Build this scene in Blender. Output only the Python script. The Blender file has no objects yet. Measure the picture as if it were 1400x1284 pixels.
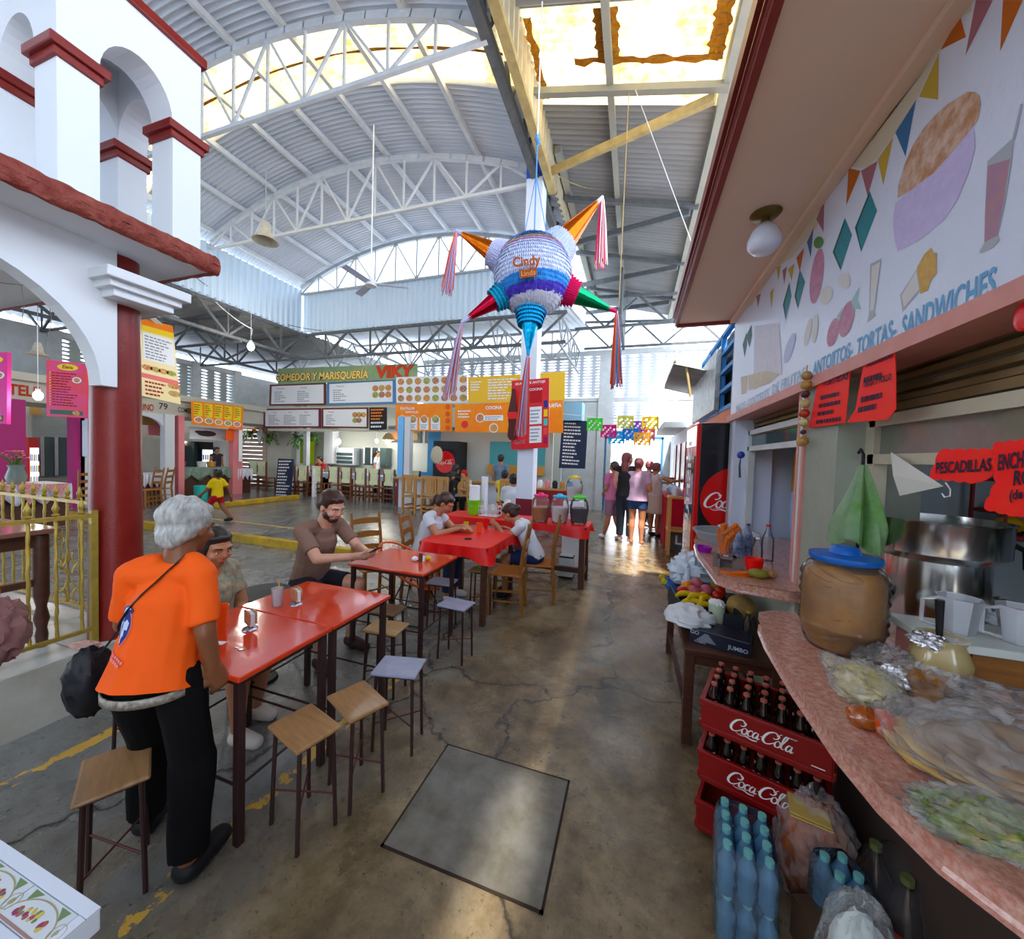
import bpy, bmesh, math, random
from math import sin, cos, pi, radians
from mathutils import Vector, Matrix, noise
random.seed(7)
sc = bpy.context.scene
# ------------------------------------------------------------------ camera
FPX, YAW, PITCH, ROLL, EYE = 510.0, .3159, -.0337, .0326, 1.58
FW = Vector((-sin(YAW)*cos(PITCH), cos(YAW)*cos(PITCH), sin(PITCH)))
_r0 = Vector((cos(YAW), sin(YAW), 0)); _u0 = _r0.cross(FW)
RT = cos(ROLL)*_r0 + sin(ROLL)*_u0
UP = RT.cross(FW)
CAM = Vector((0, 0, EYE))
cd = bpy.data.cameras.new('camera'); cam = bpy.data.objects.new('camera', cd); sc.collection.objects.link(cam)
cd.sensor_fit = 'HORIZONTAL'; cd.sensor_width = 36; cd.lens = 36*FPX/1400; cd.clip_start = .02; cd.clip_end = 200
mw = Matrix((RT, UP, -FW)).transposed().to_4x4(); mw.translation = CAM
cam.matrix_world = mw
sc.camera = cam
# ------------------------------------------------------------------ sky, sun, exposure
w = bpy.data.worlds.new('sky'); sc.world = w; w.use_nodes = True
nt = w.node_tree; nt.nodes.clear()
wo = nt.nodes.new('ShaderNodeOutputWorld'); bg = nt.nodes.new('ShaderNodeBackground')
tc = nt.nodes.new('ShaderNodeTexCoord'); mp = nt.nodes.new('ShaderNodeMapping'); nz = nt.nodes.new('ShaderNodeTexNoise')
cr = nt.nodes.new('ShaderNodeValToRGB'); nz.inputs['Scale'].default_value = 2.2; nz.inputs['Detail'].default_value = 5
nt.links.new(tc.outputs['Generated'], mp.inputs['Vector']); nt.links.new(mp.outputs['Vector'], nz.inputs['Vector'])
nt.links.new(nz.outputs['Fac'], cr.inputs['Fac'])
cr.color_ramp.elements[0].position = .35; cr.color_ramp.elements[0].color = (.50, .68, 1, 1)
cr.color_ramp.elements[1].position = .62; cr.color_ramp.elements[1].color = (.86, .93, 1, 1)
nt.links.new(cr.outputs['Color'], bg.inputs['Color']); bg.inputs['Strength'].default_value = 1.6
nt.links.new(bg.outputs['Background'], wo.inputs['Surface'])
sd = bpy.data.lights.new('sun', 'SUN'); sd.energy = 5.0; sd.angle = radians(3); sd.color = (1, .95, .86)
so = bpy.data.objects.new('sun', sd); sc.collection.objects.link(so); so.rotation_euler = (radians(24), radians(12), 0)
sc.view_settings.view_transform = 'Standard'; sc.view_settings.look = 'None'
sc.view_settings.exposure = 1.5; sc.view_settings.gamma = 1.0; sc.view_settings.use_curve_mapping = False
sc.cycles.use_denoising = True
sc.cycles.max_bounces = 8; sc.cycles.transparent_max_bounces = 12; sc.cycles.sample_clamp_indirect = 8
# ------------------------------------------------------------------ rays to known planes (the photo's calibration)
def ray(u, v): return FW + (u-700)/FPX*RT + (642-v)/FPX*UP
def PX(u, v, x): d = ray(u, v); return CAM + d*(x/d.x)
def PY(u, v, y): d = ray(u, v); return CAM + d*(y/d.y)
def PZ(u, v, z): d = ray(u, v); return CAM + d*((z-EYE)/d.z)
def PD(u, v, t): return CAM + ray(u, v)*t
# ------------------------------------------------------------------ materials
MATS = {}
def sat(c, k=1.22):
    g = .3*c[0]+.59*c[1]+.11*c[2]; return tuple(min(.95, max(.002, g+(x-g)*k)) for x in c[:3])
def M(name, col, rough=.5, metal=0, n=None, bump=None, alpha=1, trans=0, ior=1.45, emit=0, ecol=None, sss=0, coat=0, spec=.5, wave=None):
    """n = (scale, amount, second colour, [stretch]); bump = (scale, strength); wave = (scale, axis, strength) fine ribs as bump."""
    if name in MATS: return MATS[name]
    col = sat(col); n = (n[0], n[1], sat(n[2]), *n[3:]) if n else n
    if spec == .5 and rough > .45: spec = .3
    m = bpy.data.materials.new(name); m.use_nodes = True; t = m.node_tree; b = t.nodes['Principled BSDF']
    L = t.links.new
    b.inputs['Base Color'].default_value = (*col, 1); b.inputs['Roughness'].default_value = rough
    b.inputs['Metallic'].default_value = metal; b.inputs['Alpha'].default_value = alpha
    b.inputs['Transmission Weight'].default_value = trans; b.inputs['IOR'].default_value = ior
    b.inputs['Specular IOR Level'].default_value = spec
    b.inputs['Coat Weight'].default_value = coat; b.inputs['Coat Roughness'].default_value = .08
    if sss: b.inputs['Subsurface Weight'].default_value = sss; b.inputs['Subsurface Radius'].default_value = (.02, .008, .004)
    if emit: b.inputs['Emission Color'].default_value = (*(ecol or col), 1); b.inputs['Emission Strength'].default_value = emit
    tcn = t.nodes.new('ShaderNodeTexCoord'); vec = tcn.outputs['Object']
    if n:
        if len(n) > 3:
            mpn = t.nodes.new('ShaderNodeMapping'); mpn.inputs['Scale'].default_value = n[3]; L(vec, mpn.inputs['Vector']); vecn = mpn.outputs['Vector']
        else: vecn = vec
        x = t.nodes.new('ShaderNodeTexNoise'); x.inputs['Scale'].default_value = n[0]; x.inputs['Detail'].default_value = 6; x.inputs['Roughness'].default_value = .65
        L(vecn, x.inputs['Vector'])
        r = t.nodes.new('ShaderNodeValToRGB'); L(x.outputs['Fac'], r.inputs['Fac'])
        r.color_ramp.elements[0].position = .38; r.color_ramp.elements[1].position = .68
        k = n[1]; c2 = n[2]
        r.color_ramp.elements[0].color = (*col, 1)
        r.color_ramp.elements[1].color = (*[col[i]*(1-k)+c2[i]*k for i in range(3)], 1)
        L(r.outputs['Color'], b.inputs['Base Color'])
    if bump:
        x = t.nodes.new('ShaderNodeTexNoise'); x.inputs['Scale'].default_value = bump[0]; x.inputs['Detail'].default_value = 5; L(vec, x.inputs['Vector'])
        bn = t.nodes.new('ShaderNodeBump'); bn.inputs['Strength'].default_value = bump[1]; bn.inputs['Distance'].default_value = .01
        L(x.outputs['Fac'], bn.inputs['Height']); L(bn.outputs['Normal'], b.inputs['Normal'])
    if wave:
        x = t.nodes.new('ShaderNodeTexWave'); x.bands_direction = wave[1]; x.inputs['Scale'].default_value = wave[0]; L(vec, x.inputs['Vector'])
        bn = t.nodes.new('ShaderNodeBump'); bn.inputs['Strength'].default_value = wave[2]; bn.inputs['Distance'].default_value = .01
        L(x.outputs['Fac'], bn.inputs['Height']); L(bn.outputs['Normal'], b.inputs['Normal'])
    MATS[name] = m
    return m
def cm(r, g, b, rough=.5, **k):
    return M('paint_%d_%d_%d_%d' % (r*255, g*255, b*255, rough*100), (r, g, b), rough, **k)
# ------------------------------------------------------------------ text outlines
_TX = {}
def glyphs(s, bold=0.0, ext=0.0):
    k = (s, bold, ext)
    if k not in _TX:
        c = bpy.data.curves.new('tmp', 'FONT'); c.body = s; c.size = 1; c.resolution_u = 3; c.offset = bold; c.extrude = ext; c.align_x = 'CENTER'; c.align_y = 'CENTER'
        o = bpy.data.objects.new('tmp', c); sc.collection.objects.link(o)
        me = bpy.data.meshes.new_from_object(o)
        vs = [v.co.copy() for v in me.vertices]; fs = [tuple(p.vertices) for p in me.polygons]
        bpy.data.objects.remove(o); bpy.data.curves.remove(c); bpy.data.meshes.remove(me)
        if vs:
            w = max(v.x for v in vs)-min(v.x for v in vs)
        else: w = 1
        _TX[k] = (vs, fs, w)
    return _TX[k]
# ------------------------------------------------------------------ mesh builder
class MB:
    def __init__(s, mat=None): s.v = []; s.f = []; s.mi = []; s.mats = [mat] if mat else []; s.c = 0
    def use(s, mat):
        if mat not in s.mats: s.mats.append(mat)
        s.c = s.mats.index(mat); return s
    def add(s, vs, fs):
        n = len(s.v); s.v += [tuple(v) for v in vs]; s.f += [tuple(i+n for i in f) for f in fs]; s.mi += [s.c]*len(fs); return s
    def box(s, c, d, rz=0, m=None):
        hx, hy, hz = d[0]/2, d[1]/2, d[2]/2; R = m or Matrix.Rotation(rz, 3, 'Z'); c = Vector(c)
        vs = [c + R@Vector((x*hx, y*hy, z*hz)) for z in (-1, 1) for y in (-1, 1) for x in (-1, 1)]
        return s.add(vs, [(0, 2, 3, 1), (4, 5, 7, 6), (0, 1, 5, 4), (2, 6, 7, 3), (0, 4, 6, 2), (1, 3, 7, 5)])
    def b2(s, x0, x1, y0, y1, z0, z1): return s.box(((x0+x1)/2, (y0+y1)/2, (z0+z1)/2), (abs(x1-x0), abs(y1-y0), abs(z1-z0)))
    def bar(s, a, b, w, h=None, up=(0, 0, 1)):
        a = Vector(a); b = Vector(b); h = h or w; d = (b-a); L = d.length
        if L < 1e-6: return s
        y = d/L; u = Vector(up)
        if abs(y.dot(u)) > .98: u = Vector((1, 0, 0))
        x = y.cross(u).normalized(); z = x.cross(y)
        return s.box((a+b)/2, (w, L, h), m=Matrix((x, y, z)).transposed())
    def tube(s, pts, r, n=8, caps=True):
        pts = [Vector(p) for p in pts]; rs = r if isinstance(r, (list, tuple)) else [r]*len(pts)
        vs = []; u = None
        for i, p in enumerate(pts):
            d = (pts[min(i+1, len(pts)-1)]-pts[max(i-1, 0)])
            d = d.normalized() if d.length > 1e-9 else Vector((0, 0, 1))
            if u is None:
                u = Vector((0, 0, 1)) if abs(d.z) < .9 else Vector((1, 0, 0))
            u = (u-d*u.dot(d)); u = u.normalized() if u.length > 1e-6 else d.orthogonal().normalized()
            q = d.cross(u)
            for k in range(n):
                a = 2*pi*k/n; vs.append(p+(u*cos(a)+q*sin(a))*rs[i])
        fs = [(i*n+k, i*n+(k+1) % n, (i+1)*n+(k+1) % n, (i+1)*n+k) for i in range(len(pts)-1) for k in range(n)]
        if caps: fs += [tuple(range(n-1, -1, -1)), tuple(range((len(pts)-1)*n, len(pts)*n))]
        return s.add(vs, fs)
    def lathe(s, prof, c=(0, 0, 0), n=20, sx=1, sy=1, m=None):
        c = Vector(c); vs = []
        for r, z in prof:
            for k in range(n):
                a = 2*pi*k/n; p = Vector((r*cos(a)*sx, r*sin(a)*sy, z)); vs.append(c+(m@p if m else p))
        fs = [(i*n+k, i*n+(k+1) % n, (i+1)*n+(k+1) % n, (i+1)*n+k) for i in range(len(prof)-1) for k in range(n)]
        if prof[0][0] > 1e-4: fs.append(tuple(range(n-1, -1, -1)))
        if prof[-1][0] > 1e-4: fs.append(tuple(range((len(prof)-1)*n, len(prof)*n)))
        return s.add(vs, fs)
    def ball(s, c, r, n=12, m=None, jit=0):
        r = r if isinstance(r, (list, tuple)) else (r, r, r); c = Vector(c); h = max(4, n*2//3); vs = []
        for i in range(h+1):
            t = pi*i/h
            for k in range(n):
                a = 2*pi*k/n; p = Vector((sin(t)*cos(a), sin(t)*sin(a), cos(t)))
                if jit: p *= 1+jit*noise.noise(p*2.3+c*31)
                p = Vector((p.x*r[0], p.y*r[1], p.z*r[2])); vs.append(c+(m@p if m else p))
        fs = [(i*n+k, (i+1)*n+k, (i+1)*n+(k+1) % n, i*n+(k+1) % n) for i in range(h) for k in range(n)]
        return s.add(vs, fs)
    def prism(s, pts, o, ax, ay, th):
        """polygon pts (2D) in the plane o + x*ax + y*ay, thickened by the vector th"""
        o = Vector(o); ax = Vector(ax); ay = Vector(ay); th = Vector(th)
        A = [o+ax*p[0]+ay*p[1] for p in pts]; n = len(A)
        vs = A+[a+th for a in A]
        return s.add(vs, [tuple(range(n)), tuple(range(2*n-1, n-1, -1))]+[(i, (i+1) % n+0, (i+1) % n+n, i+n) for i in range(n)])
    def quad(s, a, b, c, d): return s.add([a, b, c, d], [(0, 1, 2, 3)])
    def poly(s, pts): return s.add(pts, [tuple(range(len(pts)))])
    def grid(s, fn, nu, nv, closeu=False):
        vs = [fn(i/nu, j/nv) for j in range(nv+1) for i in range(nu+(0 if closeu else 1))]; W = nu if closeu else nu+1
        fs = [(j*W+i, j*W+(i+1) % W, (j+1)*W+(i+1) % W, (j+1)*W+i) for j in range(nv) for i in range(nu)]
        return s.add(vs, fs)
    def text(s, t, c, ax, ay, size, bold=0, wfit=None, shear=0, ext=0):
        vs, fs, wd = glyphs(t, bold, 0); ax = Vector(ax).normalized(); ay = Vector(ay).normalized(); c = Vector(c)
        kx = (wfit/wd) if wfit else size
        return s.add([c+ax*(v.x*kx+shear*v.y*size)+ay*v.y*size for v in vs], fs)
def deselect(o): return o
def mesh_of(name, mb):
    me = bpy.data.meshes.new(name); me.from_pydata([tuple(v) for v in mb.v], [], mb.f)
    for m in mb.mats: me.materials.append(m)
    if len(mb.mats) > 1: me.polygons.foreach_set('material_index', mb.mi)
    me.update(); return me
def build(name, mb, parent=None, mat=None, smooth=False, bev=0, world=True, solid=0, sub=0, label=None):
    if mat: mb.mats = mb.mats or [mat]
    if parent is not None and world and isinstance(parent, bpy.types.Object):
        off = parent.matrix_basis if parent.parent is None else parent.parent.matrix_basis @ parent.matrix_basis
        iv = off.inverted(); mb.v = [tuple(iv @ Vector(v)) for v in mb.v]
    me = mesh_of(name, mb)
    o = bpy.data.objects.new(name, me); sc.collection.objects.link(o)
    if smooth:
        me.polygons.foreach_set('use_smooth', [True]*len(me.polygons))
        try: me.set_sharp_from_angle(angle=radians(50))
        except Exception: pass
    if parent is not None: o.parent = parent
    if solid: md = o.modifiers.new('thickness', 'SOLIDIFY'); md.thickness = solid; md.offset = 0
    if bev: md = o.modifiers.new('bevel', 'BEVEL'); md.width = bev; md.segments = 2; md.limit_method = 'ANGLE'
    if sub: md = o.modifiers.new('subdiv', 'SUBSURF'); md.levels = md.render_levels = sub
    if label: o['label'] = label
    return o
def local(name, mb, parent, mat=None, **k): return build(name, mb, parent, mat, world=False, **k)
def tag(o, label, cat, group=None):
    o['label'] = label; o['category'] = cat
    if group: o['group'] = group
    return o
def thing(name, label, cat, loc=(0, 0, 0), rz=0, group=None):
    o = bpy.data.objects.new(name, None); sc.collection.objects.link(o); o.empty_display_size = .05
    o.matrix_basis = Matrix.Translation(Vector(loc)) @ Matrix.Rotation(rz, 4, 'Z')
    return tag(o, label, cat, group)
def struct(name, mb, mat=None, parent=None, **k):
    o = build(name, mb, parent, mat, **k)
    if parent is None: o['kind'] = 'structure'
    return o
def dup(root, loc, rz=0, label=None, group=None, scale=None):
    kids = {}
    for o in bpy.data.objects:
        if o.parent: kids.setdefault(o.parent.name, []).append(o)
    def rec(o, par):
        c = o.copy(); sc.collection.objects.link(c)
        if par is not None: c.parent = par
        for ch in kids.get(o.name, []): rec(ch, c)
        return c
    r = rec(root, None)
    if isinstance(rz, (int, float)): m = Matrix.Translation(Vector(loc)) @ Matrix.Rotation(rz, 4, 'Z')
    else: m = Matrix.Translation(Vector(loc)) @ rz.to_4x4()
    if scale: m = m @ Matrix.Diagonal((scale, scale, scale, 1)) if not isinstance(scale, tuple) else m @ Matrix.Diagonal((*scale, 1))
    r.matrix_basis = m
    if label: r['label'] = label
    if group: r['group'] = group
    return r
def place(o, loc, rz=0):
    o.matrix_basis = Matrix.Translation(Vector(loc)) @ Matrix.Rotation(rz, 4, 'Z'); return o
def scribble(mb, o, ax, ay, w, rows, h, frac=.45, seed=0, lo=.5, hi=1):
    """rows of short word marks, for writing too small to read in the photo"""
    rnd = random.Random(seed); o = Vector(o); ax = Vector(ax); ay = Vector(ay); step = h/rows
    for r in range(rows):
        x = 0; L = w*rnd.uniform(lo, hi); y = -step*(r+.5)
        while x < L:
            ww = min(L-x, rnd.uniform(.06, .17)*w)
            a = o+ax*x+ay*(y-step*frac/2)
            mb.quad(a, a+ax*ww, a+ax*ww+ay*step*frac, a+ay*step*frac); x += ww+.03*w
# shared materials
WHITE = M('white_plaster', (.70, .72, .75), .55, n=(3, .35, (.7, .72, .74)), bump=(60, .12))
DWHITE = M('aged_white_paint', (.62, .64, .64), .6, n=(5, .5, (.45, .46, .42)), bump=(40, .15))
OXRED = M('oxide_red_paint', (.15, .014, .012), .35, n=(6, .4, (.25, .04, .03)), bump=(70, .15))
STEELP = M('grey_painted_steel', (.42, .44, .45), .5, n=(8, .4, (.3, .31, .31)))
STEELW = M('pale_painted_steel', (.66, .68, .70), .5, n=(8, .35, (.45, .46, .45)))
DKSTEEL = M('dark_weathered_steel', (.09, .10, .11), .6, n=(8, .5, (.2, .19, .17)))
YSTEEL = M('ochre_weathered_steel', (.42, .33, .17), .6, n=(7, .6, (.22, .16, .09)))
BLKST = M('black_brown_legs', (.035, .015, .015), .4)
WOOD = M('varnished_pine', (.30, .14, .05), .35, n=(5, .7, (.16, .07, .03), (1, 1, 8)), coat=.3)
LWOOD = M('light_pine', (.48, .27, .11), .45, n=(6, .5, (.33, .17, .07), (1, 1, 6)))
DWOOD = M('dark_brown_wood', (.06, .025, .018), .4, n=(6, .6, (.12, .05, .03), (1, 1, 6)))
PLYW = M('worn_stool_wood', (.36, .21, .11), .4, n=(7, .7, (.20, .11, .06), (1, 6, 1)), coat=.3)
REDOIL = M('red_oilcloth', (.60, .075, .045), .14, n=(7, .4, (.52, .07, .045)), bump=(14, .12), coat=.6)
REDCLOTH = M('red_table_plastic', (.66, .03, .015), .4, bump=(12, .3))
def film(name, col, haze, gloss, rough, bump=0, tint=(1, 1, 1)):
    """thin clear plastic: mostly see-through, a little milky, with real highlights"""
    m = bpy.data.materials.new(name); m.use_nodes = True; t = m.node_tree; t.nodes.clear(); N = t.nodes.new; L = t.links.new
    o = N('ShaderNodeOutputMaterial'); tr = N('ShaderNodeBsdfTransparent'); tr.inputs[0].default_value = (*tint, 1); df = N('ShaderNodeBsdfDiffuse'); df.inputs[0].default_value = (*col, 1)
    gl = N('ShaderNodeBsdfGlossy'); gl.inputs['Roughness'].default_value = rough
    a = N('ShaderNodeMixShader'); a.inputs[0].default_value = haze; L(tr.outputs[0], a.inputs[1]); L(df.outputs[0], a.inputs[2])
    lw = N('ShaderNodeLayerWeight'); lw.inputs['Blend'].default_value = gloss
    b = N('ShaderNodeMixShader'); L(lw.outputs['Fresnel'], b.inputs[0]); L(a.outputs[0], b.inputs[1]); L(gl.outputs[0], b.inputs[2]); L(b.outputs[0], o.inputs[0])
    if bump:
        tc_ = N('ShaderNodeTexCoord'); x = N('ShaderNodeTexNoise'); x.inputs['Scale'].default_value = bump; x.inputs['Detail'].default_value = 6; L(tc_.outputs['Object'], x.inputs['Vector'])
        bn = N('ShaderNodeBump'); bn.inputs['Strength'].default_value = 1; bn.inputs['Distance'].default_value = .02; L(x.outputs['Fac'], bn.inputs['Height'])
        for q in (df, gl): L(bn.outputs[0], q.inputs['Normal'])
        L(bn.outputs[0], lw.inputs['Normal'])
    MATS[name] = m; return m
BAG = film('clear_plastic_bag', (.95, .97, 1), .13, .16, .22, 16)
CLEAR = film('clear_plastic', (.85, .9, .93), .05, .22, .06)
CHROME = M('polished_steel', (.72, .72, .72), .16, metal=1)
GLASSD = M('dark_window_glass', (.05, .08, .08), .08, spec=.8)
PAPERW = M('white_paper', (.85, .86, .88), .6)
BLACK = M('matt_black', (.012, .012, .014), .5)
RUBBER = M('black_rubber', (.02, .02, .02), .7)
COKERED = M('soda_red', (.6, .012, .02), .3)
COKEWH = M('logo_white', (.9, .9, .88), .5)
LEAF = M('leaf_green', (.05, .16, .03), .5, n=(20, .6, (.12, .25, .05)))
# ================================================================== FLOOR
def floor_material():
    m = bpy.data.materials.new('wet_worn_concrete'); m.use_nodes = True; t = m.node_tree; b = t.nodes['Principled BSDF']; L = t.links.new; N = t.nodes.new
    geo = N('ShaderNodeNewGeometry'); sep = N('ShaderNodeSeparateXYZ'); L(geo.outputs['Position'], sep.inputs[0])
    def noi(sc_, det=8, ro=.6, dist=0):
        x = N('ShaderNodeTexNoise'); x.inputs['Scale'].default_value = sc_; x.inputs['Detail'].default_value = det; x.inputs['Roughness'].default_value = ro; x.inputs['Distortion'].default_value = dist
        L(geo.outputs['Position'], x.inputs['Vector']); return x.outputs['Fac']
    def ramp(src, stops):
        r = N('ShaderNodeValToRGB'); L(src, r.inputs[0]); e = r.color_ramp.elements
        while len(e) < len(stops): e.new(.5)
        for i, (p, c) in enumerate(stops): e[i].position = p; e[i].color = (*c, 1) if len(c) == 3 else c
        return r.outputs[0]
    def mix(f, a, c):
        x = N('ShaderNodeMix'); x.data_type = 'RGBA'
        if isinstance(f, float): x.inputs[0].default_value = f
        else: L(f, x.inputs[0])
        L(a, x.inputs[6]); 
        if isinstance(c, tuple): x.inputs[7].default_value = (*c, 1)
        else: L(c, x.inputs[7])
        return x.outputs[2]
    def mth(op, a, c=None):
        x = N('ShaderNodeMath'); x.operation = op
        for i, q in enumerate((a, c)):
            if q is None: continue
            if isinstance(q, (int, float)): x.inputs[i].default_value = q
            else: L(q, x.inputs[i])
        return x.outputs[0]
    base = ramp(noi(2.2, 10, .7, .4), [(.30, (.05, .038, .020)), (.43, (.155, .108, .052)), (.56, (.27, .200, .110)), (.75, (.36, .32, .25))])
    dark = ramp(noi(9, 10, .75), [(.42, (1, 1, 1)), (.60, (.55, .50, .42))])
    mul = N('ShaderNodeMix'); mul.data_type = 'RGBA'; mul.blend_type = 'MULTIPLY'; mul.inputs[0].default_value = .8; L(base, mul.inputs[6]); L(dark, mul.inputs[7])
    col = mul.outputs[2]
    # grey plaza cement, bluish reflections on the left and round tables put into colour
    gz = ramp(mth('ADD', mth('MULTIPLY', mth('ADD', sep.outputs[0], 1.0), -.9), mth('MULTIPLY', mth('SUBTRACT', noi(1.3), .5), 2.4)), [(.0, (0, 0, 0)), (.75, (.85, .85, .85))])
    grey = ramp(noi(3.5, 9, .7), [(.32, (.10, .105, .10)), (.65, (.24, .25, .25))])
    col = mix(gz, col, grey)
    # pits and spots
    sp = ramp(noi(34, 4, .7), [(.60, (0, 0, 0)), (.68, (1, 1, 1))]); col = mix(sp, col, (.05, .04, .03))
    # cracks
    vo = N('ShaderNodeTexVoronoi'); vo.feature = 'DISTANCE_TO_EDGE'; vo.inputs['Scale'].default_value = .62
    wp = N('ShaderNodeTexNoise'); wp.inputs['Scale'].default_value = 3; wp.inputs['Detail'].default_value = 8; L(geo.outputs['Position'], wp.inputs['Vector'])
    va = N('ShaderNodeVectorMath'); va.operation = 'SCALE'; va.inputs['Scale'].default_value = .55; L(wp.outputs['Color'], va.inputs[0])
    vb = N('ShaderNodeVectorMath'); vb.operation = 'ADD'; L(va.outputs[0], vb.inputs[0]); L(geo.outputs['Position'], vb.inputs[1]); L(vb.outputs[0], vo.inputs['Vector'])
    ck = ramp(vo.outputs['Distance'], [(.0, (1, 1, 1)), (.011, (0, 0, 0))]); col = mix(ck, col, (.02, .016, .012))
    # worn yellow guide lines
    for x0, y0, y1 in ((-1.53, -.2, 2.6), (-2.67, .3, 1.45)):
        dx = mth('ABSOLUTE', mth('SUBTRACT', sep.outputs[0], x0))
        on = mth('MULTIPLY', mth('LESS_THAN', mth('ADD', dx, mth('MULTIPLY', mth('SUBTRACT', noi(22), .5), .05)), .038), mth('LESS_THAN', mth('ABSOLUTE', mth('SUBTRACT', sep.outputs[1], (y0+y1)/2)), (y1-y0)/2))
        on = mth('MULTIPLY', on, mth('GREATER_THAN', noi(6.5, 6, .7), .52))
        col = mix(on, col, (.62, .36, .05))
    # slab joints across the aisle
    jy = mth('LESS_THAN', mth('ABSOLUTE', mth('SUBTRACT', mth('FRACT', mth('MULTIPLY', sep.outputs[1], .62)), .5)), .004)
    jy = mth('MULTIPLY', jy, mth('GREATER_THAN', sep.outputs[1], 4.4)); col = mix(jy, col, (.03, .03, .03))
    L(col, b.inputs['Base Color'])
    far = ramp(mth('MULTIPLY', sep.outputs[1], .1), [(.25, (0, 0, 0)), (.6, (1, 1, 1))])
    rg = ramp(noi(2.6, 7, .65, .3), [(.36, (.12, .12, .12)), (.6, (.5, .5, .5))])
    rg = mix(mth('MULTIPLY', far, .75), rg, (.13, .13, .13))
    L(rg, b.inputs['Roughness']); b.inputs['Specular IOR Level'].default_value = .65
    bn = N('ShaderNodeBump'); bn.inputs['Strength'].default_value = .35; bn.inputs['Distance'].default_value = .012; L(noi(16, 9, .7), bn.inputs['Height']); L(bn.outputs[0], b.inputs['Normal'])
    return m
FLOORM = floor_material()
mb = MB(FLOORM); mb.b2(-16, 4, -6.2, 12.2, -.06, 0); struct('floor', mb)
CONC = M('hatch_concrete', (.105, .095, .075), .38, n=(4, .9, (.24, .235, .215)), bump=(18, .8))
# square concrete hatch, flush with the floor, with a dark joint
mb = MB(CONC); mb.b2(-.895, -.245, 1.235, 1.785, -.01, .004)
h = struct('trim_1', mb)
mb = MB(M('hatch_joint', (.03, .02, .015), .8)); 
for a in ((-.905, -.892, 1.225, 1.795), (-.248, -.235, 1.225, 1.795), (-.905, -.235, 1.225, 1.238), (-.905, -.235, 1.782, 1.795)): mb.b2(*a, -.01, .003)
struct('hatch_joint', mb, parent=h)
# raised plaza with yellow kerb
YEL = M('yellow_kerb_paint', (.55, .36, .03), .5, n=(5, .75, (.22, .16, .06)), bump=(30, .3))
mb = MB(FLOORM); mb.b2(-16, -2.62, 4.58, 12.2, .0, .118); struct('floor_plaza', mb)
mb = MB(YEL); mb.b2(-16, -2.62, 4.49, 4.6, .0, .122); mb.b2(-2.63, -2.54, 4.49, 8.4, 0, .122); struct('trim_2', mb)
k = MB(YEL); k.b2(-9.62, -9.45, 6.3, 8.6, .118, .24); tag(build('parking_kerb', k, bev=.02), 'low yellow painted kerb bar lying on the grey plaza behind the walking boy', 'kerb')
mb = MB(M('yellow_line', (.6, .42, .12), .6, n=(9, .5, (.3, .28, .2)))); mb.b2(-9.5, -3.4, 5.28, 5.33, .118, .121); struct('trim_3', mb)
# ================================================================== KIOSK (left)
KS = M('plaster_rendered_side', (.40, .38, .33), .7, n=(3, .6, (.24, .21, .16)), bump=(25, .4))
TILE = M('pale_floor_tile', (.55, .56, .52), .25, n=(4, .4, (.4, .38, .33)))
mb = MB(KS); mb.b2(-7.5, -3.05, -.6, 1.62, 0, .335); kio = struct('trim_4', mb)
mb = MB(TILE)
for i in range(14):
    for j in range(7):
        x0 = -3.07-i*.32; y0 = 1.6-j*.32; mb.b2(x0-.312, x0, y0-.312, y0, .335, .342)
struct('platform_tiles', mb, parent=kio)
def arch_pts(y0, y1, zb, zs, zt, ztop, Y0, Y1, n=14):
    """wall outline from Y0..Y1 up to ztop with one arch opening y0..y1 (spring zs, crown zt) cut from the bottom zb"""
    P = [(Y0, zb), (y0, zb), (y0, zs)]
    for i in range(1, n): a = pi-pi*i/n; P.append(((y0+y1)/2+(y1-y0)/2*cos(a), zs+(zt-zs)*sin(a)))
    return P+[(y1, zs), (y1, zb), (Y1, zb), (Y1, ztop), (Y0, ztop)]
mb = MB(WHITE)      # big arch below the slab
mb.prism(arch_pts(.02, 1.365, 1.93, 1.93, 2.56, 2.78, -1.4, 1.44, 22), (-3.05, 0, 0), (0, 1, 0), (0, 0, 1), (-.12, 0, 0))
w1 = struct('wall_kiosk_arch', mb)
mb = MB(WHITE); mb.b2(-7, -2.74, -1.4, 1.78, 2.755, 2.84); slab = struct('trim_5', mb)
mb = MB(M('rough_oxide_stone', (.16, .035, .028), .6, n=(14, .8, (.28, .09, .07)), bump=(45, 1)))
def rough_edge(p, q, out, z0, z1, n=90):
    p = Vector(p); q = Vector(q); out = Vector(out)
    def f(u, v):
        b_ = p.lerp(q, u); a = 2*pi*v; k = noise.noise(Vector((u*n*.35, v*9, 3)))*.011
        return b_+out*(max(-.02, cos(a))*(.035+k))+Vector((0, 0, (z0+z1)/2+sin(a)*((z1-z0)/2+k)))
    mb.grid(f, n, 12)
rough_edge((-2.74, -1.4, 0), (-2.74, 1.81, 0), (1, 0, 0), 2.735, 2.86, 160); rough_edge((-2.72, 1.78, 0), (-7, 1.78, 0), (0, 1, 0), 2.735, 2.86, 120)
struct('slab_edging', mb, parent=slab, smooth=True)
# red column
mb = MB(OXRED); mb.lathe([(.128, 0), (.132, .3), (.126, .9), (.118, 1.9), (.108, 2.755)], (-3.19, 1.50, .0), 28)
col = struct('column_red', mb, smooth=True)
mb = MB(WHITE); mb.box((-3.14, 1.52, 2.565), (.56, .42, .06)); mb.box((-3.14, 1.52, 2.52), (.48, .36, .05)); mb.box((-3.14, 1.52, 2.475), (.42, .3, .05)); struct('column_moulding', mb, parent=col, bev=.006)
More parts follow.
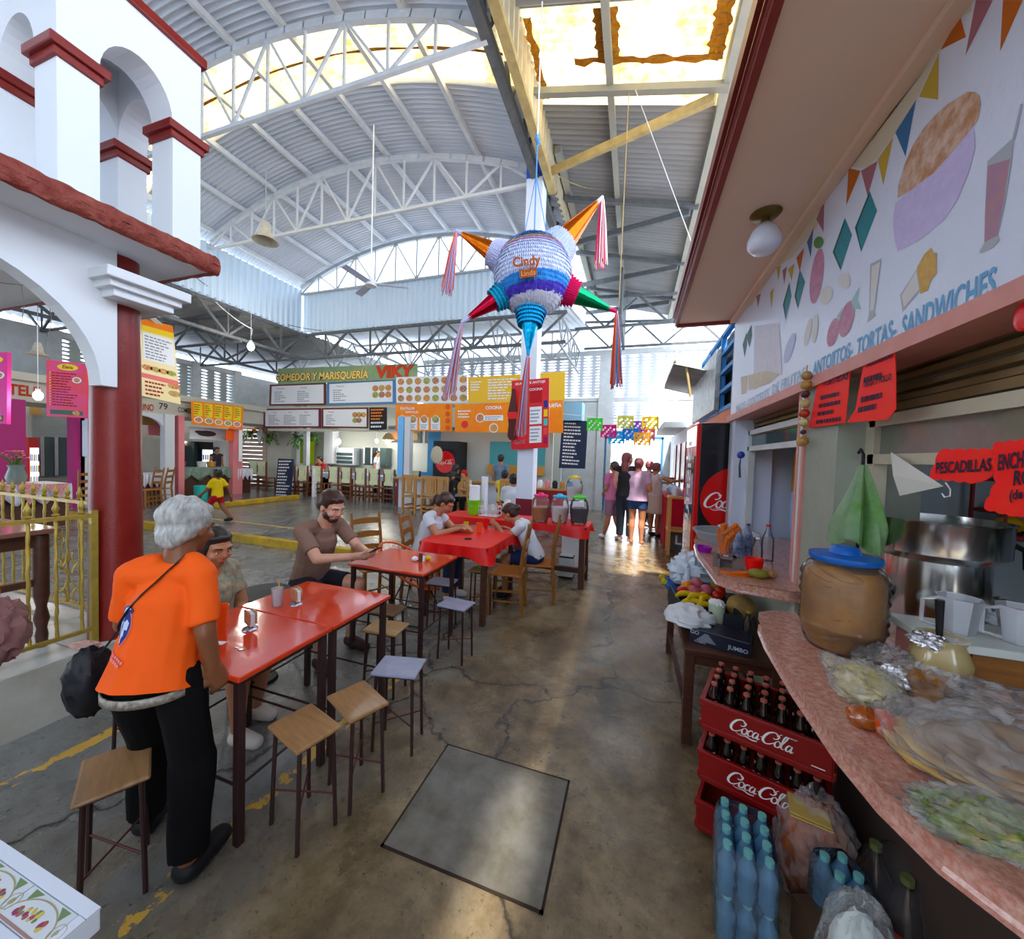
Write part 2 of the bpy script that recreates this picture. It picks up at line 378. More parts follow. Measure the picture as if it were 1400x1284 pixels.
# belfry of four piers and small arches above the slab
x0, x1, y0, y1 = -3.62, -2.86, 1.12, 1.78
def belfry(x0, x1, y0, y1, name):
    mb = MB(WHITE); pw, pd = .16, .20; zt = 4.12
    for (a, b) in ((x0, x0+pd), (x1-pd, x1)):
        mb.prism(arch_pts(y0+pw, y1-pw, 2.84, 3.62, 3.86, zt, y0, y1), (b, 0, 0), (0, 1, 0), (0, 0, 1), (a-b, 0, 0))
    for (a, b) in ((y0, y0+pw), (y1-pw, y1)):
        mb.prism([(p[0], p[1]) for p in arch_pts(x0+pd, x1-pd, 3.6, 3.62, 3.86, zt, x0+pd, x1-pd)], (0, a, 0), (1, 0, 0), (0, 0, 1), (0, b-a, 0))
    mb.b2(x0, x1, y0, y1, zt-.03, zt); o = struct(name, mb)
    mb = MB(OXRED)
    for px in (x0+pd/2, x1-pd/2):
        for py in (y0+pw/2, y1-pw/2):
            mb.box((px, py, 3.60), (pd+.07, pw+.07, .05)); mb.box((px, py, 3.555), (pd+.03, pw+.03, .045))
    mb.box(((x0+x1)/2, (y0+y1)/2, zt+.02), (x1-x0+.05, y1-y0+.05, .06)); struct('belfry_capitals', mb, parent=o, bev=.006)
    return o
belfry(-3.62, -2.86, 1.12, 1.78, 'wall_belfry')
# the next bay of the belfry towards the viewer: one pier and the arch that links it
mb = MB(WHITE); mb.prism(arch_pts(.62, .96, 2.84, 3.62, 3.86, 4.12, .2, 1.12), (-3.42, 0, 0), (0, 1, 0), (0, 0, 1), (-.2, 0, 0)); wb = struct('wall_belfry_near', mb)
mb = MB(OXRED); mb.box((-3.52, .41, 3.60), (.27, .48, .05)); struct('pier_capital', mb, parent=wb)
# ================================================================== VAULTED ROOF
ROOFM = M('galvanised_sheet', (.66, .69, .74), .45, metal=.1, n=(1.2, .4, (.50, .53, .58), (.4, 3, 1)))
ROOFD = M('weathered_sheet', (.33, .34, .345), .55, metal=.2, n=(1.2, .5, (.2, .2, .2), (.4, 3, 1)))
def translucent(name, col, col2, sc_=2.0, frac=.85):
    m = bpy.data.materials.new(name); m.use_nodes = True; t = m.node_tree; t.nodes.clear(); N = t.nodes.new; L = t.links.new
    o = N('ShaderNodeOutputMaterial'); tr = N('ShaderNodeBsdfTranslucent'); df = N('ShaderNodeBsdfDiffuse'); mx = N('ShaderNodeMixShader'); mx.inputs[0].default_value = 1-frac
    g = N('ShaderNodeNewGeometry'); nz_ = N('ShaderNodeTexNoise'); nz_.inputs['Scale'].default_value = sc_; nz_.inputs['Detail'].default_value = 7; nz_.inputs['Roughness'].default_value = .7; L(g.outputs['Position'], nz_.inputs['Vector'])
    r = N('ShaderNodeValToRGB'); L(nz_.outputs['Fac'], r.inputs[0]); r.color_ramp.elements[0].position = .50; r.color_ramp.elements[0].color = (*col, 1); r.color_ramp.elements[1].position = .66; r.color_ramp.elements[1].color = (*col2, 1)
    L(r.outputs[0], tr.inputs[0]); L(r.outputs[0], df.inputs[0]); L(tr.outputs[0], mx.inputs[1]); L(df.outputs[0], mx.inputs[2]); L(mx.outputs[0], o.inputs[0]); return m
FIBY = translucent('yellowed_fibreglass', (.74, .62, .34), (.48, .28, .06), 2.4)
FIBW = translucent('white_translucent_sheet', (.82, .88, .93), (.7, .78, .85), 1.2)
RUSTL = M('rust_stain_edge', (.30, .12, .02), .8, n=(12, .6, (.5, .28, .05)))
VX0, VX1 = -9.3, -1.69
def vz(x): return 7.17-.82*((x+5.5)/3.81)**2
def vault(y0, y1, mat, name, parent=None):
    mb = MB(mat); lam = .08; nv = max(1, int((y1-y0)/lam*6)); 
    mb.grid(lambda u, v: (VX0-.25+(VX1+.45-VX0)*u, y0+(y1-y0)*v, vz(VX0-.25+(VX1+.45-VX0)*u)+.05+.022*sin(2*pi*(y0+(y1-y0)*v)/lam)), 36, nv)
    return struct(name, mb, parent=parent, smooth=True)
cv = vault(-6, 3.98, ROOFM, 'ceiling_vault'); vault(4.74, 8.75, ROOFM, 'ceiling_vault_far')
vault(3.98, 4.74, FIBY, 'ceiling_skylight')
mb = MB(RUSTL)
for yy in (4.28,):
    mb.grid(lambda u, v: (VX0+(VX1-VX0)*u, yy+.035*v+.03*noise.noise(Vector((u*14, v, 0))), vz(VX0+(VX1-VX0)*u)+.022), 60, 1)
struct('rust_seam', mb, parent=cv)
# purlins along the vault
mb = MB(STEELW)
for i in range(9):
    x = VX0+.15+i*(VX1-VX0-.3)/8; mb.b2(x-.03, x+.03, -6, 8.6, vz(x)-.07, vz(x)+.015)
struct('ceiling_purlins', mb)
def arch_truss(y, name, mat):
    mb = MB(mat); n = 24; P = [Vector((VX0+(VX1-VX0)*i/n, y, vz(VX0+(VX1-VX0)*i/n)-.10)) for i in range(n+1)]
    for a, b in zip(P, P[1:]): mb.bar(a, b+(b-a)*.04, .07, .09)
    zb = 6.05; mb.bar((VX0, y, zb), (VX1, y, zb), .05, .05)
    m = 12
    for i in range(m+1):
        x = VX0+(VX1-VX0)*i/m; mb.bar((x, y, zb), (x, y, vz(x)-.1), .03)
        if i < m:
            x2 = VX0+(VX1-VX0)*(i+1)/m
            if i % 2: mb.bar((x, y, vz(x)-.1), (x2, y, zb), .03)
            else: mb.bar((x, y, zb), (x2, y, vz(x2)-.1), .03)
    struct(name, mb)
for i, y in enumerate((1.65, 3.83, 6.0)): arch_truss(y, 'roof_truss_ceiling', STEELW)
arch_truss(8.42, 'roof_truss_ceiling', STEELP)
# vertical corrugated panels below the springing
def ribbed(name, a, b, z0, z1, mat, lam=.16, amp=.02, parent=None):
    a = Vector((*a, 0)); b = Vector((*b, 0)); L = (b-a).length; d = (b-a)/L; nrm = Vector((d.y, -d.x, 0)); n = int(L/lam*4)
    def f(u, v):
        s = u*L; ph = (s/lam) % 1; o = amp if ph < .5 else -amp
        p = a+d*s+nrm*o; p.z = z0+(z1-z0)*v; return p
    mb = MB(mat); mb.grid(f, n, 1); return struct(name, mb, parent=parent)
PANEL = M('pale_blue_white_sheet', (.62, .72, .80), .4, metal=.15, n=(.8, .4, (.75, .82, .88)))
ribbed('wall_panel_left', (-9.3, -6), (-9.3, 8.42), 4.97, 6.17, PANEL)
ribbed('wall_panel_back', (-9.3, 8.5), (-1.55, 8.5), 4.97, 6.12, PANEL)
YPAN = M('ochre_stained_sheet', (.52, .48, .38), .5, metal=.2, n=(2, .6, (.3, .22, .1)))
ribbed('wall_panel_valley', (-1.46, -6), (-1.46, 8.4), 6.1, 7.0, YPAN)
# longitudinal valley truss
mb = MB(DKSTEEL)
for z in (6.08, 6.85): mb.b2(-1.75, -1.63, -1, 8.4, z-.05, z+.05)
for i in range(12):
    y = -1+i*.8; mb.bar((-1.69, y, 6.1), (-1.69, y+.4, 6.85), .045); mb.bar((-1.69, y+.4, 6.85), (-1.69, y+.8, 6.1), .045)
mb.use(YSTEEL)
for z in (6.0, 6.7): mb.b2(-1.53, -1.42, -1, 6.2, z-.04, z+.04)
for i in range(12):
    y = -1+i*.6; mb.bar((-1.5, y, 6.0), (-1.5, y, 6.7), .05)
struct('roof_truss_valley_ceiling', mb)
# ------------------------------------------------------------------ right shed roof
def rz_(x): return 6.62-.26*(x+1.45)
def shed(y0, y1, xa, xb, mat, name, dz=0):
    mb = MB(mat); lam = .1; nv = max(1, int((y1-y0)/lam*6))
    mb.grid(lambda u, v: (xa+(xb-xa)*u, y0+(y1-y0)*v, rz_(xa+(xb-xa)*u)+dz+.026*sin(2*pi*(y0+(y1-y0)*v)/lam)), 2, nv)
    return struct(name, mb, smooth=True)
shed(-6, 4.14, -1.5, .85, ROOFD, 'ceiling_shed'); sh = shed(5.28, 12.6, -1.5, .85, ROOFD, 'ceiling_shed_far')
shed(4.14, 5.28, -1.5, .85, FIBY, 'ceiling_skylight_right')
mb = MB(RUSTL)
def rust(xa, xb, ya, yb, k=.05):
    mb.grid(lambda u, v: (xa+(xb-xa)*u+(k*noise.noise(Vector((v*30, u*3, 1))) if xb-xa < yb-ya else 0), ya+(yb-ya)*v+(k*noise.noise(Vector((u*9, v*3, 5))) if xb-xa > yb-ya else 0), rz_(xa+(xb-xa)*u)-.022), 14, 14)
rust(-.62, -.36, 4.15, 4.7); rust(.58, .74, 4.15, 4.72); rust(-.9, .7, 4.66, 4.74, .06); rust(-1.42, -1.33, 4.2, 5.2)
struct('rust_stains', mb, parent=sh)
MSTL = M('mid_grey_steel', (.24, .24, .21), .55, n=(6, .5, (.34, .30, .22)))
mb = MB(MSTL); mb.b2(-.52, -.44, -1, 12.4, rz_(-.48)-.16, rz_(-.48)-.03); mb.b2(.78, .90, -1, 12.4, rz_(.84)-.14, rz_(.84)+.05)
mb.b2(-1.42, -1.32, 6, 12.4, rz_(-1.37)-.14, rz_(-1.37)-.02)
for x in (1.0, ): mb.b2(x-.05, x+.08, -1, 12.4, 5.88, 6.0)
struct('ceiling_rafters', mb)
for i, y in enumerate((4.9, 7.0, 8.9, 10.8)):
    m_ = YSTEEL if i == 0 else DKSTEEL
    mb = MB(MSTL if i == 0 else DKSTEEL); z0, z1 = rz_(-1.45)-.2, rz_(.8)-.16
    mb.bar((-1.5, y, z0), (.85, y, z1), .08, .08); mb.use(m_)
    mb.bar((-1.62, y+1.1, 6.15), (.72, y+.06, z1-.04), .07, .10)
    struct('roof_beam_ceiling', mb)
# open frames and braces seen beyond the column
mb = MB(DKSTEEL)
for y in (9.8, 11.6):
    mb.bar((-1.6, y, 4.95), (2.9, y, 4.95), .06); mb.bar((-1.6, y, 5.75), (2.9, y, 5.5), .06)
    for k in range(6):
        xa = -1.6+k*.75; mb.bar((xa, y, 4.95 if k % 2 else 5.7), (xa+.75, y, 5.6 if k % 2 else 4.95), .045)
mb.b2(-.5, -.42, 9, 12, 4.95, 6.0); struct('roof_truss_far_ceiling', mb)
# ------------------------------------------------------------------ low roofs round the vault
mb = MB(ROOFD); lam = .16
mb.grid(lambda u, v: (-9.3-5.6*v, -6+19.5*u, 5.02-.30*v+.02*sin(2*pi*(19.5*u)/lam)), 730, 1); struct('ceiling_low_left', mb)
mb = MB(M('lower_pale_sheet', (.60, .63, .66), .5, metal=.2, n=(1.5, .4, (.4, .42, .44))))
mb.grid(lambda u, v: (-9.3+7.8*u, 8.5+4.1*v, 5.02+.75*v+.02*sin(2*pi*(7.8*u)/lam)), 290, 1); struct('ceiling_low_back', mb)
def flat_truss(a, b, z0, z1, n, name, mat=DKSTEEL, w=.05):
    a = Vector((*a, 0)); b = Vector((*b, 0)); mb = MB(mat); Z = lambda p, z: Vector((p.x, p.y, z))
    mb.bar(Z(a, z0), Z(b, z0), w*1.3); mb.bar(Z(a, z1), Z(b, z1), w*1.3)
    for i in range(n):
        p = a.lerp(b, i/n); q = a.lerp(b, (i+.5)/n); r = a.lerp(b, (i+1)/n)
        mb.bar(Z(p, z1), Z(q, z0), w); mb.bar(Z(q, z0), Z(r, z1), w); mb.bar(Z(q, z0), Z(q, z1), w*.7)
    return struct(name, mb)
flat_truss((-9.32, 1.5), (-9.32, 8.5), 4.25, 4.93, 5, 'low_truss_ceiling'); flat_truss((-9.3, 8.55), (-1.6, 8.55), 4.25, 4.93, 5, 'low_truss_ceiling')
flat_truss((-11.6, 2), (-11.6, 10.4), 4.15, 4.8, 5, 'low_truss_ceiling'); flat_truss((-12.5, 10.6), (-1.6, 10.6), 4.4, 5.2, 7, 'low_truss_ceiling', STEELP, .045)
for i in range(5): flat_truss((-9.3, 1.6+i*1.7), (-14.3, 1.6+i*1.7), 4.2, 4.85, 3, 'low_truss_ceiling', DKSTEEL, .04)
for i in range(5): flat_truss((-8.6+i*1.7, 8.55), (-8.6+i*1.7, 12), 4.3, 5.0, 3, 'low_truss_ceiling', STEELP, .035)
for x, y in ((PY(421, 485, 9.75).x, 9.75), (-11.6, 10.4)):
    c = MB(STEELP); c.b2(x-.07, x+.07, y-.07, y+.07, .118, 4.3); struct('column_steel', c)
# ================================================================== LATTICE WALLS
LAT = M('lattice_block', (.60, .63, .68), .6, n=(3, .3, (.5, .52, .55)))
def lattice(o, ax, nu, nz_, cw, ch, hw, hh, name, mat=LAT):
    o = Vector(o); ax = Vector(ax); mb = MB(mat); K = 12
    for i in range(nu):
        for j in range(nz_):
            c = o+ax*(cw*(i+.5))+Vector((0, 0, ch*(j+.5))); vs = []
            for k in range(K):
                a = 2*pi*(k+.5)/K; ca, sa = cos(a), sin(a); vs.append(c+ax*(hw*ca)+Vector((0, 0, hh*sa)))
            for k in range(K):
                a = 2*pi*(k+.5)/K; ca, sa = cos(a), sin(a); q = max(abs(ca), abs(sa)); vs.append(c+ax*(cw/2*ca/q)+Vector((0, 0, ch/2*sa/q)))
            mb.add(vs, [(k, (k+1) % K, K+(k+1) % K, K+k) for k in range(K)])
    return struct(name, mb, solid=.09)
lattice((-7.4, 12, 3.55), (1, 0, 0), 17, 14, .38, .093, .15, .036, 'wall_lattice_back')
lattice((-.7, 12, 3.5), (1, 0, 0), 10, 14, .38, .093, .15, .036, 'wall_lattice_entrance')
lattice((-.7, 12, 2.5), (1, 0, 0), 4, 9, .38, .093, .15, .036, 'wall_lattice_entrance_low')
mb = MB(DWHITE)
mb.b2(-7.4, 3.2, 11.95, 12.1, 4.83, 4.98); mb.b2(-7.4, 3.2, 11.95, 12.1, 3.38, 3.52); mb.b2(-.94, 3.2, 11.94, 12.12, 2.28, 2.5)
mb.b2(-1.14, -.7, 11.9, 12.12, 0, 4.85); mb.b2(1.0, 1.12, 11.93, 12.12, 2.4, 4.85); mb.b2(.76, 3.2, 11.95, 12.1, 0, 2.4); mb.b2(.82, 3.2, 11.95, 12.1, 2.4, 3.4)
mb.b2(-7.4, -1.1, 11.95, 12.1, 0, 3.4); mb.b2(-3.6, -3.4, 11.9, 12.12, 3, 4.9); mb.b2(-6.1, -5.9, 11.9, 12.12, 3, 4.9)
struct('wall_back', mb)
ribbed('wall_translucent_back', (-7.4, 12.3), (3.2, 12.3), 5.0, 6.9, FIBW)
lattice((-13.6, 5.2, 3.15), (0, 1, 0), 11, 10, .4, .1, .12, .034, 'wall_lattice_left', M('lattice_block_left', (.42, .44, .42), .7))
mb = MB(DWHITE); mb.b2(-13.7, -13.5, -1, 5.2, 2.9, 4.3); mb.b2(-13.7, -13.5, 5.2, 9.6, 4.15, 4.3); mb.b2(-13.7, -13.5, 5.2, 9.6, 2.9, 3.15)
for y in (5.2, 7.0, 8.3, 9.6): mb.b2(-13.72, -13.44, y-.12, y+.12, 2.9, 4.3)
mb.b2(-13.7, -7.4, 11.4, 11.6, .1, 4.15); mb.b2(-13.7, -13.5, 9.6, 11.6, 2.9, 4.2); struct('wall_left_upper', mb)
# entrance door frame, rolled shutter box
mb = MB(M('blue_door_frame', (.08, .22, .42), .5)); mb.b2(-.90, -.84, 11.9, 12.0, 0, 2.3); mb.b2(.74, .80, 11.9, 12.0, 0, 2.3); mb.b2(-.9, .8, 11.9, 12.0, 2.24, 2.32); struct('door_1', mb)
# outside the entrance: pavement and a pale building with a white parasol
mb = MB(M('sunlit_pavement', (.75, .74, .72), .7)); mb.b2(-9, 9, 12.2, 40, -.1, -.02); struct('floor_street', mb)
b_ = thing('building', 'pale two storey building across the street seen through the entrance', 'building', (0, 24, 0))
mb = MB(M('pale_facade', (.8, .8, .8), .7)); mb.b2(-8, 8, 24, 30, -.02, 6); build('wall', mb, b_)
for x in (-2.4, -.3, 1.8):
    mb = MB(M('facade_window', (.25, .32, .4), .2)); mb.b2(x-.5, x+.5, 23.95, 24.02, .9, 2.2); build('window', mb, b_)
p_ = thing('parasol', 'white parasol open on the street outside the entrance', 'parasol', (-.15, 15.5, -.02))
mb = MB(M('parasol_canvas', (.85, .8, .8), .6)); mb.lathe([(1.5, 1.75), (1.46, 1.9), (.9, 2.2), (.02, 2.4)], (0, 0, 0), 16); local('canopy', mb, p_, smooth=True)
mb = MB(STEELP); mb.tube([(0, 0, 0), (0, 0, 2.38)], .03); local('pole', mb, p_)
# main column with painted foot
mb = MB(M('pale_blue_column_paint', (.68, .74, .84), .45, n=(3, .3, (.8, .82, .85)))); mb.b2(-1.83, -1.56, 5.87, 6.13, .9, 6.15); mc = struct('column_main', mb)
mb = MB(M('maroon_paint', (.17, .02, .03), .4)); mb.b2(-1.835, -1.555, 5.865, 6.135, 0, .9); struct('column_foot', mb, parent=mc)
mb = MB(M('blue_paint', (.05, .12, .5), .4)); mb.b2(-1.835, -1.555, 5.865, 6.135, 6.05, 6.3); struct('column_head', mb, parent=mc)

# unseen end wall, added behind the viewer to cut sky light from there
mb = MB(DWHITE); mb.b2(-14, 3, -6.2, -6.0, 0, 4.3); struct('wall_south_added', mb)
# ================================================================== RIGHT STALL (building)
WX = .85
SW = M('painted_stall_wall', (.66, .70, .80), .35, n=(2, .3, (.60, .62, .70)), bump=(45, .25))
PINK = M('pink_trim_paint', (.60, .30, .27), .5, n=(9, .5, (.45, .2, .17)))
mb = MB(SW); mb.b2(WX, WX+.12, -1.5, 4.02, 2.02, 2.93); stall = struct('wall_right', mb)
mb = MB(PINK); mb.b2(WX-.03, WX+.14, -1.5, 4.03, 1.975, 2.03)
mb.b2(WX-.012, WX+.0, 2.335, 2.36, .9, 1.975); mb.b2(WX-.012, WX, 2.40, 2.425, .9, 1.975)
struct('trim_pink', mb, parent=stall)
GPIER = M('grey_green_wall_paint', (.33, .35, .30), .5, n=(5, .5, (.24, .25, .2)), bump=(40, .2))
mb = MB(GPIER); mb.b2(WX, WX+.30, 2.02, 2.42, 0, 1.98); pier = struct('wall_pier', mb)
mb = MB(DWHITE); mb.b2(WX-.008, WX+.0, 2.36, 2.40, 0, 1.98); struct('trim_white_strip', mb, parent=pier)
mb = MB(SW); mb.b2(WX, WX+.3, 3.82, 4.02, 0, 2.0); mb.b2(WX, WX+1.6, 3.92, 4.02, 0, 2.93); struct('wall_end', mb)
mb = MB(M('pale_green_dado', (.48, .53, .46), .6, n=(4, .5, (.35, .38, .3)))); mb.b2(WX, WX+.1, 2.42, 3.82, 0, .9); mb.use(M('shade_under_counter', (.05, .035, .03), .6)).b2(WX, WX+.1, -1.5, 2.02, 0, .9); struct('wall_dado', mb)  # dado under the near counter coloured dark for the shade beneath it
CAN = M('peach_canopy_paint', (.80, .62, .50), .5, n=(1.5, .5, (.74, .66, .54)))
mb = MB(CAN); mb.b2(.345, 2.6, -1.5, 4.02, 2.93, 3.0); can = struct('ceiling_canopy', mb)
mb = MB(M('maroon_gutter_paint', (.20, .035, .03), .35, n=(10, .5, (.3, .08, .06))))
mb.b2(.325, .355, -1.5, 4.03, 2.915, 3.05); mb.b2(.30, .33, -1.5, 4.03, 3.0, 3.07); mb.b2(.31, .32, -1.5, 4.03, 2.95, 2.96); mb.b2(.34, 2.6, 4.0, 4.03, 2.9, 3.02); struct('gutter', mb, parent=can)
mb = MB(CAN); mb.b2(.80, .85, -1.5, 4.0, 2.90, 2.93); struct('canopy_cove', mb, parent=can)
INT = M('stall_inner_blue_white', (.40, .46, .52), .55, n=(2, .3, (.3, .33, .33)))
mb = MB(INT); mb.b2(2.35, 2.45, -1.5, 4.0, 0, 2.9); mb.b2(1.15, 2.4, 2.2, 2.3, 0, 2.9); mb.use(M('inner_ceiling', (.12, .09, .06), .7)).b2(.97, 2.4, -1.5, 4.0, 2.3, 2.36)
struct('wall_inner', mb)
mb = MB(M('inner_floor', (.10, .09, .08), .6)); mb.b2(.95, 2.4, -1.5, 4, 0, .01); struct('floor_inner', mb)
# roller shutter, rails and transom glass
SHUT = M('bronze_shutter', (.16, .115, .06), .35, metal=.5, n=(3, .4, (.26, .19, .1)))
def shutter(y0, y1, z0, z1, name, label):
    mb = MB(SHUT); n = int((z1-z0)/.04)
    for i in range(n): mb.tube([(1.0+.01*(i % 2), y0, z0+.02+i*.04), (1.0+.01*(i % 2), y1, z0+.02+i*.04)], .021, 6)
    mb.b2(.96, 1.04, y0, y1, z0-.03, z0); s = struct(name, mb, smooth=True)
    return s
shutter(-1.4, 2.02, 1.84, 2.3, 'window_1', ''); shutter(2.44, 3.8, 1.86, 2.3, 'window_2', '')
CREAM = M('cream_metal_frame', (.50, .46, .36), .45, n=(6, .4, (.38, .33, .24)))
mb = MB(CREAM); mb.b2(.95, 1.0, -1.4, 2.0, 1.755, 1.80); mb.b2(.95, 1.0, -1.4, 2.0, 1.60, 1.64); mb.b2(.95, 1.0, 1.08, 1.12, 1.6, 1.8); mb.b2(.95, 1.0, 1.96, 2.02, .95, 1.84); wf = struct('window_3', mb)
TG = M('grimy_transom_glass', (.14, .17, .13), .12, n=(4, .6, (.36, .22, .24)), spec=.7)
mb = MB(TG); mb.b2(.972, .978, -1.4, 1.97, 1.64, 1.755); struct('window_pane', mb, parent=wf)
mb = MB(DWHITE); mb.b2(.95, 1.0, 2.44, 3.8, 1.70, 1.74); mb.b2(.95, 1.0, 2.44, 3.8, 1.84, 1.88); mb.b2(.95, 1.0, 3.76, 3.82, .95, 1.88); mb.b2(.95, 1.0, 2.44, 2.5, .95, 1.74); w2 = struct('window_4', mb)
mb = MB(GLASSD); mb.b2(.97, .976, 2.5, 3.76, 1.74, 1.84); struct('window_pane', mb, parent=w2)
mb = MB(M('orange_board', (.52, .28, .10), .5)); mb.b2(1.30, 1.32, 2.45, 3.82, 1.36, 1.70); mb.use(M('lilac_board', (.52, .56, .78), .5)).b2(1.30, 1.32, 2.45, 3.82, .95, 1.36); struct('wall_partition', mb)
# ------------------------------------------------------------------ mural (paint on the wall, a few tenths of a millimetre proud)
mu = MB()
_ml = [0]
def paint(pts, mat):
    _ml[0] += 1; x = WX-.0004-.00003*_ml[0]
    mu.use(mat); mu.poly([PX(u, v, x) for u, v in pts])
def A(pts): return [(900+x/2.568, y/2.568) for x, y in pts]
def B(pts): return [(1080+x/3.056, 60+y/3.056) for x, y in pts]
def Cc(pts): return [(980+x/4.585, 280+y/4.585) for x, y in pts]
def ell(cx, cy, rx, ry, tilt=0, n=18): return [(cx+rx*cos(a)*cos(tilt)-ry*sin(a)*sin(tilt), cy+rx*cos(a)*sin(tilt)+ry*sin(a)*cos(tilt)) for a in [2*pi*k/n for k in range(n)]]
mOR = M('mural_orange', (.45, .13, .04), .5); mYE = M('mural_yellow', (.50, .36, .10), .5); mMA = M('mural_mauve', (.33, .14, .17), .5); mBL = M('mural_blue', (.05, .15, .30), .5)
mTE = M('mural_teal', (.03, .22, .26), .4, n=(40, .5, (.02, .12, .13))); mTD = M('mural_dark_green', (.01, .08, .07), .5); mBR = M('mural_crust_brown', (.42, .22, .12), .5, n=(22, .9, (.68, .55, .48)))
mLV = M('mural_lavender_bread', (.52, .45, .66), .5, n=(30, .6, (.62, .58, .78))); mGL = M('mural_glass_grey', (.40, .42, .45), .5); mDR = M('mural_drink', (.36, .22, .32), .5, n=(25, .6, (.45, .25, .18)))
mFR = M('mural_fries', (.60, .40, .15), .5, n=(40, .7, (.45, .25, .1))); mFT = M('mural_fruit', (.42, .18, .26), .5, n=(30, .6, (.55, .35, .42))); mPL = M('mural_pale', (.62, .60, .58), .5); mTX = M('mural_letter_blue', (.16, .36, .56), .5)
mCR = M('mural_cream_band', (.62, .57, .46), .5)
for P_ in ([(1100, 0), (630, 650), (425, 905), (300, 1085), (330, 1070), (420, 935), (470, 905), (560, 790), (590, 700), (668, 585), (740, 590), (830, 470), (905, 350), (985, 180), (1060, 60), (1100, 40)],): paint(A(P_), mCR)
for P_, m_ in (([(1060, 55), (1080, 130), (990, 175)], mOR), ([(1115, 0), (1175, 0), (1078, 195)], mMA), ([(1210, 0), (1280, 0), (1200, 180)], mOR), ([(985, 185), (982, 350), (915, 340)], mYE), ([(905, 350), (868, 550), (832, 465)], mBL),
    ([(825, 480), (790, 650), (770, 560)], mYE), ([(770, 565), (735, 690), (712, 600)], mMA), ([(710, 600), (660, 720), (668, 590)], mOR), ([(583, 700), (580, 815), (555, 770)], mMA), ([(545, 800), (535, 905), (522, 850)], mBL), ([(512, 870), (497, 955), (485, 905)], mOR),
    ([(478, 925), (468, 985), (456, 945)], mYE), ([(452, 935), (442, 1000), (436, 950)], mMA), ([(430, 930), (422, 985), (415, 940)], mYE), ([(360, 1030), (350, 1080), (344, 1040)], mMA), ([(405, 1010), (398, 1085), (392, 1030)], mYE)): paint(A(P_), m_)
for P_ in ([(742, 670), (768, 740), (712, 885), (690, 800)], [(655, 765), (680, 825), (640, 950), (612, 885)], [(497, 945), (515, 990), (490, 1085), (478, 1040)], [(460, 990), (468, 1040), (447, 1125), (437, 1070)]):
    paint(A(P_), mTE); paint(A([P_[0], P_[3], P_[2], (P_[2][0], P_[2][1]-14), (P_[3][0]+7, P_[3][1]-2), (P_[0][0]-1, P_[0][1]+18)]), mTD)
for P_ in ([(310, 1165), (312, 1210), (303, 1255), (296, 1210)], [(327, 1140), (329, 1180), (320, 1220), (308, 1180)]): paint(A(P_), mTD)
paint(B([(790, 215), (797, 250), (788, 310), (765, 345), (690, 440), (600, 540), (520, 600), (450, 645), (452, 590), (480, 500), (515, 420), (560, 350), (610, 295), (660, 250), (740, 200), (770, 200)]), mBR)
paint(B([(765, 345), (775, 430), (745, 540), (700, 650), (640, 740), (540, 820), (450, 868), (437, 820), (430, 740), (440, 665), (520, 600), (600, 540), (690, 440)]), mLV)
paint(B([(825, 490), (935, 390), (925, 500), (895, 680), (868, 800), (812, 830), (815, 700)]), mGL); paint(B([(826, 510), (920, 480), (893, 660), (868, 800), (812, 830), (815, 700)]), mDR); paint(B([(812, 830), (868, 800), (875, 820), (850, 850), (800, 875), (790, 870)]), mGL); paint(B([(928, 400), (962, 250), (972, 250), (940, 400)]), mGL)
paint(B([(530, 940), (545, 1030), (470, 1120), (460, 1050)]), mGL); paint(B([(527, 950), (540, 1025), (476, 1100), (467, 1052)]), mPL)
paint(B([(530, 935), (560, 880), (590, 850), (600, 880), (612, 870), (612, 960), (590, 985), (575, 1030), (545, 1045)]), mFR)
paint(B([(335, 920), (382, 896), (352, 1120), (330, 1128)]), mGL); paint(B([(342, 930), (376, 912), (350, 1110), (334, 1118)]), mPL); paint(B([(330, 1128), (352, 1120), (360, 1135), (322, 1165)]), mGL)
paint(B(ell(112, 970, 26, 117, .14)), mFT); paint(B(ell(120, 830, 20, 26, .3)), M('mural_leaf', (.10, .24, .08), .5))
for e in ((237, 1150, 28, 78, .25), (180, 1205, 22, 62, .25)): paint(B(ell(*e)), mFT)
for P_ in ([(255, 1075), (290, 1015), (282, 1070), (295, 1110), (265, 1105)], [(195, 1140), (220, 1100), (210, 1150)]): paint(B(P_), M('mural_pale_teal', (.35, .52, .52), .5))
for e in ((228, 990, 24, 34, 0), (150, 1050, 26, 40, .3), (75, 1205, 12, 60, .2), (105, 1190, 12, 62, .1)): paint(B(ell(*e)), mPL)
paint(Cc(ell(455, 900, 24, 100, .3)), M('mural_pale_blue', (.48, .52, .66), .5)); paint(Cc([(235, 760), (390, 740), (410, 1060), (230, 1160)]), M('mural_faded_scene', (.60, .55, .58), .5, n=(30, .8, (.66, .66, .76))))
for P_ in ([(150, 1080), (190, 1070), (185, 1180), (155, 1190)], [(195, 1070), (300, 1040), (395, 1060), (330, 1120), (200, 1160)]): paint(Cc(P_), M('mural_faded_yellow', (.55, .46, .30), .5, n=(30, .5, (.62, .6, .6))))
def wtext(t, ul, vl, ur, vr, hgt, mat=mTX, bold=.02, sh=0):
    a = PX(ul, vl, WX); b = PX(ur, vr, WX); _ml[0] += 1; mu.use(mat)
    z = 2.085+hgt*.36+.0
    mu.text(t, ((WX-.0004-.00003*_ml[0]), (a.y+b.y)/2, (a.z+b.z)/2), (0, -1, 0), (0, 0, 1), hgt, bold, wfit=abs(a.y-b.y), shear=sh)
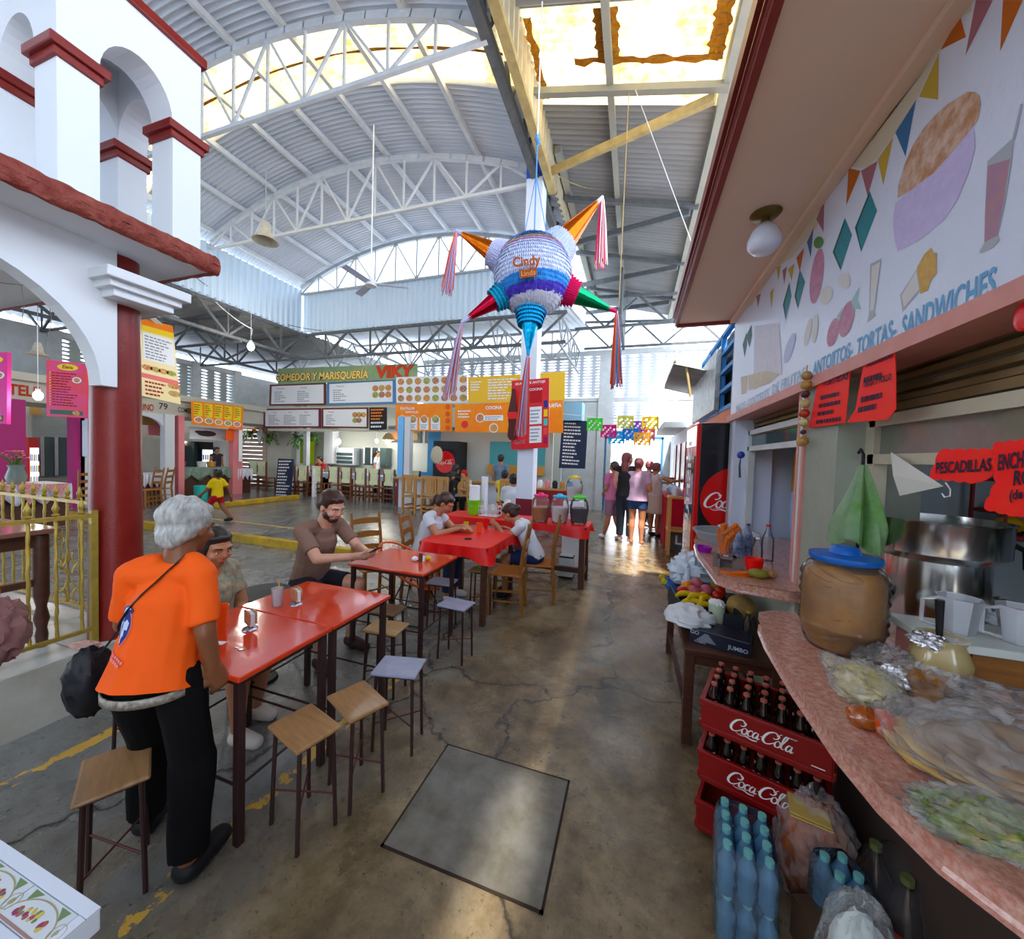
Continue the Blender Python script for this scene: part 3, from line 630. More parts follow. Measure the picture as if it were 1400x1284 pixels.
wtext('SANDWICHES', 1234, 444, 1362, 393, .105); wtext('-', 1368, 400, 1392, 388, .12, bold=.03); wtext('TORTAS-', 1172, 475, 1226, 452, .10); wtext('ANTOJITOS-', 1112, 504, 1167, 480, .095)
wtext('DE FRUTAS -', 1056, 533, 1108, 508, .09, M('mural_letter_faded', (.42, .52, .66), .5)); wtext('JUGOS - COCTELES', 1006, 561, 1052, 537, .085, M('mural_letter_faded', (.42, .52, .66), .5))
struct('wall_mural', mu, parent=stall)
# ------------------------------------------------------------------ ceiling lamp under the canopy
lp = PZ(1047, 292, 2.93)
t = thing('ceiling_lamp', 'frosted glass bowl lamp hanging under the peach canopy', 'lamp', (lp.x, lp.y, 2.93))
mb = MB(M('aged_brass', (.16, .12, .05), .4, metal=.8)); mb.lathe([(.0, 0), (.075, -.004), (.06, -.02), (.02, -.03), (.02, -.06), (.0, -.06)], n=20); local('lamp_base', mb, t, smooth=True)
mb = MB(M('frosted_glass', (.72, .76, .88), .3, coat=.5)); mb.lathe([(.0, -.21), (.05, -.205), (.078, -.175), (.08, -.14), (.06, -.09), (.03, -.055), (.0, -.055)], n=24); local('lamp_shade', mb, t, smooth=True)
# ------------------------------------------------------------------ counters
TERR = M('pink_terrazzo', (.42, .19, .15), .22, n=(70, .9, (.62, .42, .36)), coat=.4)
def slab(pts, z0, z1, name, label, group=None):
    mb = MB(TERR); mb.prism(pts, (0, 0, z0), (1, 0, 0), (0, 1, 0), (0, 0, z1-z0)); return tag(build(name, mb, bev=.012), label, 'counter', group)
fr = [(.52, 1.75), (.50, 1.60), (.485, 1.30), (.485, 1.05), (.50, .92), (.53, .82), (.58, .75), (.66, .70), (.78, .67), (1.0, .66), (1.35, .66), (1.35, 1.98), (.9, 1.98), (.86, 1.90), (.60, 1.87), (.545, 1.83)]
slab(fr, .895, .95, 'counter', 'pink terrazzo counter in the foreground loaded with bagged food')
fr2 = [(.48, 2.36), (.47, 3.0), (.50, 3.35), (.58, 3.7), (.84, 3.80), (1.28, 3.80), (1.28, 2.46), (.9, 2.46), (.84, 2.25), (.78, 2.22), (.56, 2.26)]
slab(fr2, .895, .95, 'counter', 'pink terrazzo counter further along with carrots and a red cup')
# ------------------------------------------------------------------ big jar with blue lid
def crumple(c, r, seed=0, amp=.18, f=3.0, n=26, flat=None):
    mb = MB(); c = Vector(c); vs = []; h = n*2//3; off = Vector((seed*7.1, seed*3.3, seed))
    for i in range(h+1):
        t_ = pi*i/h
        for k in range(n):
            a = 2*pi*k/n; d = Vector((sin(t_)*cos(a), sin(t_)*sin(a), cos(t_)))
            q = noise.noise(d*f+off); s_ = 1+amp*(1-abs(q)*3)+amp*.6*noise.noise(d*f*3+off)
            p = Vector((d.x*r[0]*s_, d.y*r[1]*s_, d.z*r[2]*s_))
            if flat is not None and p.z < -r[2]*flat: p.z = -r[2]*flat
            vs.append(c+p)
    fs = [(i*n+k, (i+1)*n+k, (i+1)*n+(k+1) % n, i*n+(k+1) % n) for i in range(h) for k in range(n)]
    return mb.add(vs, fs)
j = thing('plastic_jar', 'large ribbed clear jar of golden brown pastries with blue lid on the near counter', 'jar', (.715, 1.60, .95))
prof = [(.0, 0), (.095, .0), (.108, .03), (.118, .08)]
for k in range(6): prof += [(.123, .085+k*.033), (.116, .103+k*.033)]
prof += [(.10, .292), (.086, .30), (.086, .325)]
mb = MB(CLEAR); mb.lathe(prof, n=32); local('jar_body', mb, j, smooth=True)
PAST = M('golden_pastry', (.36, .17, .045), .4, n=(9, .8, (.17, .07, .02)), bump=(30, .4))
mb = MB(PAST); rnd = random.Random(3)
for k in range(26):
    a = rnd.uniform(0, 2*pi); z = .03+.245*(k/26); rr = .074; 
    m_ = Matrix.Rotation(a+pi/2, 3, 'Z') @ Matrix.Rotation(rnd.uniform(-.35, .35), 3, 'Y'); mb.ball((rr*cos(a), rr*sin(a), z), (.062, .038, .023), 12, m_, jit=.2)
mb.lathe([(0, .005), (.09, .006), (.108, .05), (.113, .09), (.112, .24), (.09, .28), (.0, .285)], n=20); local('pastries', mb, j, smooth=True)
mb = MB(M('blue_plastic_lid', (.02, .11, .42), .35)); mb.lathe([(.0, .306), (.098, .306), (.102, .314), (.10, .325), (.045, .332), (.038, .352), (.03, .356), (.0, .356)], n=32); local('lid', mb, j, smooth=True)
# ------------------------------------------------------------------ bags and food on the counter
def on(u, v, z=.95): p = PZ(u, v, z); return p
BAGY = M('bag_of_yellow_chips', (.50, .42, .16), .25, n=(18, .9, (.78, .76, .6)), bump=(35, .7), coat=.6)
BROWNF = M('fried_brown_food', (.30, .13, .04), .5, n=(12, .8, (.45, .24, .09)), bump=(30, .5))
AMB = M('amber_sauce_bag', (.36, .10, .015), .12, n=(15, .8, (.20, .05, .01)), bump=(25, .6), coat=1)
ORS = M('orange_sauce_bag', (.60, .10, .01), .1, coat=1, bump=(12, .3))
TORT = M('toasted_tortilla', (.34, .19, .07), .6, n=(14, .7, (.22, .11, .035)), bump=(40, .3))
FOIL = M('crumpled_foil', (.8, .8, .82), .25, metal=1, bump=(60, 1))
GRN = M('chopped_greens', (.10, .17, .04), .4, n=(40, .9, (.42, .36, .16)), bump=(40, 1), coat=.5)
def food(name, label, cat, c, r, mat, seed=0, bag=None, flat=.7, amp=.16, n=26, group=None):
    t = thing(name, label, cat, (c[0], c[1], c[2]), 0, group)
    mb = crumple((0, 0, r[2]*flat), r, seed, amp, 3, n, flat); mb.mats = [mat]; local('food', mb, t, smooth=True)
    if bag:
        mb = crumple((0, 0, r[2]*flat*1.05), (r[0]*bag, r[1]*bag, r[2]*bag), seed+5, amp*1.3, 3.5, n+8, flat/bag); mb.mats = [BAG]; local('bag', mb, t, smooth=False)
    return t
p = on(1185, 955); food('bag_of_chips', 'clear bag of yellow chips just in front of the big jar', 'bag of food', (p.x, p.y, .95), (.062, .075, .045), BAGY, 1, 1.15)
p = on(1150, 922); food('bread_roll_bag', 'thin pale roll in a clear bag by the counter edge below the jar', 'bag of food', (p.x, p.y+.02, .95), (.03, .07, .018), M('pale_roll', (.58, .50, .40), .5, n=(9, .6, (.4, .3, .2))), 2, 1.15)
p = on(1182, 992); food('sauce_bag', 'small knotted bag of amber brown sauce on the counter edge', 'bag of food', (p.x, p.y, .95), (.035, .028, .026), AMB, 3)
p = on(1214, 1010); food('sauce_bag', 'pointed bag of bright orange sauce beside the amber one', 'bag of food', (p.x, p.y+.015, .95), (.022, .026, .034), ORS, 4, amp=.1)
p = on(1262, 962); food('fried_pods', 'brown fried pieces in a bag topped with foil, in front of the cream jug', 'bag of food', (p.x, p.y+.01, .95), (.075, .05, .045), BROWNF, 6, 1.12, amp=.3)
mb = crumple((p.x-.06, p.y+.01, 1.0), (.032, .04, .028), 8, .35, 4, 22, .8); mb.mats = [FOIL]; tag(build('foil_wrap', mb), 'crumpled silver foil wrap between the chip bag and the brown fried pieces', 'foil')
p = on(1225, 925); food('tied_bag', 'crumpled empty clear bag behind the chip bag beside the big jar', 'plastic bag', (p.x, p.y+.04, .95), (.07, .05, .04), BAG, 9, amp=.35, n=34)
# tortillas and tostadas: stacks in bags
def stack(c, r, n, name, label, mat=TORT, seed=0, bag=True, tilt=0, sx=1.25):
    t = thing(name, label, 'bag of food', c, seed)
    rnd = random.Random(seed); mb = MB(mat)
    for i in range(n):
        rr = r*rnd.uniform(.86, 1.04); cx, cy = rnd.uniform(-.02, .02), rnd.uniform(-.02, .02); z = .004+i*.0085; ph = rnd.random()*9; N = 28
        def f(u, v): a = 2*pi*u; return Vector((cx+rr*v*cos(a)*sx, cy+rr*v*sin(a), z+.007*noise.noise(Vector((cos(a)*2+ph, sin(a)*2, i)))*2*v+tilt*rr*v*cos(a)))
        mb.grid(f, N, 4, closeu=True)
    o = local('tortillas', mb, t, smooth=True, solid=.006)
    if bag:
        mb = crumple((0, 0, n*.005+.012), (r*1.42, r*1.15, n*.0065+.026), seed+2, .16, 3.2, 36, .75); mb.mats = [BAG]; local('bag', mb, t)
    return t
p = on(1290, 1040); stack((p.x, p.y+.0, .95), .085, 5, 'tostada_bag', 'clear bag of golden tostadas in the middle of the near counter', M('pale_tostada', (.60, .42, .20), .5, n=(14, .6, (.4, .24, .09))), 11)
p = on(1370, 1075); stack((p.x+.01, p.y+.01, .95), .10, 8, 'tostada_stack', 'stack of large brown tostadas in a clear bag towards the right of the counter', TORT, 13)
p = on(1350, 1150); t = food('salad_bag', 'bag of green salad and fried strips at the rounded corner of the counter', 'bag of food', (p.x, p.y+.01, .95), (.085, .045, .032), GRN, 15, 1.08, amp=.22, n=34)
p = on(1345, 985); food('herb_bag', 'clear bag with a little dried herb lying behind the tostadas', 'plastic bag', (p.x+.03, p.y+.02, .95), (.10, .07, .045), BAG, 17, amp=.3, n=34)
mb = crumple((p.x-.04, p.y+.0, .98), (.035, .02, .015), 18, .4); mb.mats = [M('dried_herb', (.10, .08, .03), .7)]; build('herb', mb, bpy.data.objects['herb_bag'])
# cream jug with ladle, foil over the rim
p = on(1283, 940); t = thing('salsa_jug', 'round glass jug of cream sauce with foil on the rim and a black ladle handle', 'jug', (p.x+.03, p.y+.05, .95))
mb = MB(M('cream_sauce_glass', (.50, .40, .22), .12, n=(5, .4, (.40, .30, .14)), coat=1)); mb.lathe([(0, 0), (.05, .0), (.066, .03), (.068, .07), (.055, .105), (.05, .12), (.056, .135), (.048, .133), (0, .125)], n=28); local('jug_body', mb, t, smooth=True)
mb = crumple((-.045, -.02, .125), (.036, .03, .018), 21, .4, 4, 22); mb.mats = [FOIL]; local('foil_cover', mb, t)
mb = MB(BLACK); mb.tube([(.005, .0, .06), (.0, .01, .14), (-.003, .012, .24)], [.008, .008, .011], 8); local('ladle_handle', mb, t, smooth=True)
MILK = film('milky_beaker', (.8, .82, .88), .38, .2, .1)
def beaker(c, label, hr=.05, h=.10):
    t = thing('plastic_beaker', label, 'beaker', c)
    mb = MB(MILK); mb.lathe([(0, 0), (hr*.72, 0), (hr, h), (hr*1.03, h), (hr*.96, h-.003), (hr*.7, .004), (0, .004)], n=8); local('beaker_body', mb, t)
    mb = MB(MILK); mb.tube([(-hr*.95, 0, h*.92), (-hr*1.7, 0, h*.85), (-hr*1.7, 0, h*.2), (-hr*.8, 0, h*.1)], .006, 6); local('handle', mb, t, smooth=True)
    return t
beaker((.98, 1.53, 1.08), 'clear beaker with a handle standing behind the cream jug', .052, .11); beaker((1.10, 1.50, 1.08), 'second clear beaker to the right of the handled one behind the jug', .05, .11)
mb = MB(M('white_tray', (.62, .66, .62), .4)); mb.b2(.86, 1.25, 1.42, 1.64, 1.055, 1.08); tr_ = tag(build('tray', mb, bev=.004), 'pale tray raised on wooden blocks behind the cream jug', 'tray')
mb = MB(PINK); mb.b2(.88, .94, 1.44, 1.62, .95, 1.055); mb.use(WOOD).b2(.96, 1.23, 1.44, 1.62, .95, 1.055); build('tray_block', mb, tr_)
p = on(1385, 905); t = thing('foil_plate', 'silver plate under a white bag at the right edge of the photo', 'plate', (p.x+.03, p.y+.02, .95))
mb = MB(FOIL); mb.lathe([(0, .05), (.09, .05), (.12, .062), (.121, .066), (.09, .055), (0, .055)], n=28); local('plate', mb, t, smooth=True); mb = MB(PAPERW); mb.lathe([(0, 0), (.07, 0), (.07, .05), (0, .05)], n=16); local('plate_stand', mb, t)
mb = crumple((.04, .03, .10), (.12, .08, .04), 25, .22, 3, 30, .8); mb.mats = [M('white_bag', (.72, .76, .80), .4, bump=(20, .4))]; local('white_bag', mb, t)
# ------------------------------------------------------------------ steamer pot, shelf, basket, umbrella in the stall
t = thing('steamer_pot', 'tall polished steel steamer pot inside the stall behind the big jar', 'pot', (1.10, 1.86, .95))
mb = MB(CHROME); mb.lathe([(0, .0), (.15, 0), (.155, .02), (.15, .30), (.19, .33), (.192, .44), (.2, .45), (.188, .45), (.18, .34), (0, .33)], n=40); local('pot_body', mb, t, smooth=True)
mb = MB(BLACK); mb.tube([(.185, -.05, .38), (.25, -.02, .35), (.27, 0, .28)], .01, 6); mb.tube([(-.16, -.05, .15), (-.21, -.05, .16)], .012, 6); local('handle', mb, t, smooth=True)
mb = MB(DWHITE); mb.b2(.97, 1.45, 1.7, 2.08, .93, .948); struct('trim_pot_stand', mb)
t = thing('fruit_basket', 'dark red wire basket of yellow fruit behind the steamer pot', 'basket', (1.60, 2.08, 1.33))
mb = MB(M('dark_red_wire', (.20, .02, .02), .4))
for z in (0, .09, .22):
    for a, b in (((-.2, -.08), (.2, -.08)), ((.2, -.08), (.2, .08)), ((.2, .08), (-.2, .08)), ((-.2, .08), (-.2, -.08))): mb.tube([(*a, z), (*b, z)], .007, 6)
for x in (-.2, -.1, 0, .1, .2): mb.tube([(x, -.08, 0), (x, -.08, .22)], .006, 6)
for x in (-.2, .2): mb.tube([(x, .08, -.38), (x, .08, .34)], .008, 6)
mb.box((0, 0, -.01), (.42, .18, .012)); local('wire_frame', mb, t)
for k, (x, y, z) in enumerate(((-.13, 0, .03), (-.04, .01, .03), (.06, 0, .03), (.13, .02, .035), (-.08, -.02, .10), (.09, -.02, .12))):
    mb = MB(M('yellow_mango', (.62, .38, .05), .4, n=(9, .5, (.45, .3, .05)))); mb.ball((0, 0, 0), (.048, .036, .034), 14)
    o = local('mango', mb, None, smooth=True); place(o, (1.60+x, 2.08+y, 1.33+z+.01), k); tag(o, ('leftmost lower', 'second lower', 'third lower', 'rightmost lower', 'upper left', 'upper right')[k]+' yellow mango in the red wire basket behind the steamer pot', 'mango', 'mangoes in the red wire basket')
t = thing('garden_umbrella', 'folded green umbrella hanging at the edge of the stall opening', 'umbrella', PX(1180, 632, .83))
def umb(u, v):
    a = 2*pi*v; z = -.01-.30*u; r = (.012+.085*min(1, u*1.3))*(1+.30*sin(5*a+u*2)+.12*sin(11*a)); return Vector((r*cos(a)*.6, r*sin(a)*1.0, z-.02*sin(3*a)*u))
mb = MB(M('green_canvas', (.10, .22, .06), .5, n=(6, .8, (.28, .36, .27)), bump=(18, .3))); mb.grid(lambda u, v: umb(v, u), 60, 14, closeu=True); local('canopy', mb, t, smooth=True)
mb = MB(BLACK); mb.tube([(0, 0, .03), (0, 0, -.36)], .006, 6); mb.tube([(0, 0, .03), (.0, .02, .05), (0, .035, .035)], .005, 6); local('pole', mb, t)
sh = PX(1330, 795, 1.75)
t = thing('wall_shelf', 'shelf with a decorative tiled edge inside the stall', 'shelf', (1.95, 1.6, sh.z))
mb = MB(M('shelf_top', (.25, .24, .2), .5)); mb.box((0, 0, -.02), (.42, 2.0, .04)); local('shelf_board', mb, t)
for k in range(16):
    mb = MB((M('tile_ochre', (.42, .34, .12), .3), M('tile_cream', (.55, .5, .38), .3), M('tile_olive', (.20, .22, .08), .3))[k % 3]); mb.box((-.213, -.9+k*.115, -.025), (.006, .107, .055)); local('edge_tile', mb, t)
for k, (y, lab, s_) in enumerate(((1.62, 'black blender base with a silver dial on the tiled shelf', 1), (1.38, 'grey and black coffee machine on the tiled shelf at the right', 1.25))):
    t = thing('blender_base' if k == 0 else 'coffee_machine', lab, 'appliance', (1.86, y, sh.z))
    if k == 0:
        mb = MB(BLACK); mb.lathe([(0, 0), (.10, 0), (.095, .03), (.06, .13), (0, .13)], n=4); local('body', mb, t, bev=.01)
        mb = MB(CHROME); mb.lathe([(0, .13), (.055, .13), (.06, .15), (.045, .165), (0, .165)], n=20); local('collar', mb, t, smooth=True)
        mb = MB(CHROME); mb.box((-.068, 0, .06), (.01, .045, .055)); mb.use(BLACK).box((-.074, 0, .06), (.004, .03, .035)); local('dial', mb, t, bev=.004)
    else:
        mb = MB(M('grey_green_plastic', (.20, .24, .22), .4)); mb.lathe([(0, 0), (.10, 0), (.12, .02), (.12, .16), (.09, .22), (0, .23)], n=24); local('body', mb, t, smooth=True)
        mb = MB(BLACK); mb.box((-.115, 0, .12), (.02, .12, .07)); local('window', mb, t, bev=.006)
mb = crumple((1.75, 1.85, sh.z-.04), (.05, .09, .035), 31, .3); mb.mats = [PAPERW]; tag(build('dish_cloth', mb), 'white cloth hanging at the left end of the tiled shelf', 'cloth')
# clutter below the shelf inside the stall
for k, (u, v, x, r, m_, lab, cat) in enumerate(((1365, 845, 1.45, (.05, .05, .075), M('blue_striped_towel', (.50, .58, .60), .7, wave=(30, 'Z', .8)), 'pale blue striped towel bundled inside the stall', 'towel'), (1395, 860, 1.4, (.03, .035, .07), M('red_orange_plastic', (.6, .08, .02), .4), 'red orange container at the right edge beside the towel', 'container'), (1330, 830, 1.6, (.10, .07, .05), M('brown_paper_bag', (.30, .19, .15), .7), 'crumpled brown paper bag inside the stall below the shelf', 'bag'))):
    q = PX(u, v, x); mb = crumple((0, 0, 0), r, 40+k, .2); mb.mats = [m_]; o = local('towel' if k == 0 else ('container' if k == 1 else 'paper_bag'), mb, None, smooth=True); place(o, q); tag(o, lab, cat)
mb = MB(M('inner_table_top', (.12, .10, .09), .6)); mb.b2(1.42, 2.2, -.2, 1.55, .98, 1.02); tag(build('work_table', mb), 'dark work table inside the stall below the tiled shelf', 'table')
# hanging white cloth triangle and string loop
t = thing('paper_cone', 'white paper flag drooping from the frame rail above the steamer pot', 'paper', PX(1220, 618, .93))
mb = MB(M('cream_paper', (.62, .60, .55), .6)); a = Vector((0, 0, 0))
o0 = PX(1220, 618, .93); Q = [PX(1218, 618, .93)-o0, PX(1290, 665, .92)-o0, PX(1230, 678, .90)-o0, PX(1221, 650, .89)-o0]; mb.poly(Q); mb.poly([Q[0], Q[3]+Vector((.03, 0, 0)), Q[2]+Vector((.02, 0, 0))]); local('sheet', mb, t, solid=.001)
mb = MB(PAPERW); c0 = PX(1293, 660, .92); mb.tube([c0+Vector((0, -.0, 0)), c0+Vector((0, -.02, -.02)), c0+Vector((0, -.02, -.04)), c0+Vector((0, 0, -.045)), c0+Vector((0, .012, -.035))], .002, 5); tag(build('string_loop', mb), 'loop of white string hanging behind the fish quesadilla sign', 'string')
# ------------------------------------------------------------------ fluorescent paper signs
FLUO = M('fluorescent_red_card', (.86, .045, .035), .55, n=(3, .35, (.9, .12, .08))); INK = M('black_marker', (.02, .01, .03), .6)
def sheet(px, x, name, label, lines, curl=0, wav=0, body=None):
    P = [PX(u, v, x) for u, v in px]; o = sum(P, Vector())/len(P); t = thing(name, label, 'sign', o)
    mb = MB(FLUO); mb.poly([p_-o for p_ in P]); local('card', mb, t, solid=.002)
    mb = MB(INK)
    for l in lines:
        s_, ul, vl, ur, vr, h = l; a = PX(ul, vl, x-.003); b = PX(ur, vr, x-.003); ax = (b-a)
        if s_ is None: scribble(mb, a-o, ax.normalized(), (0, 0, 1), ax.length, 1, h, .6, int(ul))
        else: mb.text(s_, (a+b)/2-o, ax.normalized(), (0, 0, 1), h, .03, wfit=ax.length)
    local('handwriting', mb, t); return t
sheet([(1120, 514), (1163, 500), (1160, 540), (1156, 578), (1105, 586), (1113, 550)], .83, 'paper_sign', 'left fluorescent red card with handwriting beside the garlic string', [('TOSTADAS', 1125, 525, 1160, 514, .038), (None, 1122, 540, 1158, 531, .03), (None, 1120, 551, 1157, 543, .03), (None, 1118, 562, 1155, 555, .03), (None, 1116, 573, 1154, 567, .03)])
sheet([(1183, 488), (1224, 470), (1225, 520), (1225, 560), (1213, 574), (1158, 578), (1170, 560), (1176, 525)], .83, 'paper_sign', 'taller fluorescent red card with handwriting hung left of the shutter', [('TACOS DORADOS', 1184, 499, 1221, 484, .036), (None, 1181, 514, 1219, 502, .034), ('TINGA Y POLLO', 1180, 527, 1219, 515, .032), (None, 1177, 541, 1220, 530, .034), (None, 1173, 555, 1210, 546, .034)])
def scal(px, n=5, amp=2.5):
    out = []
    for i in range(len(px)):
        a = px[i]; b = px[(i+1) % len(px)]; nx, ny = b[1]-a[1], a[0]-b[0]; L = math.hypot(nx, ny); k = max(1, int(L/14))
        for j_ in range(k*3):
            f_ = j_/(k*3); w_ = amp*abs(sin(pi*f_*k)); out.append((a[0]+(b[0]-a[0])*f_+nx/L*w_, a[1]+(b[1]-a[1])*f_+ny/L*w_))
    return out
sheet(scal([(1286, 616), (1355, 615), (1357, 650), (1335, 660), (1272, 653)]), .84, 'paper_sign', 'small scalloped red card reading PESCADILLAS over the stall opening', [('PESCADILLAS', 1279, 641, 1355, 636, .044)])
sheet(scal([(1359, 607), (1420, 600), (1430, 700), (1390, 706), (1346, 695), (1362, 660)]), .80, 'paper_sign', 'large scalloped red card reading ENCHILADAS at the right edge', [('ENCHILADAS', 1364, 634, 1450, 622, .05), ('ROJAS', 1385, 655, 1440, 648, .045), ('(de pollo)', 1380, 678, 1440, 670, .03)])
q = PX(1402, 432, .84); mb = MB(COKERED); mb.ball((0, 0, 0), (.006, .03, .035), 16); o = local('red_disc', mb, None, smooth=True); place(o, q); tag(o, 'red disc fixed on the painted wall at the right edge', 'disc')
# garlic and lime string
t = thing('garlic_string', 'hanging string of garlic, limes and chillies on the stall corner', 'charm', PX(1103, 508, .80)); z = 0; y_ = 0
cols = [('straw', (.42, .27, .13), .022), ('garlic', (.45, .27, .10), .022), ('dark_fruit', (.06, .02, .03), .018), ('lime', (.55, .48, .25), .021), ('red_fruit', (.40, .03, .03), .022), ('lime', (.52, .45, .15), .021), ('dark_fruit', (.04, .02, .03), .012), ('garlic', (.45, .28, .08), .025)]
mb = MB(YSTEEL); mb.tube([(0, 0, .03), (0, 0, -.36)], .003, 5); local('string', mb, t)
for nme, c_, r_ in cols:
    mb = MB(M('charm_'+nme, c_, .45, n=(20, .5, (.2, .12, .04)))); mb.ball((0, 0, z-.02), (r_*1.05, r_*1.15, r_), 14, jit=.15); local(nme, mb, t, smooth=True); z -= .047
# dark tassel charm on the end pillar
t = thing('key_charm', 'blue white and red charm with a dark tassel on the end wall', 'charm', PX(1013, 622, .84))
mb = MB(M('charm_blue', (.02, .05, .3), .4)); mb.ball((0, 0, 0), .03, 12); local('bead', mb, t, smooth=True); mb = MB(COKERED); mb.ball((0, .04, -.01), .02, 10); local('bead', mb, t, smooth=True)
mb = MB(M('tassel_dark', (.06, .07, .08), .7)); 
for k in range(7): mb.tube([(0, 0, -.02), (-.005, .02*sin(k*2), -.1), (0, .025*sin(k*2.3), -.19)], .004, 5)
local('tassel', mb, t)
# ================================================================== UNDER THE NEAR COUNTER
COLA = M('dark_cola_glass', (.012, .006, .005), .06, spec=.8, coat=.5); CAPM = M('bottle_cap_pink_red', (.42, .13, .10), .4, metal=.3)
def cola_proto():
    t = thing('glass_bottle', 'capped dark cola bottle', 'bottle')
    mb = MB(COLA); mb.lathe([(0, 0), (.021, 0), (.023, .01), (.019, .045), (.023, .085), (.022, .115), (.011, .15), (.009, .172), (.0, .172)], n=12); local('bottle_body', mb, t, smooth=True)
    mb = MB(CAPM); mb.lathe([(0, .168), (.0125, .168), (.0115, .177), (0, .178)], n=12); local('cap', mb, t)
    mb = MB(COKEWH)
    for a in (-2.2, -1.7, -1.2): mb.box((.0228*cos(a), .0228*sin(a), .098+.004*sin(a*9)), (.009, .002, .012), rz=a+pi/2)
    local('printed_label', mb, t); return t
def script_logo(mb, o, ax, ay, W):
    """flowing Coca-Cola lettering from swept strokes; W = total width"""
    o = Vector(o); ax = Vector(ax).normalized(); ay = Vector(ay).normalized(); s = W/10.2
    def st(pts, w0=.16, close=False, wf=None):
        # smooth polyline by Catmull-Rom
        P = [Vector(p) for p in pts]; Q = []
        for i in range(len(P)-1):
            a = P[max(i-1, 0)]; b = P[i]; c = P[i+1]; d = P[min(i+2, len(P)-1)]
            for k in range(6):
                t = k/6; Q.append(.5*((2*b)+(c-a)*t+(2*a-5*b+4*c-d)*t*t+(3*b-a-3*c+d)*t*t*t))
        Q.append(P[-1]); n = len(Q); L = []; R = []
        for i, q in enumerate(Q):
            dd = Q[min(i+1, n-1)]-Q[max(i-1, 0)]; dd.normalize() if dd.length else None
            nn = Vector((-dd.y, dd.x)); ww = w0*(.45+.55*abs(dd.y)) * (min(1, .25+3*i/n, .25+3*(n-1-i)/n) if not close else 1)
            L.append(q+nn*ww); R.append(q-nn*ww)
        T = lambda q: o+ax*((q.x+.18*q.y-5.0)*s)+ay*((q.y-.9)*s)
        base = [T(q) for q in L]+[T(q) for q in R]
        mb.add(base, [(i, i+1, n+i+1, n+i) for i in range(n-1)])
    def V2(l): return [Vector((x, y)) for x, y in l]
    def C(x):
        st(V2([(x+1.9, 1.9), (x+1.75, 2.35), (x+1.3, 2.5), (x+.6, 2.1), (x+.1, 1.2), (x+.05, .4), (x+.5, .0), (x+1.1, .15), (x+1.7, .7)]), .2)
        st(V2([(x+1.35, 1.5), (x+1.6, 1.35), (x+2.0, 1.6), (x+2.1, 2.1), (x+1.75, 2.35)]), .12)
    def oo(x): st(V2([(x+.45, 1.2), (x+.1, .9), (x+.05, .3), (x+.35, .02), (x+.75, .3), (x+.8, .9), (x+.45, 1.2), (x+.3, 1.15)]), .14)
    def cc(x): st(V2([(x+.75, .95), (x+.55, 1.2), (x+.15, .9), (x+.05, .35), (x+.35, .02), (x+.8, .3)]), .15)
    def aa(x): st(V2([(x+.75, 1.0), (x+.4, 1.2), (x+.08, .7), (x+.12, .1), (x+.45, .15), (x+.75, .9)]), .13); st(V2([(x+.82, 1.2), (x+.72, .4), (x+.8, .05), (x+1.15, .3)]), .15)
    C(0); oo(1.75); cc(2.65); aa(3.45); st(V2([(4.55, .85), (4.8, .85), (5.0, .9)]), .12)
    C(5.0); oo(6.75); st(V2([(7.55, .3), (7.9, 1.2), (8.25, 2.3), (8.1, 2.6), (7.8, 2.0), (7.7, .6), (7.9, .05), (8.25, .3)]), .13); aa(8.35)
    st(V2([(.9, -.1), (1.6, -.45), (2.6, -.3), (3.6, -.55), (4.3, -.35), (3.4, -.42), (2.4, -.12), (1.5, -.25)]), .11)
    st(V2([(6.9, 2.1), (7.6, 2.75), (8.6, 2.5), (9.6, 2.75), (9.1, 2.35)]), .12)
CR = M('red_crate_plastic', (.24, .008, .010), .38, n=(5, .4, (.16, .008, .01)))
def crate_proto():
    t = thing('bottle_crate', 'crate', 'crate')
    mb = MB(CR); W, Dp, h = .42, .28, .13; th = .012
    for s_ in (-1, 1):
        mb.box((0, s_*Dp/2, h/2), (W, th, h)); mb.box((s_*W/2, 0, h/2), (th, Dp, h))
        mb.box((0, s_*(Dp/2+.006), h-.012), (W+.03, .012, .024)); mb.box((s_*(W/2+.006), 0, h-.012), (.012, Dp+.02, .024))
        mb.box((s_*(W/2+.006), 0, .02), (.012, Dp, .03)); mb.box((0, s_*(Dp/2+.005), .015), (W, .01, .02))
        for y in (-.09, .09): mb.box((s_*(W/2+.008), y, h/2), (.014, .02, h))
    mb.box((0, 0, .006), (W, Dp, .012)); local('crate_body', mb, t, bev=.003)
    mb = MB(COKEWH); script_logo(mb, (.0, -Dp/2-.0075, .068), (1, 0, 0), (0, 0, 1), .22); mb.box((.17, -Dp/2-.0072, .035), (.04, .001, .004)); local('logo', mb, t)
    return t
ca = -.33
c0 = Vector((.565, 1.80, 0)); Rc = Matrix.Rotation(ca, 3, 'Z')
crates = []
cl = ['red cola crate on top of the stack, full of capped bottles', 'middle red crate of the stack, dark bottles above its rim', 'bottom red crate of the stack, half hidden by blue water packs']
proto = crate_proto()
for i, z in enumerate((.455, .235, .015)):
    o = proto if i == 0 else dup(proto, (0, 0, 0)); place(o, c0+Vector((0, 0, z)), ca); o['label'] = cl[i]; o['group'] = 'red cola crates under the counter'
bp = cola_proto(); first = True
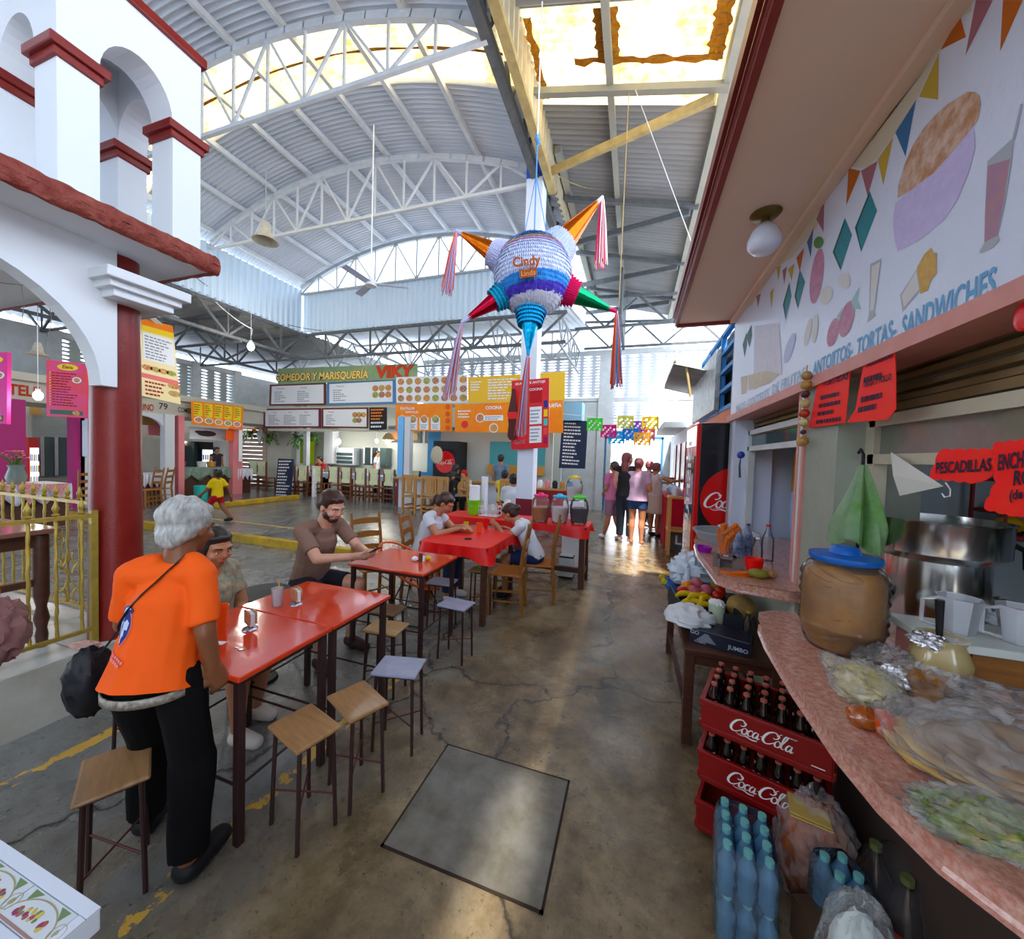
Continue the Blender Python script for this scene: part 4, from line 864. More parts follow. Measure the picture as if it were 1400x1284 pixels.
for i, z in enumerate((.455, .235)):
    for a in range(7):
        for b in range(4 if i == 0 else 2):
            q = c0+Rc@Vector((-.178+a*.0585, -.10+b*.066, 0))+Vector((0, 0, z+.014))
            lab = '%s bottle from the aisle end, %s row of the %s red crate' % (('first', 'second', 'third', 'fourth', 'fifth', 'sixth', 'seventh')[a], ('front', 'second', 'third', 'rear')[b], 'top' if i == 0 else 'middle')
            g = 'cola bottles in the top crate' if i == 0 else 'cola bottles in the middle crate'
            if first: place(bp, q, ca); bp['label'] = lab; bp['group'] = g; first = False
            else: dup(bp, q, ca+random.uniform(-.5, .5), lab, g)
# water packs
WAT = film('blue_tinted_bottle_plastic', (.20, .46, .72), .42, .3, .12, 9, (.5, .78, .98)); WCAP = M('pale_green_cap', (.20, .45, .45), .4)
SHR = film('shrink_wrap', (.6, .8, 1), .08, .2, .14, 30)
def water_pack(name, label, nx, ny, group=None):
    t = thing(name, label, 'bottle pack', group=group); r = .029; dx = .058
    for i in range(nx):
        for j_ in range(ny):
            x, y = (i-(nx-1)/2)*dx, (j_-(ny-1)/2)*dx
            mb = MB(WAT); mb.lathe([(0, 0), (r*.8, 0), (r, .008), (r*.93, .03), (r, .045), (r*.92, .075), (r, .09), (r*.95, .11), (r*.5, .135), (r*.38, .15), (0, .15)], (x, y, 0), 12); b = local('bottle', mb, t, smooth=True)
            mb = MB(WCAP); mb.lathe([(0, .146), (r*.45, .146), (r*.45, .163), (0, .164)], (x, y, 0), 10); local('cap', mb, b)
    mb = MB(SHR); W, D_ = nx*dx/2+.004, ny*dx/2+.004
    def f(u, v):
        a = 2*pi*u; k = 7; ca_, sa_ = cos(a), sin(a); m_ = (abs(ca_)**k+abs(sa_)**k)**(-1/k); sh = 1-.12*max(0, v-.72)/.28; z = .002+.158*v; bl = .004*noise.noise(Vector((ca_*4, sa_*4, v*6)))
        return Vector((ca_*m_*W*sh+bl, sa_*m_*D_*sh+bl, z))
    mb.grid(f, 48, 12, closeu=True); local('shrink_wrap', mb, t, smooth=True); return t
a_ = -.16
wp = water_pack('water_pack', 'shrink wrapped pack of blue water bottles lying on another pack', 3, 4, 'blue water packs beside the crates'); place(wp, (.415, 1.44, .172), a_)
dup(wp, (.42, 1.445, .0), a_+.03, 'bottom pack of blue water bottles standing on the floor under its twin')
w2_ = water_pack('water_pack', 'small pack of pale blue bottles on a dark box beside the wrapped soda', 2, 2, 'blue water packs beside the crates')
q = PZ(1150, 1185, .30); place(w2_, (q.x, q.y, .145), .3)
mb = MB(M('floor_box_card', (.10, .06, .04), .7)); mb.box((q.x+.06, q.y-.05, .07), (.30, .24, .138), rz=.3); tag(build('cardboard_box', mb), 'dark low box on the floor carrying the small bottle pack', 'box')
# wrapped bags next to the packs
q = PZ(1105, 1105, .36); t = thing('cardboard_sheet', 'folded yellow manila card resting on bagged goods under the counter', 'card', (q.x, q.y, .345), -.25)
MAN = M('manila_card', (.58, .42, .17), .6, n=(9, .3, (.5, .35, .13)))
mb = MB(MAN); mb.box((0, 0, .012), (.115, .10, .004)); mb.box((.002, -.004, .004), (.117, .10, .004), rz=.04); local('card', mb, t)
q = PZ(1120, 1160, .22); food('goods_bag', 'clear bag of orange packets under the yellow card', 'bag', (q.x, q.y+.03, .0), (.11, .10, .19), M('orange_brown_packets', (.16, .05, .03), .4, n=(12, 1, (.50, .16, .07)), bump=(20, .5)), 51, 1.06, .9, .12, 30)
q = PZ(1230, 1180, .36); t = thing('soda_pack', 'shrink wrapped pack of large dark soda bottles with red labels', 'bottle pack', (q.x+.03, q.y+.02, .0), .3)
for i in range(2):
    for k in range(2):
        x, y = -.05+.1*i, -.05+.1*k
        mb = MB(COLA); mb.lathe([(0, .0), (.045, .0), (.049, .02), (.046, .1), (.049, .22), (.044, .26), (.018, .32), (.014, .345), (0, .345)], (x, y, 0), 16); b = local('bottle', mb, t, smooth=True)
        mb = MB(M('soda_label_red', (.25, .01, .015), .4)); mb.lathe([(.0485, .11), (.0495, .12), (.0495, .20), (.0485, .21)], (x, y, 0), 16); local('bottle_label', mb, b, smooth=True)
        mb = MB(M('olive_cap', (.10, .12, .05), .5)); mb.lathe([(0, .34), (.016, .34), (.016, .36), (0, .36)], (x, y, 0), 12); local('cap', mb, b)
mb = crumple((0, 0, .17), (.135, .13, .20), 61, .08, 2.5, 34, .85); mb.mats = [film('smoky_wrap', (.6, .62, .66), .03, .14, .14, 14)]; local('shrink_wrap', mb, t, smooth=True)
q = PZ(1180, 1262, .30); food('white_tub_bag', 'clear crinkled bag with a white tub at the very bottom of the photo', 'bag', (q.x, q.y+.01, .0), (.07, .055, .16), M('white_tub', (.72, .78, .76), .4), 71, 1.28, .9, .10, 30)
q = PZ(1360, 1268, .35); t = thing('water_jug', 'pale container with handwritten letters at the bottom right corner', 'container', (q.x+.02, q.y+.0, .0), .25)
mb = MB(M('pale_blue_container', (.42, .52, .54), .4)); mb.lathe([(0, 0), (.12, 0), (.13, .02), (.13, .26), (.11, .31), (0, .32)], n=4, m=Matrix.Rotation(pi/4, 3, 'Z')); local('container_body', mb, t, bev=.01)
mb = MB(INK); mb.text('Sid', (-.02, -.0935, .22), (1, 0, 0), (0, 0, 1), .07, .02); mb.box((.04, -.0935, .2), (.004, .002, .1)); local('handwriting', mb, t)
# ================================================================== BENCH WITH FRUIT
t = thing('wooden_bench', 'dark wooden bench table carrying fruit, bags and a black box', 'table', (.56, 2.80, 0))
mb = MB(DWOOD); mb.box((0, 0, .535), (.50, 1.12, .03)); local('tabletop', mb, t, bev=.004)
for x in (-.22, .20):
    for y in (-.52, .52): mb = MB(DWOOD); mb.box((x, y, .26), (.05, .05, .52)); local('leg', mb, t, bev=.003)
mb = MB(DWOOD)
for y in (-.52, .52): mb.box((-.01, y, .49), (.42, .025, .06))
for x in (-.22, .20): mb.box((x, 0, .49), (.025, 1.04, .06)); mb.box((x, 0, .16), (.025, 1.04, .03))
local('apron', mb, t)
BZ = .551
t = thing('fruit_crate', 'open crate heaped with mangoes, red fruit and bananas on the dark bench', 'crate', (.47, 2.78, BZ), .1)
mb = MB(M('dark_crate', (.03, .035, .04), .5))
for s_ in (-1, 1): mb.box((s_*.16, 0, .06), (.012, .50, .12)); mb.box((0, s_*.25, .06), (.32, .012, .12))
mb.box((0, 0, .006), (.32, .5, .012)); local('crate_body', mb, t)
def fruit(name, label, loc, r, mat, group, rz=0, jit=.05):
    mb = MB(mat); mb.ball((0, 0, 0), r, 14, jit=jit); o = local(name, mb, None, smooth=True); place(o, loc, rz); return tag(o, label, 'fruit', group)
MANG = M('ripe_mango', (.62, .30, .06), .35, n=(7, .9, (.55, .08, .03))); REDF = M('red_tomato', (.42, .025, .02), .25, n=(6, .4, (.5, .12, .03))); PINKF = M('pink_red_fruit', (.48, .10, .14), .4, n=(9, .5, (.55, .3, .3)))
mgs = [((.40, 2.93, .69), MANG, (.05, .043, .04)), ((.47, 2.99, .70), PINKF, (.045, .04, .04)), ((.36, 2.83, .68), REDF, (.045, .04, .037)), ((.43, 2.84, .69), PINKF, (.045, .042, .038)), ((.52, 2.90, .69), PINKF, (.044, .04, .038)), ((.57, 2.80, .69), REDF, (.036, .036, .033)), ((.53, 2.72, .675), REDF, (.035, .035, .032)), ((.60, 2.87, .70), REDF, (.034, .034, .032)), ((.49, 2.80, .67), MANG, (.045, .04, .036))]
flab = ['large orange mango at the top of the fruit crate', 'pinkish fruit behind the large orange mango', 'red fruit at the aisle side of the fruit crate', 'pink red fruit in the middle of the crate above the bananas', 'pinkish fruit next to the pineapple leaves', 'red tomato beside the melon', 'lowest red tomato in front of the melon', 'red tomato behind the melon near the wall', 'orange yellow mango tucked under the pink fruit']
for (l, m_, r), lb in zip(mgs, flab): fruit('mango' if m_ is MANG else 'red_fruit', lb, l, r, m_, 'fruit heaped in the crate on the bench', random.random()*3)
fruit('melon', 'brown netted melon at the wall end of the bench', (.69, 2.72, .665), (.085, .075, .075), M('melon_rind', (.38, .24, .10), .6, n=(30, .5, (.5, .38, .2))), None)
def banana(loc, rz, label):
    mb = MB(M('banana_skin', (.66, .46, .06), .4, n=(8, .6, (.45, .42, .08)))); P = [(-.075+.15*i/8, .03*sin(pi*i/8), .012*sin(pi*i/8)) for i in range(9)]
    mb.tube(P, [.006, .013, .017, .019, .0195, .019, .017, .012, .005], 8); o = local('banana', mb, None, smooth=True); place(o, loc, rz); tag(o, label, 'fruit', 'bananas in the crate')
for i, (x, y, z, a, lb) in enumerate(((.37, 2.70, .69, .3, 'banana lying at the aisle end of the bunch'), (.43, 2.66, .70, .5, 'middle banana on top of the bunch in the crate'), (.49, 2.67, .69, .8, 'right banana of the bunch next to the pale cup'), (.40, 2.62, .675, .1, 'greenish banana at the bottom of the bunch'), (.47, 2.60, .67, .6, 'lowest banana beside the white cloth'))): banana((x, y, z), a, lb)
t = thing('pineapple', 'pineapple with spiky leaves behind the pale cup in the crate', 'fruit', (.60, 2.97, BZ+.05))
mb = MB(M('pineapple_skin', (.30, .16, .04), .5, n=(30, .8, (.12, .10, .03)))); mb.ball((0, 0, .07), (.055, .055, .08), 14); local('fruit_body', mb, t, smooth=True)
mb = MB(M('pineapple_leaf', (.12, .20, .12), .5))
for k in range(22):
    a = k*2.4; l = .06+.05*random.random(); o = Vector((.015*cos(a), .015*sin(a), .14)); d = Vector((cos(a)*.05, sin(a)*.05, l)); s_ = Vector((-sin(a), cos(a), 0))*.009; mb.add([o-s_, o+s_, o+d*.6+s_*.7, o+d*1.1, o+d*.6-s_*.7], [(0, 1, 2, 3, 4)])
local('leaves', mb, t)
t = thing('paper_cup', 'tall pale green printed cup standing in front of the fruit', 'cup', (.52, 2.56, BZ))
mb = MB(M('pale_green_cup', (.50, .56, .42), .5, n=(16, .5, (.62, .62, .55)))); mb.lathe([(0, 0), (.04, 0), (.046, .17), (.043, .17), (.038, .01), (0, .01)], n=20); local('cup_body', mb, t, smooth=True)
mb = crumple((0, 0, .17), (.04, .04, .018), 81, .3); mb.mats = [PAPERW]; local('tissue', mb, t)
mb = crumple((.36, 2.48, BZ+.085), (.13, .12, .07), 83, .16, 2.5, 30, .3); mb.mats = [M('white_cloth', (.70, .72, .76), .7)]; tag(build('white_cloth', mb, smooth=True), 'white cloth draped over the aisle end of the black box', 'cloth')
t = thing('black_box', 'black cardboard box with white pyramid drawing and JUMBO lettering', 'box', (.51, 2.38, BZ), -.32)
mb = MB(M('glossy_navy_box', (.012, .014, .03), .3)); mb.box((0, 0, .04), (.30, .17, .08)); local('box_body', mb, t, bev=.003)
mb = MB(M('box_print', (.45, .50, .58), .5)); mb.text('JUMBO', (.095, -.0865, .03), (1, 0, 0), (0, 0, 1), .03, .02); mb.text('KOMBO', (-.09, -.0865, .012), (1, 0, 0), (0, 0, 1), .016, .01)
for k in range(7): mb.box((-.06, -.0866, .022+k*.007), (.10-.013*k, .001, .003))
mb.text('GO', (-.12, -.0866, .06), (1, 0, 0), (0, 0, 1), .03, .02); local('printing', mb, t)
mb = MB(M('dark_bottle', (.02, .012, .01), .1)); mb.lathe([(0, 0), (.03, 0), (.03, .12), (.012, .16), (.012, .18), (0, .18)], (.66, 2.44, BZ), 14); mb.use(YEL).lathe([(0, .178), (.014, .178), (.014, .192), (0, .192)], (.66, 2.44, BZ), 12); tag(build('sauce_bottle', mb, smooth=True), 'dark sauce bottle standing behind the black box', 'bottle')
t = thing('cleaning_crate', 'blue and grey crate corner with bottles behind the fruit on the bench', 'crate', (.52, 3.18, BZ), 0)
mb = MB(M('blue_box', (.03, .12, .28), .5)); mb.box((0, 0, .07), (.26, .2, .14)); mb.use(STEELP).box((0, 0, .142), (.27, .21, .008)); local('crate_body', mb, t)
for k, (x, y, lb, c_) in enumerate(((.34, 3.12, 'blue bottle with a yellow cap poking out towards the aisle', (.03, .10, .4)), (.35, 3.0, 'second blue bottle with a yellow cap just in front of the first', (.03, .12, .42)))):
    t = thing('cleaner_bottle', lb, 'bottle', (x, y, BZ), 0, 'cleaner bottles on the bench'); m_ = Matrix.Rotation(-.9, 3, 'Y')
    mb = MB(cm(*c_, .3)); mb.lathe([(0, 0), (.03, 0), (.032, .06), (.03, .12), (.014, .15), (0, .15)], (0.03, 0, .03), 14, m=m_); local('bottle_body', mb, t, smooth=True)
    mb = MB(M('yellow_cap', (.6, .5, .06), .4)); mb.lathe([(0, .15), (.02, .15), (.02, .18), (0, .18)], (.03, 0, .03), 12, m=m_); local('cap', mb, t)
t = thing('spray_bottle', 'white cleaning bottle with a purple label on the bench', 'bottle', (.42, 3.10, BZ))
mb = MB(M('pale_blue_white_bottle', (.62, .70, .82), .3)); mb.lathe([(0, 0), (.04, 0), (.042, .12), (.02, .18), (.018, .22), (0, .22)], n=14); local('bottle_body', mb, t, smooth=True); mb = MB(M('purple_label', (.12, .04, .3), .4)); mb.lathe([(.0425, .03), (.0435, .04), (.0435, .1), (.0425, .11)], n=14); local('bottle_label', mb, t)
mb = crumple((.47, 3.32, BZ+.15), (.14, .12, .13), 91, .3, 3.2, 34, .9); mb.mats = [M('white_plastic_bag', (.72, .78, .86), .35, bump=(30, .6))]; tag(build('plastic_bag', mb, smooth=True), 'heap of white plastic bags at the far end of the bench', 'plastic bag')
# ================================================================== FAR COUNTER ITEMS
Z2 = .95
t = thing('breeze_block', 'small grey cement block with a hollow on the far terrazzo counter', 'block', (.56, 2.56, Z2), -.25)
mb = MB(M('cement_grey', (.17, .14, .13), .8, bump=(60, .5))); mb.box((-.052, 0, .035), (.04, .07, .07)); mb.box((.052, 0, .035), (.04, .07, .07)); mb.box((0, 0, .062), (.10, .07, .016)); mb.box((0, .03, .035), (.1, .01, .07)); local('block', mb, t)
t = thing('carrot_vase', 'clear glass vase packed with carrots standing on the cement block', 'vase', (.54, 2.56, Z2+.071))
mb = MB(CLEAR); mb.lathe([(0, 0), (.034, 0), (.045, .12), (.046, .17), (.044, .17), (.04, .1), (0, .004)], n=4, m=Matrix.Rotation(pi/4, 3, 'Z')); local('vase_body', mb, t)
CARR = M('carrot', (.62, .17, .025), .4, n=(20, .4, (.5, .12, .03)))
for k in range(8):
    a = k*.8; x, y = .02*cos(a), .02*sin(a); h = .13+.03*(k % 3)
    mb = MB(CARR); mb.tube([(x*.6, y*.6, .006), (x*1.1, y*1.1, h*.5), (x*2+.012, y*1.6, h)], [.005, .012, .014], 8); o = local('carrot', mb, None, smooth=True); place(o, (.54, 2.56, Z2+.074)); tag(o, 'carrot packed upright in the glass vase on the cement block', 'carrot', 'carrots in the vase')
for k, (x, y, z, a) in enumerate(((.565, 2.545, Z2+.235, .5), (.585, 2.54, Z2+.215, .7))):
    mb = MB(CARR); mb.tube([(-.045, 0, -.03), (0, 0, 0), (.045, 0, .03)], [.007, .013, .014], 8); o = local('carrot', mb, None, smooth=True); place(o, (x, y, z), a); tag(o, ('upper' if k == 0 else 'lower')+' carrot lying slantwise across the top of the vase', 'carrot', 'carrots across the vase')
t = thing('plastic_cup', 'bright red plastic cup on the far terrazzo counter', 'cup', (.69, 2.50, Z2))
mb = MB(M('bright_red_plastic', (.75, .03, .01), .3)); mb.lathe([(0, 0), (.036, 0), (.05, .085), (.047, .085), (.034, .004), (0, .004)], n=24); local('cup_body', mb, t, smooth=True)
t = thing('orange_napkins', 'spread of orange leaf shaped napkins on the counter edge', 'napkin', (.60, 2.40, Z2))
for k in range(5):
    mb = MB(M('orange_felt', (.72, .20, .02), .6)); a = .2+k*.25; mb.prism([(0.0, -.018), (.07, -.03), (.15, 0), (.07, .022), (0, .012)], (-.10+.012*k, .03-.012*k, .001+.003*k), (cos(a-.6), sin(a-.6), 0), (-sin(a-.6), cos(a-.6), 0), (0, 0, .0025)); local('napkin', mb, t)
fruit('papaya', 'small green papaya in front of the red cup', (.68, 2.39, Z2+.026), (.052, .034, .026), M('green_papaya', (.17, .17, .04), .4, n=(9, .6, (.30, .24, .06))), None, -.2)
mb = crumple((.745, 2.44, Z2+.022), (.035, .05, .022), 95, .2); mb.mats = [M('tan_wrap', (.38, .22, .11), .6)]; tag(build('bread_piece', mb, smooth=True), 'tan wrapped bread piece behind the green papaya', 'bread')
mb = MB(M('magenta_plastic', (.28, .03, .32), .35)); mb.lathe([(0, 0), (.04, 0), (.055, .04), (.05, .04), (.035, .006), (0, .006)], (.50, 2.94, Z2), 20); tag(build('magenta_bowl', mb, smooth=True), 'small magenta bowl near the edge of the far counter', 'bowl')
def bottle(x, y, h, r, mat, cap, label, name='water_bottle'):
    t = thing(name, label, 'bottle', (x, y, Z2)); mb = MB(mat); mb.lathe([(0, 0), (r, 0), (r, h*.55), (r*.9, h*.62), (r*.35, h*.85), (r*.33, h*.95), (0, h*.95)], n=16); local('bottle_body', mb, t, smooth=True)
    mb = MB(cap); mb.lathe([(0, h*.94), (r*.38, h*.94), (r*.38, h), (0, h)], n=12); local('cap', mb, t); return t
DKB = M('dark_blue_label', (.04, .06, .16), .4, n=(22, .9, (.4, .45, .55)))
bottle(.70, 2.88, .20, .034, DKB, COKEWH, 'bottle with dark blue floral pattern in the group on the far counter'); bottle(.77, 2.96, .22, .034, DKB, M('navy_cap', (.02, .03, .12), .4), 'tall dark patterned bottle by the window of the far counter'); bottle(.86, 2.86, .24, .036, CLEAR, COKERED, 'clear bottle with a red cap on the far counter')
bottle(.64, 2.98, .16, .03, M('green_bottle', (.03, .12, .05), .2), LEAF, 'green bottle behind the carrot vase'); bottle(.78, 2.78, .16, .032, CLEAR, COKEWH, 'short clear bottle with a white cap beside the patterned ones')
mb = MB(M('white_plastic_cup', (.68, .70, .78), .4))
for k in range(12): mb.lathe([(.030, .0), (.038, .016), (.036, .016)], (0, 0, k*.014), 16)
mb.v = [tuple(Matrix.Rotation(-.25, 3, 'Y') @ Vector(v)) for v in mb.v]; o = local('cup_stack', mb, None, smooth=True); place(o, (.69, 3.12, Z2+.012)); tag(o, 'leaning stack of white plastic cups on the far counter', 'cups')
mb = MB(STEELP)
for k in range(3): mb.lathe([(.28+.012*k, -.05+.02*k), (.29+.012*k, -.03+.02*k), (.27+.012*k, -.03+.02*k)], (.86, 3.3, .95), 40)
mb.lathe([(0, 0), (.05, .0), (.05, .02), (0, .02)], (.86, 3.3, .951), 16)
mb = MB(M('grey_basin', (.34, .36, .38), .4)); mb.lathe([(0, 0), (.20, .0), (.24, .07), (.25, .07), (.25, .076), (.23, .076), (.19, .008), (0, .008)], (.74, 3.46, Z2), 40); tag(build('basin', mb, smooth=True), 'round grey basin at the far end of the far counter', 'basin')
# ================================================================== SODA FRIDGE and entrance side
f = thing('soda_fridge', 'tall black and red soda fridge beyond the painted wall', 'fridge', (.88, 4.42, 0), .02)
mb = MB(M('fridge_black', (.012, .012, .016), .25, coat=.3)); mb.box((.04, 0, 1.0), (.62, .62, 1.96)); mb.box((.04, 0, .01), (.5, .5, .02)); local('cabinet', mb, f, bev=.01)
mb = MB(COKERED); mb.box((-.285, 0, 1.0), (.04, .63, 1.95)); local('door', mb, f, bev=.008)
mb = MB(M('fridge_header', (.75, .75, .72), .4, emit=.6)); mb.box((-.308, .0, 1.85), (.008, .56, .2)); mb.use(GLASSD).box((-.308, 0, 1.1), (.008, .5, 1.1)); mb.use(COKEWH)
mb.text('DISFRUTA', (-.3135, 0, 1.12), (0, 0, -1), (0, 1, 0), .3, .02, wfit=1.4); local('door_glass', mb, f)
mb = MB(COKERED); mb.lathe([(0, 0), (.33, 0), (.33, .004), (0, .004)], (.08, -.315, 1.22), 48, m=Matrix.Rotation(pi/2, 3, 'X')); local('round_sticker', mb, f)
mb = MB(COKEWH); script_logo(mb, (.08, -.321, 1.20), (1, 0, 0), (0, 0, 1), .60); local('logo', mb, f)
WALLO = M('orange_painted_wall', (.52, .13, .05), .5)
mb = MB(WALLO); mb.b2(1.05, 1.25, 4.9, 7.6, 0, 2.25); mb.use(M('blue_grille', (.08, .25, .55), .5))
mb.b2(1.05, 1.1, 4.9, 5.0, 2.25, 3.3)
for z in (2.25, 2.5, 2.75, 3.0, 3.25): mb.b2(1.04, 1.10, 4.9, 7.2, z, z+.05)
for y in (5.6, 6.4, 7.15): mb.b2(1.04, 1.1, y, y+.06, 2.25, 3.3)
mb.use(BLACK).b2(1.15, 1.2, 4.9, 7.2, 2.25, 3.3); mb.use(M('silver_billboard', (.5, .52, .52), .4, metal=.3, n=(8, .8, (.2, .22, .22)))).b2(.98, 1.05, 5.6, 7.6, 2.3, 3.1); struct('wall_side_right', mb)
mb = MB(M('grey_green_metal', (.20, .25, .27), .5)); mb.b2(1.02, 1.5, 4.72, 4.85, 1.97, 3.1); mb.b2(1.02, 1.08, 4.68, 4.72, 1.97, 3.1); mb.b2(1.3, 1.36, 4.68, 4.72, 1.97, 3.1); tag(build('metal_cabinet', mb), 'grey green metal frame standing above the soda fridge', 'cabinet')
t = thing('metal_awning', 'weathered sheet metal awning projecting over the entrance side stall', 'awning', (.8, 7.2, 3.1))
mb = MB(ROOFD); mb.grid(lambda u, v: (-.28+.6*v, -.9+2.0*u, .0-.16*v+.02*sin(u*2*pi*14)), 112, 1); local('sheet', mb, t); mb = MB(YSTEEL); mb.tube([(-.1, -.85, -.02), (-.02, -.85, -.5)], .02, 6); mb.bar((-.26, -.9, .05), (-.26, 1.1, .05), .03); mb.bar((.3, -.9, -.2), (.3, 1.1, -.2), .05); local('frame', mb, t)
mb = MB(PAPERW); mb.b2(1.0, 1.3, 7.6, 11.9, 0, 2.3); mb.use(OXRED)
for y in (8.3, 9.2, 10.1): mb.b2(.97, 1.0, y, y+.5, .9, 2.0)
struct('wall_side_stalls', mb); mb = MB(DWHITE); mb.b2(.55, 1.3, 8.4, 11.0, 2.3, 2.42); struct('wall_side_ledge', mb)
t = thing('wooden_stand', 'tall narrow light pine stand by the entrance stall', 'stand', (.78, 7.0, 0))
mb = MB(LWOOD)
for x in (-.17, .17):
    for y in (-.16, .16): mb.box((x, y, .5), (.045, .045, 1.0))
for z in (.42, .98): mb.box((0, 0, z), (.4, .38, .03))
local('frame', mb, t)
for k, (x, c_, lb) in enumerate(((-.08, (.5, .5, .52), 'clear jug on top of the light pine stand'), (.08, (.6, .10, .22), 'pink container on top of the light pine stand'))):
    mb = MB(cm(*c_, .3)); mb.lathe([(0, 0), (.05, 0), (.06, .1), (.04, .14), (0, .14)], n=14); o = local('stand_jar', mb, None, smooth=True); place(o, (.78+x, 7.0, .996)); tag(o, lb, 'jar')
mb = MB(M('red_skirt_cloth', (.45, .03, .05), .7)); mb.b2(.58, .94, 7.5, 9.3, .0, .92); tag(build('serving_table', mb), 'serving table with a red cloth where the women queue', 'table')
for k in range(4):
    mb = MB(film('blue_bag_%d' % k, (.5, .65, .8), .4, .4, .2)); mb = MB(M('blue_white_bags', (.5, .65, .85), .4)); mb.v = []; c_ = crumple((0, 0, 0), (.09, .09, .09), 100+k, .2, 3, 14); c_.mats = [M('blue_white_bags', (.5, .65, .85), .4)]
    o = local('water_bag', c_, None, smooth=True); place(o, (.78, 7.7+k*.3, 1.02)); tag(o, ('nearest', 'second', 'third', 'farthest')[k]+' pale blue bag of water bottles on the red covered table', 'bag', 'blue bags on the red table')
mb = MB(DKSTEEL); mb.b2(.62, .98, 7.25, 7.45, 0, .35); mb.use(PAPERW).text('L', (.80, 7.245, .18), (1, 0, 0), (0, 0, 1), .22, .03); tag(build('dark_crate', mb), 'dark crate with a pale letter at the foot of the pine stand', 'crate')
# ================================================================== RED TABLES, STOOLS, CHAIRS
def red_table(label, x0, x1, y0, y1, z=.70):
    cx, cy = (x0+x1)/2, (y0+y1)/2; t = thing('red_table', label, 'table', (cx, cy, 0)); W, D_ = x1-x0, y1-y0
    mb = MB(REDOIL); mb.box((0, 0, z-.011), (W, D_, .022)); local('tabletop', mb, t, bev=.006)
    for sx in (-1, 1):
        for sy in (-1, 1):
            mb = MB(BLKST); mb.box((sx*(W/2-.035), sy*(D_/2-.03), (z-.022)/2+.002), (.03, .03, z-.026)); local('leg', mb, t, bev=.002)
    mb = MB(BLKST); zz = .24
    for sx in (-1, 1): mb.tube([(sx*(W/2-.035), -D_/2+.03, zz), (sx*(W/2-.035), D_/2-.03, zz)], .006, 6)
    for sy in (-1, 1): mb.tube([(-W/2+.035, sy*(D_/2-.03), zz), (W/2-.035, sy*(D_/2-.03), zz)], .006, 6); mb.box((0, sy*(D_/2-.03), z-.035), (W-.07, .02, .025))
    for sx in (-1, 1): mb.box((sx*(W/2-.035), 0, z-.035), (.02, D_-.06, .025))
    local('frame', mb, t); return t
red_table('nearest red oilcloth table, orange cup and first napkin holder on it', -2.06, -1.40, 1.01, 1.478)
red_table('red oilcloth table joined behind the nearest one, carrying the clear cup', -2.06, -1.40, 1.484, 1.95)
red_table('square red oilcloth table where the bearded man rests his arms', -2.12, -1.43, 2.38, 2.93)
# stools
def stool_proto():
    t = thing('stool', 'stool', 'stool'); h = .43
    mb = MB(PLYW); mb.box((0, 0, h-.009), (.245, .185, .018)); local('seat', mb, t, bev=.008)
    for sx in (-1, 1):
        for sy in (-1, 1): mb = MB(BLKST); mb.tube([(sx*.098, sy*.068, h-.018), (sx*.108, sy*.078, .002)], .0085, 7); local('leg', mb, t, smooth=True)
    mb = MB(M('dark_red_rod', (.10, .03, .03), .5)); mb.tube([(.105, .075, .14), (-.105, -.075, .15)], .004, 5); mb.tube([(-.105, .075, .14), (.105, -.075, .15)], .004, 5)
    mb.use(BLKST); mb.box((0, 0, h-.026), (.20, .14, .014)); local('stretcher', mb, t); return t
st0 = stool_proto()
SBL = M('grey_blue_formica', (.30, .31, .40), .22, n=(14, .5, (.42, .42, .50))); SDK = M('dark_stool_wood', (.16, .10, .06), .4, n=(9, .5, (.24, .16, .1))); SLT = M('pale_stool_wood', (.44, .29, .15), .35, n=(8, .7, (.28, .16, .08), (1, 6, 1)))
stl = [((-1.71, .80), -.50, PLYW, 'worn wooden stool nearest the camera, behind the man in orange'), ((-1.265, 1.19), -.28, PLYW, 'wooden stool in front of the nearest red table, closest to the hatch'), ((-1.18, 1.405), -.42, PLYW, 'wooden stool pushed half behind the one in front of the red table'),
    ((-1.165, 1.71), .22, SBL, 'grey blue topped stool at the far corner of the joined tables'), ((-1.52, 2.07), .1, SLT, 'pale wooden stool between the joined tables and the square table'), ((-1.70, 2.31), .05, SDK, 'dark seated stool near the bearded man'),
    ((-1.27, 2.60), -.08, SBL, 'grey blue topped stool beside the square red table'), ((-1.62, 3.02), 0.1, SBL, 'grey blue stool behind the square red table under the orange chair'), ((-2.33, 1.22), .2, SLT, 'pale stool at the platform edge left of the man in orange')]
for i, ((x, y), a, m_, lb) in enumerate(stl):
    o = st0 if i == 0 else dup(st0, (0, 0, 0)); place(o, (x, y, 0), a); o['label'] = lb; o['group'] = 'small stools round the red tables'
    if i:
        for c in [c for c in bpy.data.objects if c.parent == o and c.name.startswith('seat')]: c.data = c.data.copy(); c.data.materials[0] = m_
tag(st0, st0['label'], 'stool', st0['group'])
